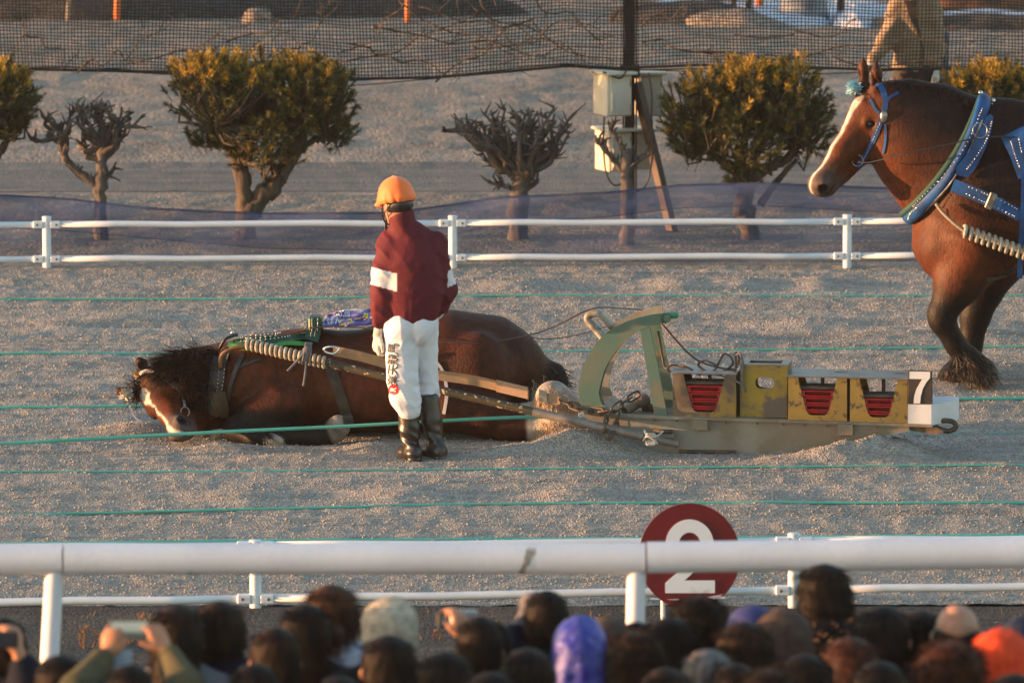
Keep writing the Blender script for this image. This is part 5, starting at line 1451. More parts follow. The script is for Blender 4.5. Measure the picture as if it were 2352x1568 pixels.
# loose rope and reins lying on the boxes
lr = thing('lead_rope', 'dark leather driving lines looped over the rusty weight box', 'lines', SP(1640, 852, .2))
zt_ = [(1506, 728, .3), (1530, 755, .2), (1580, 810, .15), (1620, 835, .15), (1680, 848, .15), (1694, 838, .15), (1698, 815, .15), (1690, 812, .13), (1688, 850, .1), (1660, 857, .1)]
MB().tube(spline([SP(*p) for p in zt_], 7), .0085, 8, flat=.5, up=(0, -.5, 1)).build('line', M_leather, lr, smooth=True)
zt2 = [(1512, 760, .3), (1522, 820, .3), (1530, 845, .25), (1560, 838, .2), (1590, 850, .1), (1560, 858, .08), (1535, 850, .12), (1545, 838, .2), (1580, 846, .2), (1610, 856, .1), (1640, 850, .12), (1655, 825, .16), (1665, 812, .2), (1680, 822, .2), (1680, 840, .16), (1640, 858, .1), (1605, 840, .15), (1618, 828, .2), (1650, 840, .16)]
MB().tube(spline([SP(*p) for p in zt2], 7), .0085, 8, flat=.5, up=(0, -.5, 1)).build('line', M_leather, lr, smooth=True)
zt3 = [(1690, 815, .1), (1700, 812, .08), (1706, 835, .04), (1705, 870, .02), (1712, 900, .01), (1700, 880, .0), (1650, 861, .02), (1600, 860, .06)]
MB().tube(spline([SP(*p) for p in zt3], 7), .009, 8, flat=.5, up=(0, -.5, 1)).build('line', mat('grey_strap', (.12, .11, .10), .7), lr, smooth=True)
# ================================================================== TREES, NET, POLE
M_bark = mat('pine_bark', (.085, .062, .045), .9, (.045, .035, .028), 12, bump=.012, bs=26, stretch=(1, 1, .35), c3=(.13, .10, .075), ns3=20, thr3=(.55, .75))
M_deadbark = mat('grey_bark', (.115, .095, .085), .9, (.06, .05, .046), 14, bump=.010, bs=30, stretch=(1, 1, .35))
def needle_mat(name, c, c2):
    m = mat(name, c, .6, c2, 5.0, thr=(.4, .62), spec=.3)
    return m
M_needle = needle_mat('pine_needles', (.095, .092, .024), (.042, .052, .016))
M_needle_lit = needle_mat('sunlit_pine_tips', (.55, .33, .03), (.34, .22, .03))  # sunlight on the crown tops painted in as yellow-orange needles
def branch_mesh(mb, pts, r0, r1, n=9):
    pp = spline(pts, 5); q = [p + Vector((random.gauss(0, 1), random.gauss(0, 1), random.gauss(0, 1))) * r0 * .10 for p in pp]
    mb.tube(q, lambda t: (r0 + (r1 - r0) * t) * (1 + .12 * math.sin(t * 23 + r0 * 900)), n)
def pine(label, Y, trunk, limbs, crown, ntuft, seed, extra=()):
    rr = random.Random(seed); s = ppm(Y); b = P(trunk[0][0], trunk[0][1], Y)
    t = thing('pine_tree', label, 'tree', (b.x, Y, 0), group='pruned trees behind the far fence')
    mb = MB(); Pq = lambda q: P(q[0], q[1], Y + (q[2] if len(q) > 2 else 0))
    tp = [Pq(q) for q in trunk]; tp = [Vector((tp[0].x, Y, -.1))] + tp
    branch_mesh(mb, tp, trunk_r(trunk) / s, 16 / s, 12); mb.build('trunk', M_bark, t, smooth=True)
    for L in limbs:
        m2 = MB(); branch_mesh(m2, [Pq(q) for q in L[0]], L[1] / s, L[2] / s, 9); m2.build('limb', M_bark, t, smooth=True)
    # twigs inside the crown and needle tufts
    tw = MB(); Vn = []; Fn = []; Mi = []
    hub = [Pq(L[0][-1]) for L in limbs] + [tp[-1]]
    ztop = max(P(c[0], c[1] - c[3], Y).z for c in crown)
    tot = sum(c[2] * c[3] for c in crown); k_t = 0
    for c in crown:
        C = P(c[0], c[1], Y + c[4]); rx, rz, ry = c[2] / s, c[3] / s, c[5]
        for _ in range(int(ntuft * c[2] * c[3] / tot)):
            while True:
                d = Vector((rr.uniform(-1, 1), rr.uniform(-1, 1), rr.uniform(-1, 1)))
                if .05 < d.length < 1: break
            rad = d.length; d.normalize(); rad = rad ** .45
            lump = 1 + .28 * math.sin(d.x * 7 + seed) * math.sin(d.z * 6 + d.y * 5)
            p = C + Vector((d.x * rx, d.y * ry, d.z * rz)) * rad * lump
            ax = (Vector((d.x * .8, d.y * .8, d.z * .4 + .75)) + Vector((rr.gauss(0, .3), rr.gauss(0, .3), rr.gauss(0, .25)))).normalized()
            tl = rr.uniform(.06, .13); nn = 50
            if k_t % 4 == 0:
                h = min(hub, key=lambda q: (q - p).length); mid = h.lerp(p, .55) + Vector((rr.gauss(0, .04), rr.gauss(0, .04), rr.gauss(-.03, .04)))
                tw.tube([h.lerp(mid, .3), mid, p, p + ax * tl], lambda q: .011 * (1 - q) + .003, 5)
            else: tw.tube([p - ax * .09, p + ax * tl], .003, 4)
            k_t += 1
            tip = 1 if (p.z > ztop - .15 * (1 + rr.gauss(0, .5)) and rr.random() < .8) or rr.random() < .05 else 0
            u = ax.orthogonal().normalized(); v = ax.cross(u)
            for i in range(nn):
                f = rr.random(); a = rr.uniform(0, 6.283); o = p + ax * (tl * (f - .15))
                dd = (ax * rr.uniform(.5, 1.0) + (u * math.cos(a) + v * math.sin(a)) * rr.uniform(.5, .95)).normalized()
                ln = rr.uniform(.032, .058); w = dd.cross(Vector((rr.gauss(0, 1), rr.gauss(0, 1), rr.gauss(0, 1)))).normalized() * .0034
                b0 = len(Vn); Vn += [o - w, o + w, o + dd * ln]; Fn.append((b0, b0 + 1, b0 + 2)); Mi.append(tip)
    tw.build('twigs', M_bark, t)
    mobj('crown', Vn, Fn, [M_needle, M_needle_lit], t, mi=Mi)
    return t
def trunk_r(trunk): return 30
YT = 64.2
pine('pine tree with a flat broad crown and forked trunk, second from the left edge', YT, [(560, 612), (562, 560), (566, 490), (556, 420), (548, 370)],
     [([(575, 500), (600, 455), (640, 415), (672, 360), (690, 320), (700, 290, .1)], 26, 10), ([(552, 390), (535, 350), (510, 320), (495, 290, -.2)], 17, 8), ([(556, 380), (580, 330), (590, 280, .1)], 16, 8), ([(566, 462), (590, 440), (612, 420)], 9, 4), ([(668, 360), (700, 335), (740, 310, .2)], 12, 5)],
     [(490, 215, 92, 75, 0, .42), (600, 225, 110, 80, .1, .5), (705, 225, 95, 72, 0, .42), (600, 320, 85, 62, -.1, .35), (470, 318, 32, 26, -.1, .15), (640, 375, 30, 24, .05, .13), (760, 300, 40, 40, 0, .2), (440, 170, 45, 30, 0, .2), (770, 195, 35, 35, 0, .2), (500, 160, 60, 25, .1, .25), (700, 165, 70, 25, .1, .25)], 1250, 11)
pine('pine tree with a round bushy crown between the cabinets and the standing horse', YT, [(1735, 612), (1725, 550), (1712, 480), (1715, 420), (1712, 370)],
     [([(1712, 420), (1680, 385), (1640, 355), (1610, 330)], 15, 7), ([(1715, 420), (1760, 385), (1800, 370), (1840, 330)], 16, 8), ([(1712, 380), (1710, 330), (1720, 280)], 14, 7), ([(1745, 470), (1790, 410), (1830, 365)], 10, 5)],
     [(1610, 265, 85, 70, 0, .38), (1710, 240, 105, 80, .1, .5), (1810, 255, 90, 70, 0, .4), (1700, 320, 95, 60, -.1, .36), (1590, 330, 50, 45, 0, .22), (1850, 310, 50, 50, .1, .25), (1705, 405, 32, 40, -.12, .12), (1620, 190, 35, 28, 0, .2), (1720, 175, 70, 25, .1, .3), (1820, 180, 60, 28, .1, .25)], 1250, 22)
pine('dark pine tree cut off by the left edge', YT, [(-60, 612), (-58, 520), (-50, 420), (-40, 360)],
     [([(-50, 420), (-10, 360), (20, 320)], 16, 7), ([(-50, 410), (-100, 350), (-140, 300)], 16, 7)],
     [(-10, 245, 85, 75, 0, .4), (-110, 240, 100, 75, .1, .45), (30, 225, 45, 45, 0, .25), (-20, 190, 70, 40, .1, .3)], 700, 33)
pine('pine tree behind the standing horse at the right edge', YT, [(2330, 612), (2325, 500), (2318, 400)],
     [([(2318, 430), (2280, 370), (2250, 330)], 16, 7), ([(2318, 420), (2370, 360), (2400, 320)], 16, 7)],
     [(2260, 240, 85, 70, 0, .4), (2370, 245, 100, 75, .1, .45), (2290, 190, 70, 35, .1, .3), (2205, 210, 40, 35, 0, .2), (2400, 185, 60, 35, .1, .3)], 800, 44)
def dead_tree(label, Y, trunk, r, limbs, seed, cluster=()):
    rr = random.Random(seed); s = ppm(Y); Pq = lambda q: P(q[0], q[1], Y + (q[2] if len(q) > 2 else 0))
    t = thing('bare_tree', label, 'tree', (Pq(trunk[0]).x, Y, 0), group='pruned trees behind the far fence')
    mb = MB(); tp = [Pq(q) for q in trunk]; branch_mesh(mb, [Vector((tp[0].x, Y, -.1))] + tp, r / s, r * .62 / s, 12); mb.build('trunk', M_deadbark, t, smooth=True)
    for pts, r0, r1 in limbs:
        m2 = MB(); branch_mesh(m2, [Pq(q) for q in pts], r0 / s, r1 / s, 8)
        pp = spline([Pq(q) for q in pts], 5)
        for _ in range(2 + len(pts) * 2):
            i = rr.randrange(2, len(pp) - 1); d = (pp[i] - pp[i - 1]).normalized()
            dd = (d * .4 + Vector((rr.gauss(0, .7), rr.gauss(0, .6), rr.gauss(.35, .5)))).normalized(); L = rr.uniform(12, 34) / s
            a = pp[i]; m_ = a + dd * L * .5 + Vector((rr.gauss(0, .01), rr.gauss(0, .01), rr.gauss(.01, .01)))
            m2.tube([a, m_, m_ + (dd + Vector((rr.gauss(0, .4), 0, rr.gauss(.3, .4)))).normalized() * L * .5], lambda q: (r1 * .75 * (1 - q) + 1.6) / s, 6)
        m2.build('limb', M_deadbark, t, smooth=True)
    for (x, y, wx, wy, n, base) in cluster:
        for k in range(n):
            e = (x + rr.uniform(-wx, wx) * 1.15, y + rr.uniform(-wy, wy) * 1.3 - 6, rr.uniform(-.3, .3)); b = Pq((base[0] + rr.gauss(0, 9), base[1] + rr.uniform(-12, 22))); E = Pq(e)
            mid = b.lerp(E, .5) + Vector((rr.gauss(0, .05), rr.gauss(0, .05), rr.gauss(-.02, .05)))
            m2 = MB(); pth = spline([b, b.lerp(mid, .6) + Vector((rr.gauss(0, .03), 0, rr.gauss(0, .02))), mid, mid.lerp(E, .5) + Vector((rr.gauss(0, .03), 0, rr.gauss(0, .03))), E], 4)
            m2.tube(pth, lambda q: (6.0 * (1 - q) + 2.3) / s, 7)
            for _ in range(8):
                i = rr.randrange(len(pth) // 2, len(pth)); dd = Vector((rr.gauss(0, 1), rr.gauss(0, .6), rr.gauss(.5, .5))).normalized(); L = rr.uniform(10, 28) / s
                m2.tube([pth[i], pth[i] + dd * L * .6, pth[i] + (dd + Vector((rr.gauss(0, .5), 0, rr.gauss(.2, .4)))) * L], lambda q: (2.8 * (1 - q) + 1.0) / s, 5)
            m2.build('limb', M_deadbark, t, smooth=True)
dead_tree('leafless pruned tree with one long low limb at the left', YT, [(233, 615), (232, 540), (231, 470), (232, 400), (236, 345), (236, 300)], 19,
          [([(228, 430), (195, 405), (165, 385), (145, 355), (130, 320), (95, 325), (70, 320)], 12, 5), ([(145, 355), (150, 315), (120, 285), (95, 265)], 9, 4), ([(236, 420), (250, 400), (262, 385)], 7, 3)], 5,
          [(195, 270, 25, 20, 5, (236, 340)), (280, 275, 45, 18, 9, (238, 345)), (215, 265, 30, 15, 5, (236, 320)), (130, 275, 35, 15, 3, (150, 320)), (190, 320, 20, 10, 2, (236, 350))])
dead_tree('leafless pollarded tree with a dense crown of cut stubs, near the steel pole', YT, [(1192, 615), (1192, 540), (1188, 470), (1202, 410), (1205, 380)], 30,
          [([(1185, 400), (1150, 385), (1120, 345), (1095, 310), (1060, 300), (1015, 300)], 11, 5), ([(1180, 390), (1150, 360), (1110, 330), (1085, 310), (1075, 285)], 10, 5), ([(1200, 440), (1225, 425), (1238, 410)], 7, 3), ([(1170, 430), (1150, 425), (1120, 418)], 7, 3)], 8,
          [(1110, 285, 60, 18, 10, (1190, 390)), (1180, 275, 50, 22, 11, (1200, 390)), (1270, 280, 50, 28, 12, (1212, 390)), (1240, 330, 40, 20, 5, (1210, 395)), (1150, 330, 45, 18, 5, (1195, 395))])
dead_tree('thin bare stump with three short arms in front of the steel pole', YT - .3, [(1440, 615), (1440, 540), (1441, 460), (1438, 400), (1438, 340)], 19,
          [([(1435, 400), (1415, 375), (1390, 345), (1365, 320)], 8, 4), ([(1438, 370), (1425, 330), (1405, 300), (1400, 285)], 7, 4), ([(1443, 395), (1460, 375), (1480, 360)], 7, 4)], 9)

# ------------------------------------------------------------------ pole, brace, cabinets
M_pole = mat('brown_steel_pole', (.045, .030, .026), .6, (.075, .045, .032), 6, metal=.2, bump=.001, bs=60)
YP = 65.0; sp_ = ppm(YP)
pl = thing('net_pole', 'dark brown steel pole with diagonal brace holding up the black net', 'pole', (P(1447, 600, YP).x, YP, 0))
mb = MB(); b, tpp = P(1444, 640, YP), P(1450, -700, YP); w = 16 / sp_
for sx in (-1, 1): mb.box(((b.x + tpp.x) / 2 + sx * (w - .004), YP, 2.9), (.012, .12, 6.2))
mb.box(((b.x + tpp.x) / 2, YP, 2.9), (2 * w - .03, .012, 6.2)); mb.build('post', M_pole, pl)
mb = MB(); a, c = P(1462, 190, YP - .05), P(1568, 630, YP - .3)
mb.tube([a, c], 13 / sp_, 4, twist=0); mb.build('brace', M_pole, pl)
mb = MB(); mb.box(P(1447, 165, YP - .08), (.15, .03, .10), bev=.005); mb.build('bracket', M_pole, pl)
M_cab = mat('cream_cabinet', (.62, .57, .46), .5, (.55, .50, .41), 5, c3=(.2, .13, .08), ns3=9, thr3=(.72, .76))
def cabinet(label, x0, x1, y0, y1, Y, dep=.26, rz=0.0):
    A, B, T = P(x0, y1, Y), P(x1, y1, Y), P(x0, y0, Y); wd, hg = B.x - A.x, T.z - A.z
    t = thing('cabinet', label, 'cabinet', (A.x + wd / 2, Y + dep / 2, A.z), rz, 'cabinets on the pole')
    M4 = MW[t]; L = lambda x, y, z: M4 @ Vector((x, y, z)); R3 = M4.to_3x3()
    MB().box(L(0, 0, hg / 2), (wd, dep, hg), R3, bev=.008).build('case', M_cab, t)
    MB().box(L(.006, -dep / 2 - .006, hg * .49), (wd * .86, .012, hg * .92), R3, bev=.004).build('door', M_cab, t)
    MB().box(L(0, -.02, hg + .010), (wd + .05, dep + .08, .022), R3, bev=.006).build('roof', M_cab, t)
    MB().box(L(-wd * .34, -dep / 2 - .022, hg * .35), (.016, .02, .14), R3, bev=.004).build('handle', M_cab, t)
    for z in (.2, .8): MB().tube([L(wd * .43, -dep / 2 - .012, hg * z - .03), L(wd * .43, -dep / 2 - .012, hg * z + .03)], .008, 8).build('hinge', M_steel, t)
cabinet('cream upper cabinet on the left of the steel pole, lit by the sun', 1376, 1438, 172, 268, YP - .28, .26, math.radians(24))
cabinet('cream upper cabinet behind the right side of the steel pole', 1458, 1518, 172, 268, YP + .12, .26, math.radians(8))
cabinet('cream lower cabinet half hidden behind the bare stump', 1380, 1438, 302, 395, YP - .1, .26, math.radians(24))
cabinet('grey lower cabinet behind the diagonal brace', 1450, 1500, 302, 390, YP + .15, .24, math.radians(8))
wire = MB()
for pts in ([(1388, 268), (1386, 330), (1392, 395), (1410, 425), (1432, 420)], [(1497, 268), (1500, 340), (1492, 400), (1480, 430), (1460, 440)], [(1490, 168), (1497, 220), (1495, 280)], [(1440, 160), (1425, 180), (1400, 172), (1385, 166)]):
    o = MB().tube(spline([P(x, y, YP - .35) for x, y in pts], 6), .007, 6).build('cable', M_black, pl, smooth=True)

# ------------------------------------------------------------------ black net
YN = 64.75; sn = ppm(YN)
M_net = mat('black_net', (.012, .012, .013), .8)
bx_ = [-700, 0, 400, 700, 800, 1000, 1150, 1300, 1430, 1600, 1800, 2000, 2200, 2352, 3000]; by_ = [150, 158, 166, 176, 182, 178, 166, 152, 157, 150, 153, 160, 158, 163, 158]
bot_y = lambda x: float(np.interp(x, bx_, by_))
net = thing('safety_net', 'black square-mesh safety net hanging above the trees from the steel pole', 'net', (0, YN, P(0, 160, YN).z))
Z_top = P(1176, -420, YN).z; cell = .0262; mbv = MB(); x0w, x1w = P(-650, 160, YN).x, P(2980, 160, YN).x
nv = int((x1w - x0w) / cell); pxo = lambda xw: 1176 + xw * sn
def net_pt(u, z):
    px = pxo(u); wob = .020 * math.sin(u * 1.7 + z * 2.2) + .010 * math.sin(u * 5.1 - z * 3); return Vector((u + .012 * math.sin(z * 4 + u * 2.3), YN + wob * 2, z))
def zbot(u): return P(pxo(u), bot_y(pxo(u)), YN).z
V_ = []; Fc = []
def strand(pts, r):
    b = len(V_)
    for p in pts: V_.extend([p + Vector((r, -r * .5, 0)) if vert else p + Vector((0, -r * .5, r)), p + Vector((-r, -r * .5, 0)) if vert else p + Vector((0, -r * .5, -r)), p + Vector((0, r, 0))])
    for i in range(len(pts) - 1):
        for c in range(3): Fc.append((b + 3 * i + c, b + 3 * i + (c + 1) % 3, b + 3 * i + 3 + (c + 1) % 3, b + 3 * i + 3 + c))
vert = True
for k in range(nv):
    u = x0w + k * cell; z0 = zbot(u); strand([net_pt(u + .003 * math.sin(k * 1.3), z0 + (Z_top - z0) * i / 9) for i in range(10)], .0033)
vert = False
for k in range(int((Z_top - zbot(0)) / cell)):
    f = k * cell; pts = []
    for i in range(161):
        u = x0w + (x1w - x0w) * i / 160; zb_ = zbot(u); z = zb_ + f * (Z_top - zb_) / (Z_top - zbot(0)); pts.append(net_pt(u, z + .004 * math.sin(u * 9 + k)))
    strand(pts, .0033)
tag(mobj('mesh_strands', V_, Fc, M_net, net), kind='stuff')
for off, r in ((0, .011), (-5, .006), (-12, .004)):
    pts = []
    for i in range(181):
        px = -650 + 3630 * i / 180; pts.append(P(px, bot_y(px) + off * math.sin(px * .006 + off) + (off * -.5), YN - .02))
    MB().tube(pts, r, 6).build('edge_rope', M_net, net, smooth=True)
# dead creeper caught in the net
cr_ = thing('dead_creeper', 'tangle of dead bare creeper stems caught in the black net left of the pole', 'vine', P(1100, 150, YN - .05))
rr = random.Random(4)
for (x0, y0, x1, y1) in [(700, 190, 960, -30), (760, 150, 1200, -20), (850, 60, 1420, 120), (880, -20, 1260, 150), (950, 20, 1400, 60), (1000, 170, 1300, -20), (1010, -20, 1400, 150), (1080, 120, 1420, 20), (1100, -10, 1200, 160), (1180, 60, 1420, 140), (1200, -20, 1430, 90), (300, 150, 620, 20), (520, 100, 800, -20), (420, 165, 680, 60), (1470, 100, 1900, 130), (1700, 90, 2100, 20), (1600, 140, 2352, 60), (1480, 60, 1620, -20), (1900, 150, 2352, 110), (40, 60, 200, 150), (180, 160, 420, 40), (620, 150, 780, 10), (800, 100, 1100, 170)]:
    pts = []; n = 9
    for i in range(n + 1):
        t = i / n; pts.append(P(x0 + (x1 - x0) * t + rr.gauss(0, 9), y0 + (y1 - y0) * t + rr.gauss(0, 9) + 14 * math.sin(t * 3), YN - .05 + rr.gauss(0, .02)))
    m2 = MB(); pp = spline(pts, 4); m2.tube(pp, lambda q: .0058 * (1 - q) + .0022, 5)
    for _ in range(6):
        i = rr.randrange(len(pp)); d = Vector((rr.gauss(0, 1), rr.gauss(0, .2), rr.gauss(0, 1))).normalized() * rr.uniform(.06, .22)
        m2.tube([pp[i], pp[i] + d * .5 + Vector((0, 0, rr.gauss(0, .02))), pp[i] + d], lambda q: .0032 * (1 - q) + .0012, 4)
    m2.build('stem', M_bark, cr_)
# blue windbreak mesh behind the rail fence
def blue_mat():
    m = bpy.data.materials.new('blue_mesh'); m.use_nodes = True; nt = m.node_tree; N = nt.nodes.new; L = nt.links.new
    b = nt.nodes['Principled BSDF']; b.inputs['Base Color'].default_value = (.055, .085, .19, 1); b.inputs['Roughness'].default_value = .7
    tr = N('ShaderNodeBsdfTransparent'); mx = N('ShaderNodeMixShader'); tc = N('ShaderNodeTexCoord')
    mp = N('ShaderNodeMapping'); mp.inputs['Scale'].default_value = (.5, 1, 5); n = N('ShaderNodeTexNoise'); n.inputs['Scale'].default_value = 2.2; n.inputs['Detail'].default_value = 4
    L(tc.outputs['Object'], mp.inputs[0]); L(mp.outputs[0], n.inputs['Vector'])
    mr = N('ShaderNodeMapRange'); mr.inputs[1].default_value = .3; mr.inputs[2].default_value = .7; mr.inputs[3].default_value = .12; mr.inputs[4].default_value = .66
    L(n.outputs['Fac'], mr.inputs[0]); L(mr.outputs[0], mx.inputs[0])
    L(tr.outputs[0], mx.inputs[1]); L(b.outputs[0], mx.inputs[2]); L(mx.outputs[0], nt.nodes['Material Output'].inputs[0]); return m
M_bmesh = blue_mat()
def mesh_sheet(label, xs_, tops, bots, Y):
    pts = []; n = 120; nr = 9
    x_ = np.linspace(-1500, 3700, n)
    V_ = []; Fc = []
    for r in range(nr):
        for x in x_:
            t = float(np.interp(x, xs_, tops)); b = float(np.interp(x, xs_, bots)); y = t + (b - t) * r / (nr - 1)
            V_.append(P(x, y, Y + .03 * math.sin(x * .013 + r * .8) + .015 * math.sin(x * .031 - r)))
    for r in range(nr - 1):
        for i in range(n - 1): a = r * n + i; Fc.append((a, a + 1, a + n + 1, a + n))
    o = mobj('windbreak_mesh', V_, Fc, M_bmesh, smooth=True); tag(o, label, 'mesh')
    MB().tube([V_[i] for i in range(n)], .004, 5).build('hem_cord', mat('hem_cord', (.03, .045, .12), .7), o)
    MB().tube([V_[(nr - 1) * n + i] for i in range(n)], .003, 5).build('hem_cord', M_net, o)
xs_ = [-1500, 0, 150, 350, 600, 860, 960, 1150, 1400, 1560, 1750, 2060, 3700]
mesh_sheet('blue translucent windbreak mesh sagging behind the far rail fence', xs_, [440, 447, 455, 478, 489, 488, 480, 452, 441, 424, 420, 432, 440], [622] * 13, 62.75)
mesh_sheet('folded strip of blue windbreak mesh hanging in front of the tree trunks', xs_, [440, 449, 458, 481, 492, 491, 483, 455, 444, 427, 423, 435, 443], [520, 522, 530, 548, 570, 575, 560, 512, 498, 478, 472, 490, 500], 62.9)
# ================================================================== FAR BEYOND THE NET
M_snow = mat('old_snow', (.62, .66, .74), .7, (.52, .56, .64), 4, bump=.03, bs=6)
M_orange = mat('orange_post', (.62, .16, .03), .6)
def snow_patch(label, px, py, wx, wy, h=.06):
    c = G(px, py, .25); V_ = []; Fc = []; n = 26; rgs = 6; rr = random.Random(px)
    ph = [rr.uniform(0, 6.28) for _ in range(4)]
    for i in range(rgs + 1):
        q = i / rgs
        for k in range(n):
            a = 6.28319 * k / n; r = q * (1 + .25 * math.sin(2 * a + ph[0]) + .15 * math.sin(5 * a + ph[1]))
            x, y = c.x + math.cos(a) * wx * r, c.y + math.sin(a) * wy * r
            V_.append((x, y, float(field_h(np.array([x]), np.array([y]))[0]) + .10 * (1 - q ** 2) * h / .06 + (.02 if q < 1 else -.05)))
    for i in range(rgs):
        for k in range(n): Fc.append((i * n + k, i * n + (k + 1) % n, (i + 1) * n + (k + 1) % n, (i + 1) * n + k))
    o = mobj('snow_patch', V_, Fc, M_snow, smooth=True); tag(o, label, 'snow', 'snow patches at the top right')
snow_patch('snow patch just right of the steel pole at the top edge', 1560, 4, .55, 1.2)
snow_patch('broad snow patch at the top edge beside the dark trunks', 1790, 8, 1.1, 1.6)
snow_patch('snow patch reaching down beside the bluish heap', 1790, 38, .55, .9)
snow_patch('small snow patch between the heap and the man in beige', 1955, 40, .25, .8)
snow_patch('long snow strip right of the man in beige at the top right', 2270, 38, .7, .7)
snow_patch('snow patch at the top edge left of the man in beige', 1960, 10, .5, 1.0)
def far_post(label, px, y0, y1, r, m, Yb, name='marker_post', cat='post', lean=0.0, group=None):
    b = G(px, y1, .2); tp = P(px + lean, y0, b.y); b2 = Vector((b.x, b.y, b.z - .4))
    mb = MB(); mb.tube([b2, b.lerp(tp, .5), tp], lambda q: r * (1 - .15 * q), 10)
    o = mb.build(name, m, smooth=True); tag(o, label, cat, group)
far_post('bright orange marker post at the top left behind the net', 269, -60, 43, .035, M_orange, 0)
far_post('bright orange marker post at the top edge above the jockey', 937, -60, 52, .032, M_orange, 0)
far_post('leaning orange post at the top edge right of the pole', 1750, -60, 32, .04, M_orange, 0, lean=-14)
for i, (px, lb) in enumerate(((1683, 'dark thin trunk at the top edge nearest the steel pole'), (1722, 'dark thin trunk at the top edge left of the leaning orange post'), (1880, 'dark thin trunk at the top edge beyond the bluish heap'), (1933, 'dark thin trunk at the top edge close to the man in beige'))):
    far_post(lb, px, -80, 34 + i * 5, .035, M_bark, 0, 'thin_tree', 'tree', random.uniform(-6, 6), 'thin far trunks')
far_post('pale leaning stick at the top left behind the net', 150, -20, 46, .018, mat('pale_wood', (.30, .25, .19), .8), 0, 'leaning_stick', 'stick', 14)
# grey soil heaps and a bluish heap
def heap(label, px, py, w, h, m, name='soil_heap', cat='heap', d=.7):
    c = G(px, py, .2); S = SDF((c.x - w - .2, c.y - d - .2, -.1), (c.x + w + .2, c.y + d + .2, c.z + h + .25), .05); rr = random.Random(px)
    S.ell((c.x, c.y, .1), (w, d, h + c.z - .1), .1)
    for _ in range(7): S.ell((c.x + rr.uniform(-.7, .7) * w, c.y + rr.uniform(-.4, .4) * d, c.z + rr.uniform(0, .5) * h), (w * .3, d * .3, h * .5), .12)
    S.wrinkle(lambda X, Y, Z: .05 * vn(X * 5, Z * 5 + Y * 3, 2, 3)); V_, Q_ = S.mesh(); o = mobj(name, V_, Q_, m, smooth=True); tag(o, label, cat)
heap('low dark soil heap at the top edge right of the steel pole', 1590, 48, .8, .16, M_soil)
heap('low tan soil heap below the dark trunks', 1700, 58, .55, .10, M_field)
heap('bluish grey tarp-like heap in the snow at the top', 1845, 52, .24, .30, mat('bluish_tarp', (.10, .12, .16), .6, (.18, .20, .24), 5), 'tarp_heap', 'heap', .3)
heap('dark soil ridge below the snow at the top right', 2250, 66, 1.0, .12, M_soil)
heap('reddish brown brush heap at the top right corner', 2250, 18, .9, .34, mat('brown_brush', (.16, .07, .035), .9, (.07, .04, .025), 8), 'brush_heap', 'heap', .5)
heap('dark grey soil heap at the top left behind the net', 120, 30, 2.0, .35, M_soil)
heap('dark soil heap at the top edge above the flat-crowned pine', 700, 20, 2.2, .25, M_soil)
heap('small sunlit clod heap above the flat-crowned pine', 596, 50, .14, .10, M_field, d=.2)
# ================================================================== SPECTATORS
# generic standing figure, facing away from the camera (+Y), feet at the origin, 1.70 m
def raw_mesh(name, V, Q, smooth=True):
    me = bpy.data.meshes.new(name); me.from_pydata([tuple(v) for v in V], [], [list(map(int, q)) for q in Q])
    me.polygons.foreach_set('use_smooth', np.ones(len(me.polygons), dtype=bool)); me.materials.append(None); return me
HC = Vector((0, .01, 1.575)); RF = face_rot(90, 0)
S = SDF((-.32, -.25, 0), (.32, .32, 1.75), .0125)
grow_head(S, HC, RF, 1.0)
S.chain([((0, -.01, 1.32), .13), ((0, 0, 1.1), .13), ((0, 0, .95), .14)], .05, u=(0, 1, 0), sc=.7)
for g in (-1, 1):
    S.chain([((g * .17, 0, 1.33), .05), ((g * .21, -.01, 1.08), .042), ((g * .20, .06, .86), .032)], .03); S.ell((g * .20, .08, .80), (.03, .04, .06), .02)
    S.chain([((g * .085, 0, .92), .085), ((g * .09, .01, .5), .058), ((g * .09, -.01, .09), .042)], .03); S.cone((g * .09, -.03, .045), (g * .10, .14, .035), .042, .035, .02)
ME_body = raw_mesh('figure', *S.mesh())
def coat_sdf(hood=False, collar=.075, fat=1.0):
    S = SDF((-.40, -.32, .72), (.40, .32, 1.60), .0125)
    S.chain([((0, -.01, 1.33), .17 * fat), ((0, 0, 1.1), .19 * fat), ((0, 0, .80), .20 * fat)], .05, u=(0, 1, 0), sc=.72)
    S.cone((-.15, -.01, 1.36), (.15, -.01, 1.36), .085, .085, .05)
    S.chain([((0, -.015, 1.40), .085), ((0, -.01, 1.47), collar)], .03)
    for g in (-1, 1): S.chain([((g * .19, -.01, 1.34), .082), ((g * .25, -.015, 1.08), .072), ((g * .235, .05, .86), .055)], .03)
    if hood: S.ell((0, -.10, 1.42), (.13, .085, .085), .03)
    S.wrinkle(lambda X, Y, Z: .008 * np.sin(Z * 34 + 3 * np.sin(X * 9)) * vn(X * 6, Z * 5, 2, 2) * 2 + .006 * vn(X * 12, Z * 12 + Y * 8, 2, 3))
    return S.mesh()
ME_coat = [raw_mesh('coat', *coat_sdf()), raw_mesh('hooded_coat', *coat_sdf(True, .08, 1.06))]
def legs_sdf():
    S = SDF((-.25, -.2, .05), (.25, .2, 1.0), .0125)
    for g in (-1, 1): S.chain([((g * .085, 0, .90), .105), ((g * .09, .01, .5), .078), ((g * .09, -.01, .10), .062)], .03)
    return S.mesh()
ME_legs = raw_mesh('trousers', *legs_sdf())
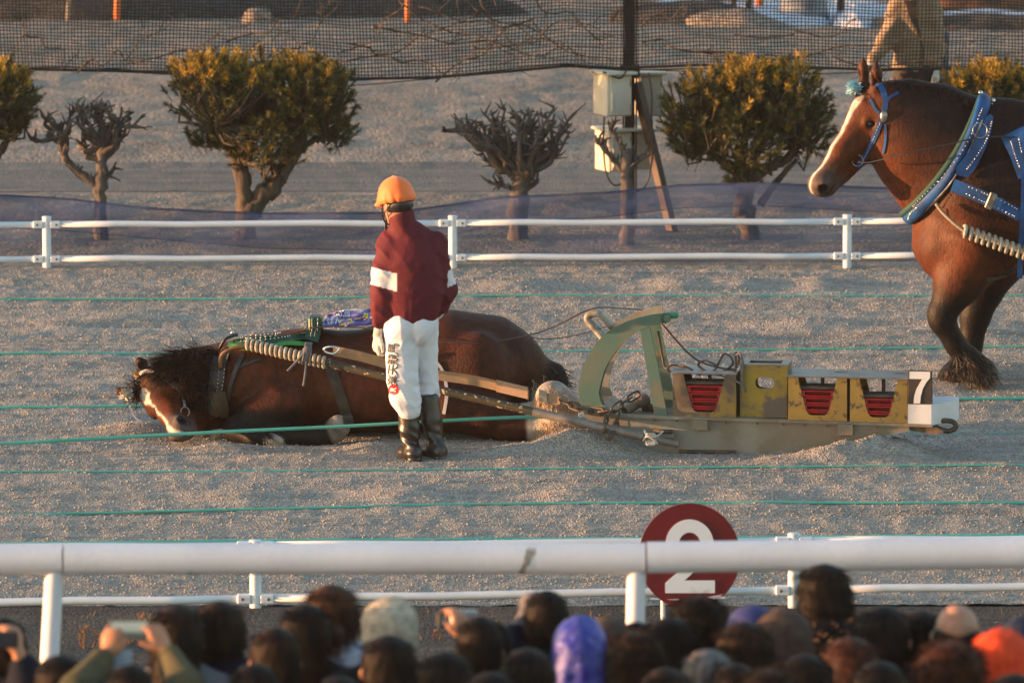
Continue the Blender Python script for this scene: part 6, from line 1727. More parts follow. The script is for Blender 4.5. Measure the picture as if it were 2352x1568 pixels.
def hair_sdf(style):
    S = SDF((-.19, -.24, 1.28), (.19, .22, 1.82), .0085); c = np.array(HC); E = lambda o, r, k=.02, op='add': S.ell(c + np.array(o), r, k, op=op)
    if style == 'short':
        E((0, -.005, .035), (.090, .108, .100)); E((0, -.045, -.03), (.082, .072, .075)); E((0, .12, -.06), (.10, .075, .11), .02, 'sub')
    elif style == 'bob':
        E((0, -.005, .035), (.094, .112, .102)); E((0, -.04, -.05), (.098, .085, .11)); E((0, .11, -.08), (.072, .085, .13), .02, 'sub')
    elif style == 'long':
        E((0, -.005, .035), (.094, .112, .102)); S.cone(c + (0, -.05, -.03), c + (0, -.075, -.25), .088, .085, .04); E((0, .12, -.12), (.085, .10, .22), .02, 'sub')
    elif style == 'bun':
        E((0, -.005, .035), (.092, .112, .102)); E((0, -.04, -.03), (.085, .078, .085)); E((-.02, -.135, -.045), (.055, .045, .052), .015); E((0, .12, -.06), (.10, .075, .12), .02, 'sub')
    elif style == 'curly':
        E((0, -.005, .035), (.105, .122, .112)); E((0, -.04, -.05), (.105, .09, .10)); E((0, .12, -.07), (.08, .08, .12), .02, 'sub')
    elif style == 'beanie':
        E((0, .0, .050), (.098, .116, .108)); E((0, -.005, .005), (.104, .121, .045), .012); S.plane(c + np.array((0, 0, -.045)), np.array((0, .15, -1)))
    elif style == 'beanie_low':
        E((0, -.005, .045), (.104, .122, .115)); E((0, -.02, -.02), (.102, .112, .085)); S.plane(c + np.array((0, 0, -.075)), np.array((0, .3, -1)))
    elif style == 'hood':
        E((0, -.01, .045), (.106, .125, .115)); E((0, -.03, -.04), (.108, .112, .10)); E((0, -.06, -.14), (.13, .10, .07), .04); E((0, .13, -.03), (.075, .09, .10), .02, 'sub')
        S.wrinkle(lambda X, Y, Z: .030 * vn(X * 11 + 3, Z * 10 + Y * 9, 3, 8) + .012 * vn(X * 30 + 3, Z * 30 + Y * 20, 2, 3))
    elif style == 'cap':
        E((0, .0, .045), (.095, .113, .092)); S.plane(c + np.array((0, 0, .0)), np.array((0, 0, -1))); E((0, .13, .012), (.07, .075, .012), .012)
    elif style == 'bald':
        E((0, -.01, .0), (.086, .104, .055)); E((0, -.055, -.045), (.076, .062, .06)); E((0, .12, -.02), (.10, .085, .10), .02, 'sub'); S.ell(c + np.array((0, -.045, .085)), (.068, .095, .085), .02, op='sub')
    fr = {'curly': (.016, 26), 'beanie': (.003, 60), 'beanie_low': (.004, 50), 'cap': (.001, 20), 'bald': (.003, 40)}.get(style, (.0075, 24))
    a0, f0 = fr
    S.wrinkle(lambda X, Y, Z: a0 * (vn(X * f0 + 5, Z * f0 * (.35 if style not in ('curly',) else 1) + Y * f0 * .6, 2, 4) * 1.6))
    if 'beanie' in style:
        S.wrinkle(lambda X, Y, Z: .0045 * np.sin(np.arctan2(Y - HC.y, X) * 26) * np.clip((1.74 - Z) * 9, 0, 1) + .012 * vn(X * 15 + 2, Z * 13 + Y * 9, 2, 9))
    V, Q = S.mesh()
    if style in ('cap', 'hood'): return V, [list(map(int, q)) for q in Q]
    # loose strands over the shell
    n_s = {'beanie': 500, 'beanie_low': 1500}.get(style, 2600); r_ = random.Random(len(style) * 7); ro = []; di = []
    e1 = V[Q[:, 1]] - V[Q[:, 0]]; e2 = V[Q[:, 3]] - V[Q[:, 0]]; nn = np.cross(e1, e2)
    for i in [r_.randrange(len(Q)) for _ in range(n_s)]:
        c_ = V[Q[i]].mean(0); v = Vector(nn[i]).normalized()
        if (c_ - np.array(HC)) @ np.array(v) < 0: v = -v
        dn = Vector((0, -.12, -1)) if c_[2] < 1.66 else Vector((c_[0] * 6, (c_[1] - .03) * 6, -.4))
        d = v * (.9 if style in ('beanie', 'beanie_low', 'curly') else .35) + dn.normalized() * (.2 if 'beanie' in style else .8)
        ro.append(Vector(c_) - v * .004); di.append(d)
    ln, wd = {'beanie': (.012, .004), 'beanie_low': (.014, .004), 'curly': (.05, .0035), 'bald': (.02, .002), 'short': (.035, .0026)}.get(style, (.06, .003))
    V2, F2 = ribbons(ro, di, ln, wd, .9 if style == 'curly' else .25, 3, .25, .18)
    return list(map(tuple, V)) + [tuple(v) for v in V2], [list(map(int, q)) for q in Q] + [[a + len(V) for a in f] for f in F2]
ME_hair = {k: raw_mesh('hair_' + k, *hair_sdf(k)) for k in ('short', 'bob', 'long', 'bun', 'curly', 'beanie', 'beanie_low', 'hood', 'cap', 'bald')}
def inst(name, me, m, parent):
    o = bpy.data.objects.new(name, me); COL.objects.link(o); o.parent = parent
    o.material_slots[0].link = 'OBJECT'; o.material_slots[0].material = m
    return o
hm = lambda n, c, c2, **k: mat(n, c, .6, c2, 22, spec=.14, stretch=(1, 1, .22), bump=.004, bs=60, **k)
HB = {'black': hm('hair_black', (.004, .0032, .003), (.016, .009, .006)), 'darkbrown': hm('hair_dark_brown', (.008, .005, .0035), (.03, .015, .008)),
      'brown': hm('hair_brown', (.035, .016, .008), (.075, .033, .015)), 'red': hm('hair_auburn', (.06, .02, .010), (.03, .012, .008)), 'grey': hm('hair_grey', (.17, .16, .16), (.055, .05, .05), thr=(.4, .6))}
cm = lambda n, c, c2=None: mat(n, c, .85, c2, 7, spec=.15, bump=.002, bs=40)
CO = {'black': cm('coat_black', (.005, .005, .006)), 'navy': cm('coat_navy', (.007, .010, .022)), 'char': cm('coat_charcoal', (.03, .03, .033)), 'brown': cm('coat_brown', (.05, .03, .02)), 'grey': cm('coat_grey', (.12, .12, .13)),
      'camo': cm('coat_olive_camouflage', (.045, .05, .03), (.10, .085, .045)), 'floral': mat('coat_pale_blue_pattern', (.42, .48, .58), .7, (.14, .18, .26), 14, thr=(.48, .54)), 'pink': cm('coat_pink', (.30, .08, .10)), 'white': cm('coat_white', (.45, .45, .46)), 'plum': cm('coat_dark_plum', (.035, .022, .03)), 'steel': cm('coat_slate', (.05, .06, .075))}
HT_ = {'cream': mat('cream_knit', (.52, .45, .34), .9, (.36, .31, .24), 30, bump=.004, bs=70), 'orange': mat('orange_fleece', (.78, .07, .012), .9, (.65, .05, .01), 10, bump=.006, bs=30),
       'blue': mat('blue_shiny_hood', (.022, .028, .32), .5, (.05, .06, .30), 18, bump=.006, bs=40), 'navycap': mat('navy_cap', (.025, .03, .14), .7), 'brownhat': mat('brown_knit', (.075, .045, .032), .9, (.05, .03, .022), 20, bump=.004, bs=60), 'navyhat': mat('navy_knit', (.02, .028, .06), .9)}
def stand_spot(px, top):
    a = PITCH + math.atan((top - 784) / F); D = 3.385 / (math.tan(a) - .05)
    return D
def spectator(label, px, top, style, hair, coat, yaw=0.0, dD=0.0, wscale=1.04, hood=0, legs='black'):
    D = stand_spot(px, top) + dD; z0 = STAND(D); tp = P(px, top, D); s = (tp.z - z0) / {'beanie': 1.735, 'beanie_low': 1.737, 'hood': 1.74, 'curly': 1.724, 'cap': 1.715, 'bald': 1.695}.get(style, 1.715)
    t = thing('person', label, 'person', (tp.x, D, z0), math.radians(yaw), 'spectators in front of the barrier')
    t.scale = (s * wscale * 1.06, s * wscale * 1.06, s)
    inst('body', ME_body, M_skin, t); inst('coat', ME_coat[hood], CO[coat], t); inst('trousers', ME_legs, CO[legs], t)
    hat = style in ('beanie', 'beanie_low', 'cap', 'hood')
    inst('hat' if hat else 'hair', ME_hair[style], HT_[hair] if hat else HB[hair], t)
    if hat and style not in ('beanie_low', 'hood'): inst('hair', ME_hair['bald'], HB['darkbrown'], t)
    return t
SPEC = [
 ('spectator with dark hair beside the left post, below the phone', 140, 1500, 'short', 'black', 'black', 10),
 ('woman with long dark hair behind the raised phone, right of it', 411, 1388, 'long', 'darkbrown', 'grey', -12),
 ('man with short black hair right of the raised phone', 505, 1377, 'short', 'darkbrown', 'navy', 8, 0, 1.08),
 ('man with close-cropped dark hair low between short-haired man and woman with bun', 633, 1437, 'short', 'darkbrown', 'char', 5),
 ('dark-haired spectator half hidden behind the woman with a bun', 703, 1385, 'long', 'black', 'black', -8, .5),
 ('woman with hair in a low bun and pale blue patterned jacket', 762, 1340, 'bun', 'brown', 'floral', 6, 0, 1.06),
 ('spectator in a cream knitted hat', 896, 1370, 'beanie_low', 'cream', 'black', 0),
 ('man with black hair and a sunlit ear in front of the cream hat', 893, 1455, 'short', 'black', 'navy', 6, 0, 1.1),
 ('dark-haired spectator low below the raised compact camera', 1025, 1493, 'short', 'black', 'char', -6, 0, 1.1),
 ('spectator in a shiny blue hood', 1333, 1413, 'hood', 'blue', 'navy', -10, 0, 1.02),
 ('spectator in a brown knitted hat next to the blue hood', 1396, 1418, 'beanie_low', 'brownhat', 'steel', 20, .3),
 ('dark-haired spectator low in front of the man with a gloved hand', 1212, 1485, 'short', 'black', 'navy', 0, 0, 1.1),
 ('spectator with wavy brown hair in front of the brown hat', 1462, 1450, 'curly', 'darkbrown', 'navy', 8, 0, 1.05),
 ('small dark-haired spectator against the foot of the right barrier post', 1463, 1425, 'bob', 'black', 'black', 0, .5, .85),
 ('spectator with thick black hair just left of and below the red sign', 1540, 1415, 'bob', 'black', 'black', 5, .2),
 ('tall spectator with black hair overlapping the bottom of the red sign', 1604, 1369, 'curly', 'black', 'black', -6),
 ('spectator in a dark blue cap right of the red sign', 1728, 1388, 'cap', 'navycap', 'navy', -14),
 ('spectator with dark brown hair just below the blue cap', 1708, 1425, 'bob', 'darkbrown', 'plum', 6),
 ('grey-haired spectator low at the bottom, below the red sign', 1628, 1487, 'short', 'grey', 'brown', -4),
 ('spectator in a brown woollen hat left of the tall person with fur collar', 1800, 1395, 'beanie_low', 'brownhat', 'black', 10, 0, 1.06),
 ('tall spectator with black hair and a tan fur collar, overlapping the rail', 1894, 1293, 'bob', 'black', 'black', 4, 0, 1.08, 1),
 ('man with short dark hair right of the fur collar', 2030, 1388, 'short', 'black', 'black', -8, 0, 1.1),
 ('dark-haired spectator between the short-haired man and the balding man', 2118, 1400, 'bob', 'black', 'navy', 0, .4),
 ('balding man with bare crown and dark sides', 2199, 1388, 'bald', 'black', 'black', 0, 0, 1.06),
 ('spectator with auburn wavy hair in front of the balding man', 2183, 1473, 'curly', 'red', 'pink', -5, 0, 1.15),
 ('spectator in a bright orange fleece hat', 2298, 1443, 'beanie_low', 'orange', 'char', -4, 0, 1.08),
 ('spectator in a navy hat at the right edge behind the orange hat', 2346, 1415, 'beanie_low', 'navyhat', 'navy', 6, .3),
 ('spectator with long reddish hair below the short-haired man', 1955, 1460, 'long', 'red', 'white', 12),
 ('dark-haired spectator at the bottom right of the long reddish hair', 2022, 1515, 'short', 'black', 'steel', 0, 0, 1.1),
 ('spectator in dark hair with a tan fur-lined hood at the bottom', 1765, 1537, 'curly', 'darkbrown', 'brown', 0),
 ('dark-haired spectator at the bottom below the patterned jacket', 780, 1550, 'short', 'black', 'navy', 0),
 ('dark-haired spectator at the bottom left of the patterned jacket', 585, 1520, 'short', 'black', 'plum', 0),
 ('dark-haired spectator at the bottom right corner', 2330, 1545, 'bob', 'black', 'brown', 0),
 ('dark-haired spectator at the bottom left of the grey hair', 1530, 1530, 'short', 'darkbrown', 'black', 0),
 ('dark-haired spectator at the bottom under the dark brown hair', 1690, 1520, 'short', 'black', 'navy', 0, .3),
 ('dark-haired spectator at the bottom between camera and gloved hand', 1130, 1540, 'bob', 'black', 'black', 0),
 ('spectator with black hair at the bottom under the brown woollen hat', 1850, 1500, 'bob', 'black', 'black', 0),
]
PEO = {}
for q in SPEC: PEO[q[1]] = spectator(*q)
# fur collar of the tall spectator
def fur_ring(t, c, R0, r, n, m, ln=.04):
    ro = []; di = []
    for _ in range(n):
        a = random.uniform(0, 6.283); b = random.uniform(0, 6.283)
        d = Vector((math.cos(a) * math.cos(b), math.sin(a) * math.cos(b), math.sin(b))); ro.append(Vector(c) + Vector((math.cos(a) * R0, math.sin(a) * R0 * .8, 0)) + d * r); di.append(d)
    V_, Fc = ribbons(ro, di, ln, .010, .6, 3); mb = MB(); mb.tube([Vector(c) + Vector((math.cos(6.283 * k / 24) * R0, math.sin(6.283 * k / 24) * R0 * .8, 0)) for k in range(24)], r, 8, closed=True)
    b0 = len(mb.V); mb.add(V_, Fc); mobj('fur_collar', mb.V, mb.F, m, t, local=True)
M_fur = mat('tan_fur', (.30, .19, .10), .95, (.14, .085, .05), 16)
fur_ring(PEO[1894], (0, -.02, 1.42), .125, .05, 1500, M_fur); fur_ring(PEO[1765], (0, -.03, 1.47), .135, .05, 1300, M_fur)

# ---- spectators holding things up: bodies grown with raised arms and real hands
M_hand = mat('skin_warm', (.46, .22, .13), .5, (.40, .18, .10), 20, spec=.35)
def raised(label, px, top, style, hair, coat, arms, yaw=0.0, dD=0.0, glovem=None):
    D = stand_spot(px, top) + dD; z0 = STAND(D); tp = P(px, top, D); s = (tp.z - z0) / 1.715
    t = thing('person', label, 'person', (tp.x, D, z0), 0, 'spectators in front of the barrier')
    B = Vector((tp.x, D, z0)); Lc = lambda v: B + Vector(v) * s
    ext = [P(a[i][0], a[i][1], D + a[i][2]) for a in arms for i in (0, 1)] + [Lc((-.35, -.2, 0)), Lc((.35, .35, 1.75))]
    lo = np.array([min(p[i] for p in ext) - .17 for i in range(3)]); hi = np.array([max(p[i] for p in ext) + .17 for i in range(3)]); lo[2] = z0
    S = SDF(lo, hi, .0115); grow_head(S, Lc(HC), RF, s)
    S.chain([(Lc((0, -.01, 1.32)), .12 * s), (Lc((0, 0, .95)), .13 * s)], .05, u=(0, 1, 0), sc=.7)
    for g in (-1, 1): S.chain([(Lc((g * .085, 0, .92)), .085 * s), (Lc((g * .09, .01, .5)), .058 * s), (Lc((g * .09, -.01, .09)), .042 * s)], .03); S.cone(Lc((g * .09, -.03, .045)), Lc((g * .1, .14, .035)), .042 * s, .035 * s, .02)
    C = SDF(lo, hi, .016)
    C.chain([(Lc((0, -.01, 1.33)), .17 * s), (Lc((0, 0, 1.1)), .19 * s), (Lc((0, 0, .80)), .20 * s)], .05, u=(0, 1, 0), sc=.72); C.cone(Lc((-.15, -.01, 1.36)), Lc((.15, -.01, 1.36)), .085, .085, .05); C.chain([(Lc((0, -.015, 1.40)), .085), (Lc((0, -.01, 1.47)), .075)], .03)
    done = set()
    for (el, wr, R, curl, sd, th, bare) in arms:
        g = -1 if el[0] < px else 1
        if g in done: g = -g
        done.add(g)
        E_, W = P(el[0], el[1], D + el[2]), P(wr[0], wr[1], D + wr[2]); Sh = Lc((g * .18, 0, 1.34)); dr = (W - E_).normalized()
        S.chain([(Sh, .045), (E_, .042), (W, .026)], .02); grow_hand(S, W + dr * .02, R, 1.0, curl, sd, thumb=th)
        cuff = E_.lerp(W, 1 - bare); C.chain([(Sh, .085), (E_, .072), (cuff, .050)], .03)
    for g in (-1, 1):
        if g not in done:
            C.chain([(Lc((g * .19, -.01, 1.34)), .082), (Lc((g * .25, -.015, 1.08)), .072), (Lc((g * .235, .05, .86)), .055)], .03); S.chain([(Lc((g * .2, -.01, 1.08)), .042), (Lc((g * .2, .06, .84)), .032)], .02); S.ell(Lc((g * .21, .08, .80)), (.03, .04, .06), .02)
    C.wrinkle(lambda X, Y, Z: .008 * np.sin(Z * 40 + 3 * np.sin(X * 9)) * vn(X * 6, Z * 5, 2, 2) * 2 + .006 * vn(X * 12, Z * 12 + Y * 8, 2, 3))
    V, Q = S.mesh(); mobj('body', V, Q, glovem or M_hand, t, smooth=True)
    V, Q = C.mesh(); mobj('coat', V, Q, CO[coat], t, smooth=True)
    for nm, me, m in (('trousers', ME_legs, CO['black']), ('hair', ME_hair[style], HB[hair])):
        o = inst(nm, me, m, t); o.scale = (s, s, s)
    return t, D
def hR(x, z):
    x = Vector(x).normalized(); z = Vector(z); z = (z - x * z.dot(x)).normalized(); return Matrix((x, z.cross(x), z)).transposed()
_, Dp = raised('spectator in olive camouflage sleeves holding up a phone with both hands', 300, 1522, 'short', 'black', 'camo',
    [((178, 1590, .12), (240, 1508, .30), hR((.25, .1, .95), (-.3, -.9, .1)), (30, 45, 30), -1, (.085, .05, -.025), .12), ((425, 1580, .12), (385, 1498, .30), hR((-.5, .1, .85), (.5, -.8, .3)), (20, 40, 30), 1, (.07, .07, -.02), .14)])
ph = thing('smartphone', 'dark smartphone held up sideways with a lit screen', 'smartphone', P(297, 1460, Dp + .33)); pc = P(297, 1446, Dp + .33)
MB().box(pc, (.150, .009, .074), bev=.003).build('case', M_black, ph)
def screen_mat():
    m = bpy.data.materials.new('phone_screen'); m.use_nodes = True; nt = m.node_tree; N = nt.nodes.new; L = nt.links.new; b = nt.nodes['Principled BSDF']
    tc = N('ShaderNodeTexCoord'); sx = N('ShaderNodeSeparateXYZ'); L(tc.outputs['Generated'], sx.inputs[0]); r = N('ShaderNodeValToRGB'); e = r.color_ramp.elements
    e[0].position = 0; e[0].color = (.10, .11, .09, 1); e[1].position = 1; e[1].color = (.30, .34, .30, 1); x = e.new(.3); x.color = (.05, .05, .045, 1); x = e.new(.45); x.color = (.26, .29, .25, 1)
    L(sx.outputs[2], r.inputs[0]); L(r.outputs[0], b.inputs['Base Color']); L(r.outputs[0], b.inputs['Emission Color']); b.inputs['Emission Strength'].default_value = .10; b.inputs['Roughness'].default_value = .2
    return m
M_scr = screen_mat()
MB().box(pc + Vector((0, -.0055, 0)), (.132, .002, .064)).build('screen', M_scr, ph)
tg = MB().box(pc + Vector((-.03, -.004, -.105)), (.075, .004, .075), Matrix.Rotation(.15, 3, 'Y'), bev=.001).build('phone_flap', mat('pale_blue_card', (.32, .42, .55), .5), ph)
_, D1 = raised('spectator at the left edge holding a small camera to the eye', 8, 1415, 'short', 'black', 'navy',
    [((64, 1560, -.10), (44, 1502, -.13), hR((-.3, .1, .95), (.5, -.8, .2)), (50, 50, 35), 1, (.06, .06, -.035), .40)])
c1 = thing('compact_camera', 'small black camera held by the spectator at the left edge', 'camera', P(12, 1480, D1 - .14)); cc = P(12, 1468, D1 - .14)
MB().box(cc, (.10, .045, .065), bev=.008).build('case', M_black, c1); MB().tube([cc, cc + Vector((0, .06, 0))], .026, 14).build('lens', M_black, c1); MB().box(cc + Vector((0, -.0235, 0)), (.06, .002, .045)).build('screen', mat('dark_screen', (.03, .035, .05), .1), c1)
_, D2 = raised('spectator with black hair raising a compact camera above the crowd', 1103, 1412, 'short', 'black', 'black',
    [((1125, 1560, .05), (1073, 1470, .22), hR((-.25, .1, .95), (.5, -.8, .1)), (35, 45, 30), 1, (.075, .06, -.02), .22), ((1130, 1470, .3), (1092, 1440, .3), hR((-.75, .1, .6), (.3, .3, .9)), (30, 40, 30), -1, (.08, .05, -.02), .2)])
c2 = thing('compact_camera', 'silver compact camera with its bluish screen flipped out, held in raised hands', 'camera', P(1060, 1435, D2 + .28)); cc = P(1066, 1420, D2 + .28)
MB().box(cc, (.105, .04, .065), bev=.008).build('case', mat('silver_plastic', (.35, .35, .37), .3, metal=.4), c2); MB().tube([cc + Vector((0, .02, 0)), cc + Vector((0, .06, 0))], .025, 14).build('lens', M_black, c2)
pc2 = P(1029, 1422, D2 + .28); MB().box(pc2, (.082, .010, .058), bev=.003).build('flip_screen', M_black, c2); MB().box(pc2 + Vector((.004, -.006, 0)), (.066, .002, .042)).build('screen', mat('blue_screen', (.10, .16, .20), .15), c2)
M_gglove = mat('grey_knit_glove', (.16, .15, .17), .9, (.12, .11, .12), 20)
_, D3 = raised('man with black hair pressing a camera to his face with a grey gloved hand', 1256, 1352, 'short', 'black', 'navy',
    [((1150, 1540, -.02), (1196, 1425, .10), hR((.25, .15, .95), (-.7, -.6, .2)), (45, 50, 35), -1, (.06, .06, -.03), .30)], glovem=M_gglove)
c3 = thing('compact_camera', 'small black camera with a tiny lit screen beside the black-haired man\'s face', 'camera', P(1210, 1402, D3 + .12)); cc = P(1210, 1394, D3 + .13)
MB().box(cc, (.06, .035, .045), bev=.006).build('case', M_black, c3); MB().box(cc + Vector((0, -.0185, 0)), (.036, .002, .022)).build('screen', mat('green_screen', (.06, .13, .11), .15), c3)

# ---- man in beige beyond the net
YM = 66.4; sm_ = ppm(YM); Mq = lambda px, py, dy=0.0: P(px, py, YM + dy)
z0 = float(field_h(np.array([Mq(2100, 460).x]), np.array([YM]))[0]); mp2 = lambda px, py, dy, r: (Mq(px, py, dy), r / sm_)
man = thing('person', 'man in beige jacket and dark trousers walking behind the black net', 'person', (Mq(2100, 460).x, YM, z0))
S = SDF((Mq(1960, 0).x, YM - .4, z0), (Mq(2200, 0).x, YM + .4, z0 + 1.85), .012)
grow_head(S, Mq(2098, -25, -.02), face_rot(-105, 8), 1.0)
S.chain([mp2(2100, 30, 0, 32), mp2(2100, 160, 0, 36)], .04, u=UYs, sc=.6)
S.chain([mp2(2062, 30, 0, 14), mp2(2034, 98, -.05, 11), mp2(2000, 140, -.12, 8)], .02); S.chain([mp2(2138, 30, 0, 14), mp2(2150, 100, 0, 11), mp2(2150, 160, -.05, 8)], .02)
S.chain([mp2(2082, 170, 0, 24), mp2(2080, 310, 0, 17), mp2(2078, 440, 0, 12)], .03); S.chain([mp2(2120, 170, 0, 24), mp2(2124, 310, .02, 17), mp2(2124, 440, .02, 12)], .03)
for g in ((2078, 0), (2124, .02)): S.cone((Mq(g[0], 455).x, YM + g[1] + .05, z0 + .05), (Mq(g[0], 455).x, YM + g[1] - .16, z0 + .04), .045, .038, .02)
V, Q = S.mesh(); mobj('body', V, Q, M_skin, man, smooth=True)
S = SDF((Mq(1960, 0).x, YM - .4, Mq(0, 175).z), (Mq(2200, 0).x, YM + .4, Mq(0, -25).z), .012)
S.chain([mp2(2100, 20, 0, 48), mp2(2100, 90, 0, 46), mp2(2098, 150, 0, 48)], .05, u=UYs, sc=.62); S.cone(Mq(2066, 12), Mq(2134, 12), .08, .08, .05); S.cone(Mq(2099, -10, .01), Mq(2099, 0), .075, .08, .03)
S.chain([mp2(2062, 25, 0, 24), mp2(2034, 95, -.05, 20), mp2(2006, 132, -.11, 14)], .03); S.chain([mp2(2140, 25, 0, 24), mp2(2152, 100, 0, 20), mp2(2151, 148, -.04, 15)], .03)
S.wrinkle(lambda X, Y, Z: .008 * np.sin(Z * 40 + 3 * np.sin(X * 14)) + .01 * vn(X * 9, Z * 9, 2, 3)); V, Q = S.mesh(); jkt = mobj('jacket', V, Q, mat('beige_jacket', (.36, .26, .17), .8, (.28, .20, .13), 6, bump=.002, bs=30), man, smooth=True)
BM = bvh_of(V, Q); strap('lapel_opening', BM, [(2092, 0), (2098, 40), (2112, 75)], lambda t: 26 * (1 - t) + 3, mat('dark_collar', (.05, .035, .03), .8), man, .006, YM, 8); strap('zip', BM, [(2108, 70), (2118, 110), (2116, 150)], 5, mat('dark_zip', (.12, .08, .05), .7), man, .006, YM, 8)
S = SDF((Mq(2040, 0).x, YM - .3, z0 + .05), (Mq(2170, 0).x, YM + .3, Mq(0, 140).z), .012); S.cone(Mq(2085, 165), Mq(2116, 165), .1, .1, .04)
S.chain([mp2(2082, 180, 0, 32), mp2(2080, 310, 0, 24), mp2(2078, 435, 0, 19)], .03); S.chain([mp2(2120, 180, 0, 32), mp2(2124, 310, .02, 24), mp2(2124, 435, .02, 19)], .03); V, Q = S.mesh(); mobj('trousers', V, Q, mat('dark_brown_trousers', (.022, .014, .013), .8), man, smooth=True)
glove('glove', Mq(1998, 143, -.13), hR((-.45, -.35, -.8), (-.6, -.6, .4)), M_glove, man, 1.05, res=.006, cuff=False); glove('glove', Mq(2151, 162, -.06), hR((.05, -.1, -1), (.9, -.3, 0)), M_glove, man, 1.05, res=.006, cuff=False, side=-1)
bg = thing('bag', 'grey-blue bag hanging at the right side of the man in beige', 'bag', Mq(2166, 195, -.02)); 
MB().box(Mq(2164, 130, .06), (.10, .16, .42), bev=.03).build('pouch', mat('grey_blue_cloth', (.11, .13, .18), .8), bg, auto=50); MB().tube(spline([Mq(2158, 90, .06), Mq(2150, 40, -.02), Mq(2140, 8, -.05)], 5), .012, 8, flat=.4).build('strap', M_black, bg, smooth=True)

# ------------------------------------------------------------------ round red sign with a two
YSg = 45.3; ss = ppm(YSg)
sg_ = thing('distance_sign', 'round dark red sign with a white number two behind the barrier', 'sign', (P(1584, 1400, YSg).x, YSg, 0))
Sg = lambda px, py, w: P(px, py, YSg) + Vector((0, w, 0))
disc = [(1584 + 116.5 * math.cos(6.28319 * k / 64), 1277 + 122 * math.sin(6.28319 * k / 64)) for k in range(64)]
M_sred = mat('dark_red_sign', (.155, .008, .014), .4, (.125, .008, .012), 5, c3=(.5, .42, .42), ns3=7, thr3=(.77, .78))
MB().prism(disc, Sg, 0, .018).build('disc', M_sred, sg_)
two = [(584 - 55.5 * math.cos(math.radians(a)) + 1000, 1250 - 58 * math.sin(math.radians(a))) for a in range(0, 181, 10)]
two += [(1634, 1268), (1622, 1286), (1606, 1302), (1572, 1332), (1642, 1332), (1642, 1361), (1528, 1361), (1528, 1338), (1592, 1282), (1606, 1266)]
two += [(1584 + 25 * math.cos(math.radians(a)), 1250 - 28 * math.sin(math.radians(a))) for a in range(0, 181, 12)]
MB().prism(two, Sg, -.003, -.0005).build('numeral', mat('white_numeral', (.78, .82, .88), .5, var=.04), sg_)
for pts in ([(1495, 1372), (1516, 1374), (1514, 1376), (1493, 1375)], [(1624, 1370), (1662, 1364), (1650, 1368), (1668, 1370), (1664, 1374), (1640, 1374)], [(1530, 1376), (1560, 1374), (1558, 1377)]):
    MB().prism(pts, Sg, -.0022, -.0005).build('paint_chip', M_lw, sg_)
MB().tube([Sg(1523, 1300, .03), Vector((P(1523, 1400, YSg).x, YSg + .03, -.1))], .012, 10).build('stake', M_white, sg_); MB().tube([Sg(1640, 1300, .03), Vector((P(1640, 1400, YSg).x, YSg + .03, -.1))], .012, 10).build('stake', M_white, sg_)

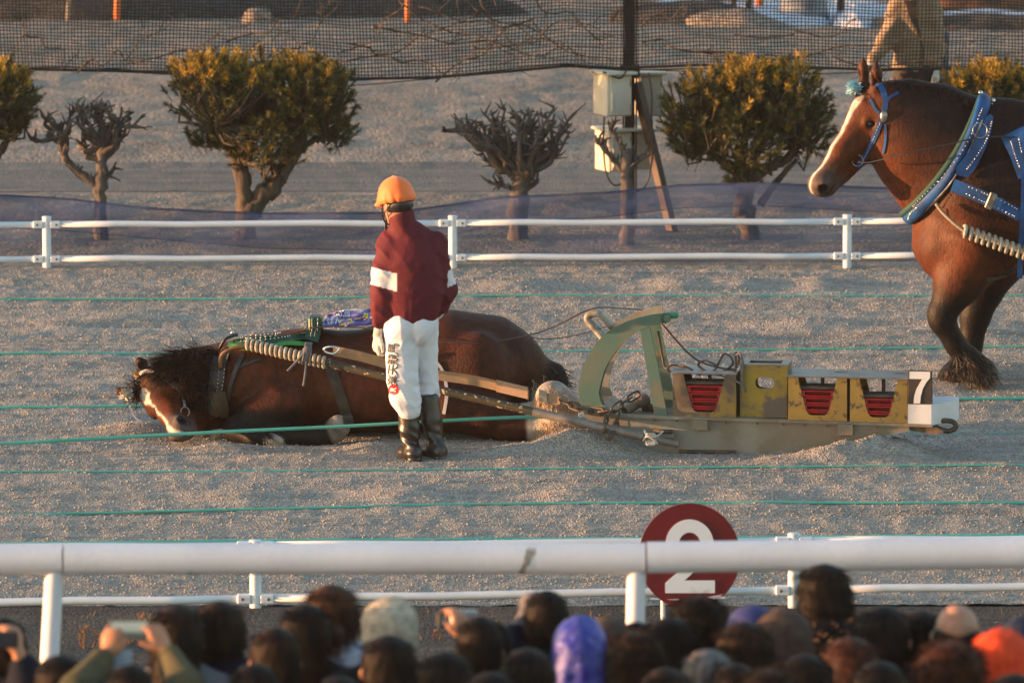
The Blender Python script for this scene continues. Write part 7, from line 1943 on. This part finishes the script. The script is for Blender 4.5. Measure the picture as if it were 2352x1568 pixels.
# ------------------------------------------------------------------ dry weeds on the verge
M_weed = mat('dry_weed', (.20, .10, .045), .9, (.12, .065, .035), 10)
M_grass = mat('dry_grass', (.14, .115, .05), .9, (.08, .09, .03), 9)
wl = [(205, 1455, 70, 'dry weed stalks just right of the left barrier post'), (262, 1440, 60, 'dry weed stalks above the phone at the left'), (318, 1432, 75, 'dry branching weed right above the phone'), (372, 1420, 70, 'dry weed stalks behind the phone holder hand'), (1075, 1400, 50, 'small dry weed left of the compact camera at the fence foot'),
      (1005, 1425, 45, 'small dry weed behind the cream hat'), (1180, 1405, 45, 'small dry weed left of the camera pressed to a face'), (1345, 1400, 45, 'small dry weed above the blue hood'), (1955, 1425, 45, 'thin dry stalk right of the tall person with fur collar'), (2335, 1425, 50, 'dry stalk at the right edge above the navy hat')]
for i, (px, py, h, lb) in enumerate(wl):
    g = G(px, py, .12); z = float(verge_h(np.array([g.x]), np.array([g.y]))[0]); s = ppm(g.y); t = thing('dry_weed', lb, 'weed', (g.x, g.y, z), 0, 'dry weeds on the verge'); rr = random.Random(i + 50)
    for k in range(5):
        b = Vector((g.x + rr.gauss(0, .035), g.y + rr.gauss(0, .06), z - .02)); d = Vector((rr.gauss(0, .28), rr.gauss(0, .2), 1)).normalized(); L = h / s * rr.uniform(.6, 1.1)
        mb = MB(); pp = [b, b + d * L * .5 + Vector((rr.gauss(0, .012), 0, 0)), b + d * L + Vector((rr.gauss(0, .02), 0, 0))]; mb.tube(spline(pp, 3), lambda q: .005 * (1 - q) + .002, 5)
        for j in range(4):
            f = rr.uniform(.35, .95); p = b + d * L * f; e = Vector((rr.gauss(0, 1), rr.gauss(0, .6), rr.uniform(.4, 1.2))).normalized() * L * rr.uniform(.12, .3); mb.tube([p, p + e * .6, p + e], .0022, 4)
        mb.build('stalk', M_weed, t)
ro = []; di = []
for _ in range(2600):
    x, y = random.uniform(-5, 5), random.uniform(42.5, 45.7)
    if vn(np.array([x * 1.1]), np.array([y * .9]), 2, 5)[0] < .05 and y < 45.0: continue
    ro.append((x, y, float(verge_h(np.array([x]), np.array([y]))[0]) - .01)); di.append((0, 0, 1))
V_, Fc = ribbons(ro, di, .05, .005, .5, 3, .2, .5); o = mobj('dry_grass', V_, Fc, M_grass, loc=(0, 44, 0)); tag(o, 'thin dry grass tufts on the dark verge', 'grass', kind='stuff')
# ================================================================== DUSTY AIR
hz = MB().box((0, 1220, 3.25), (1840, 2600, 9.0)).build('haze', None); tag(hz, 'thin dusty haze hanging in the low light', 'haze', kind='stuff')
hmz = bpy.data.materials.new('dusty_air'); hmz.use_nodes = True
hn = hmz.node_tree; hn.nodes.remove(hn.nodes['Principled BSDF'])
pv = hn.nodes.new('ShaderNodeVolumePrincipled'); pv.inputs['Color'].default_value = (.88, .88, .90, 1); pv.inputs['Density'].default_value = .00015; pv.inputs['Anisotropy'].default_value = .0
hn.links.new(pv.outputs[0], hn.nodes['Material Output'].inputs['Volume'])
hz.data.materials.clear(); hz.data.materials.append(hmz)
SC.cycles.volume_bounces = 0
print('OBJECTS', len(bpy.data.objects), 'TRIS', sum(len(o.data.polygons) for o in bpy.data.objects if o.type == 'MESH'))
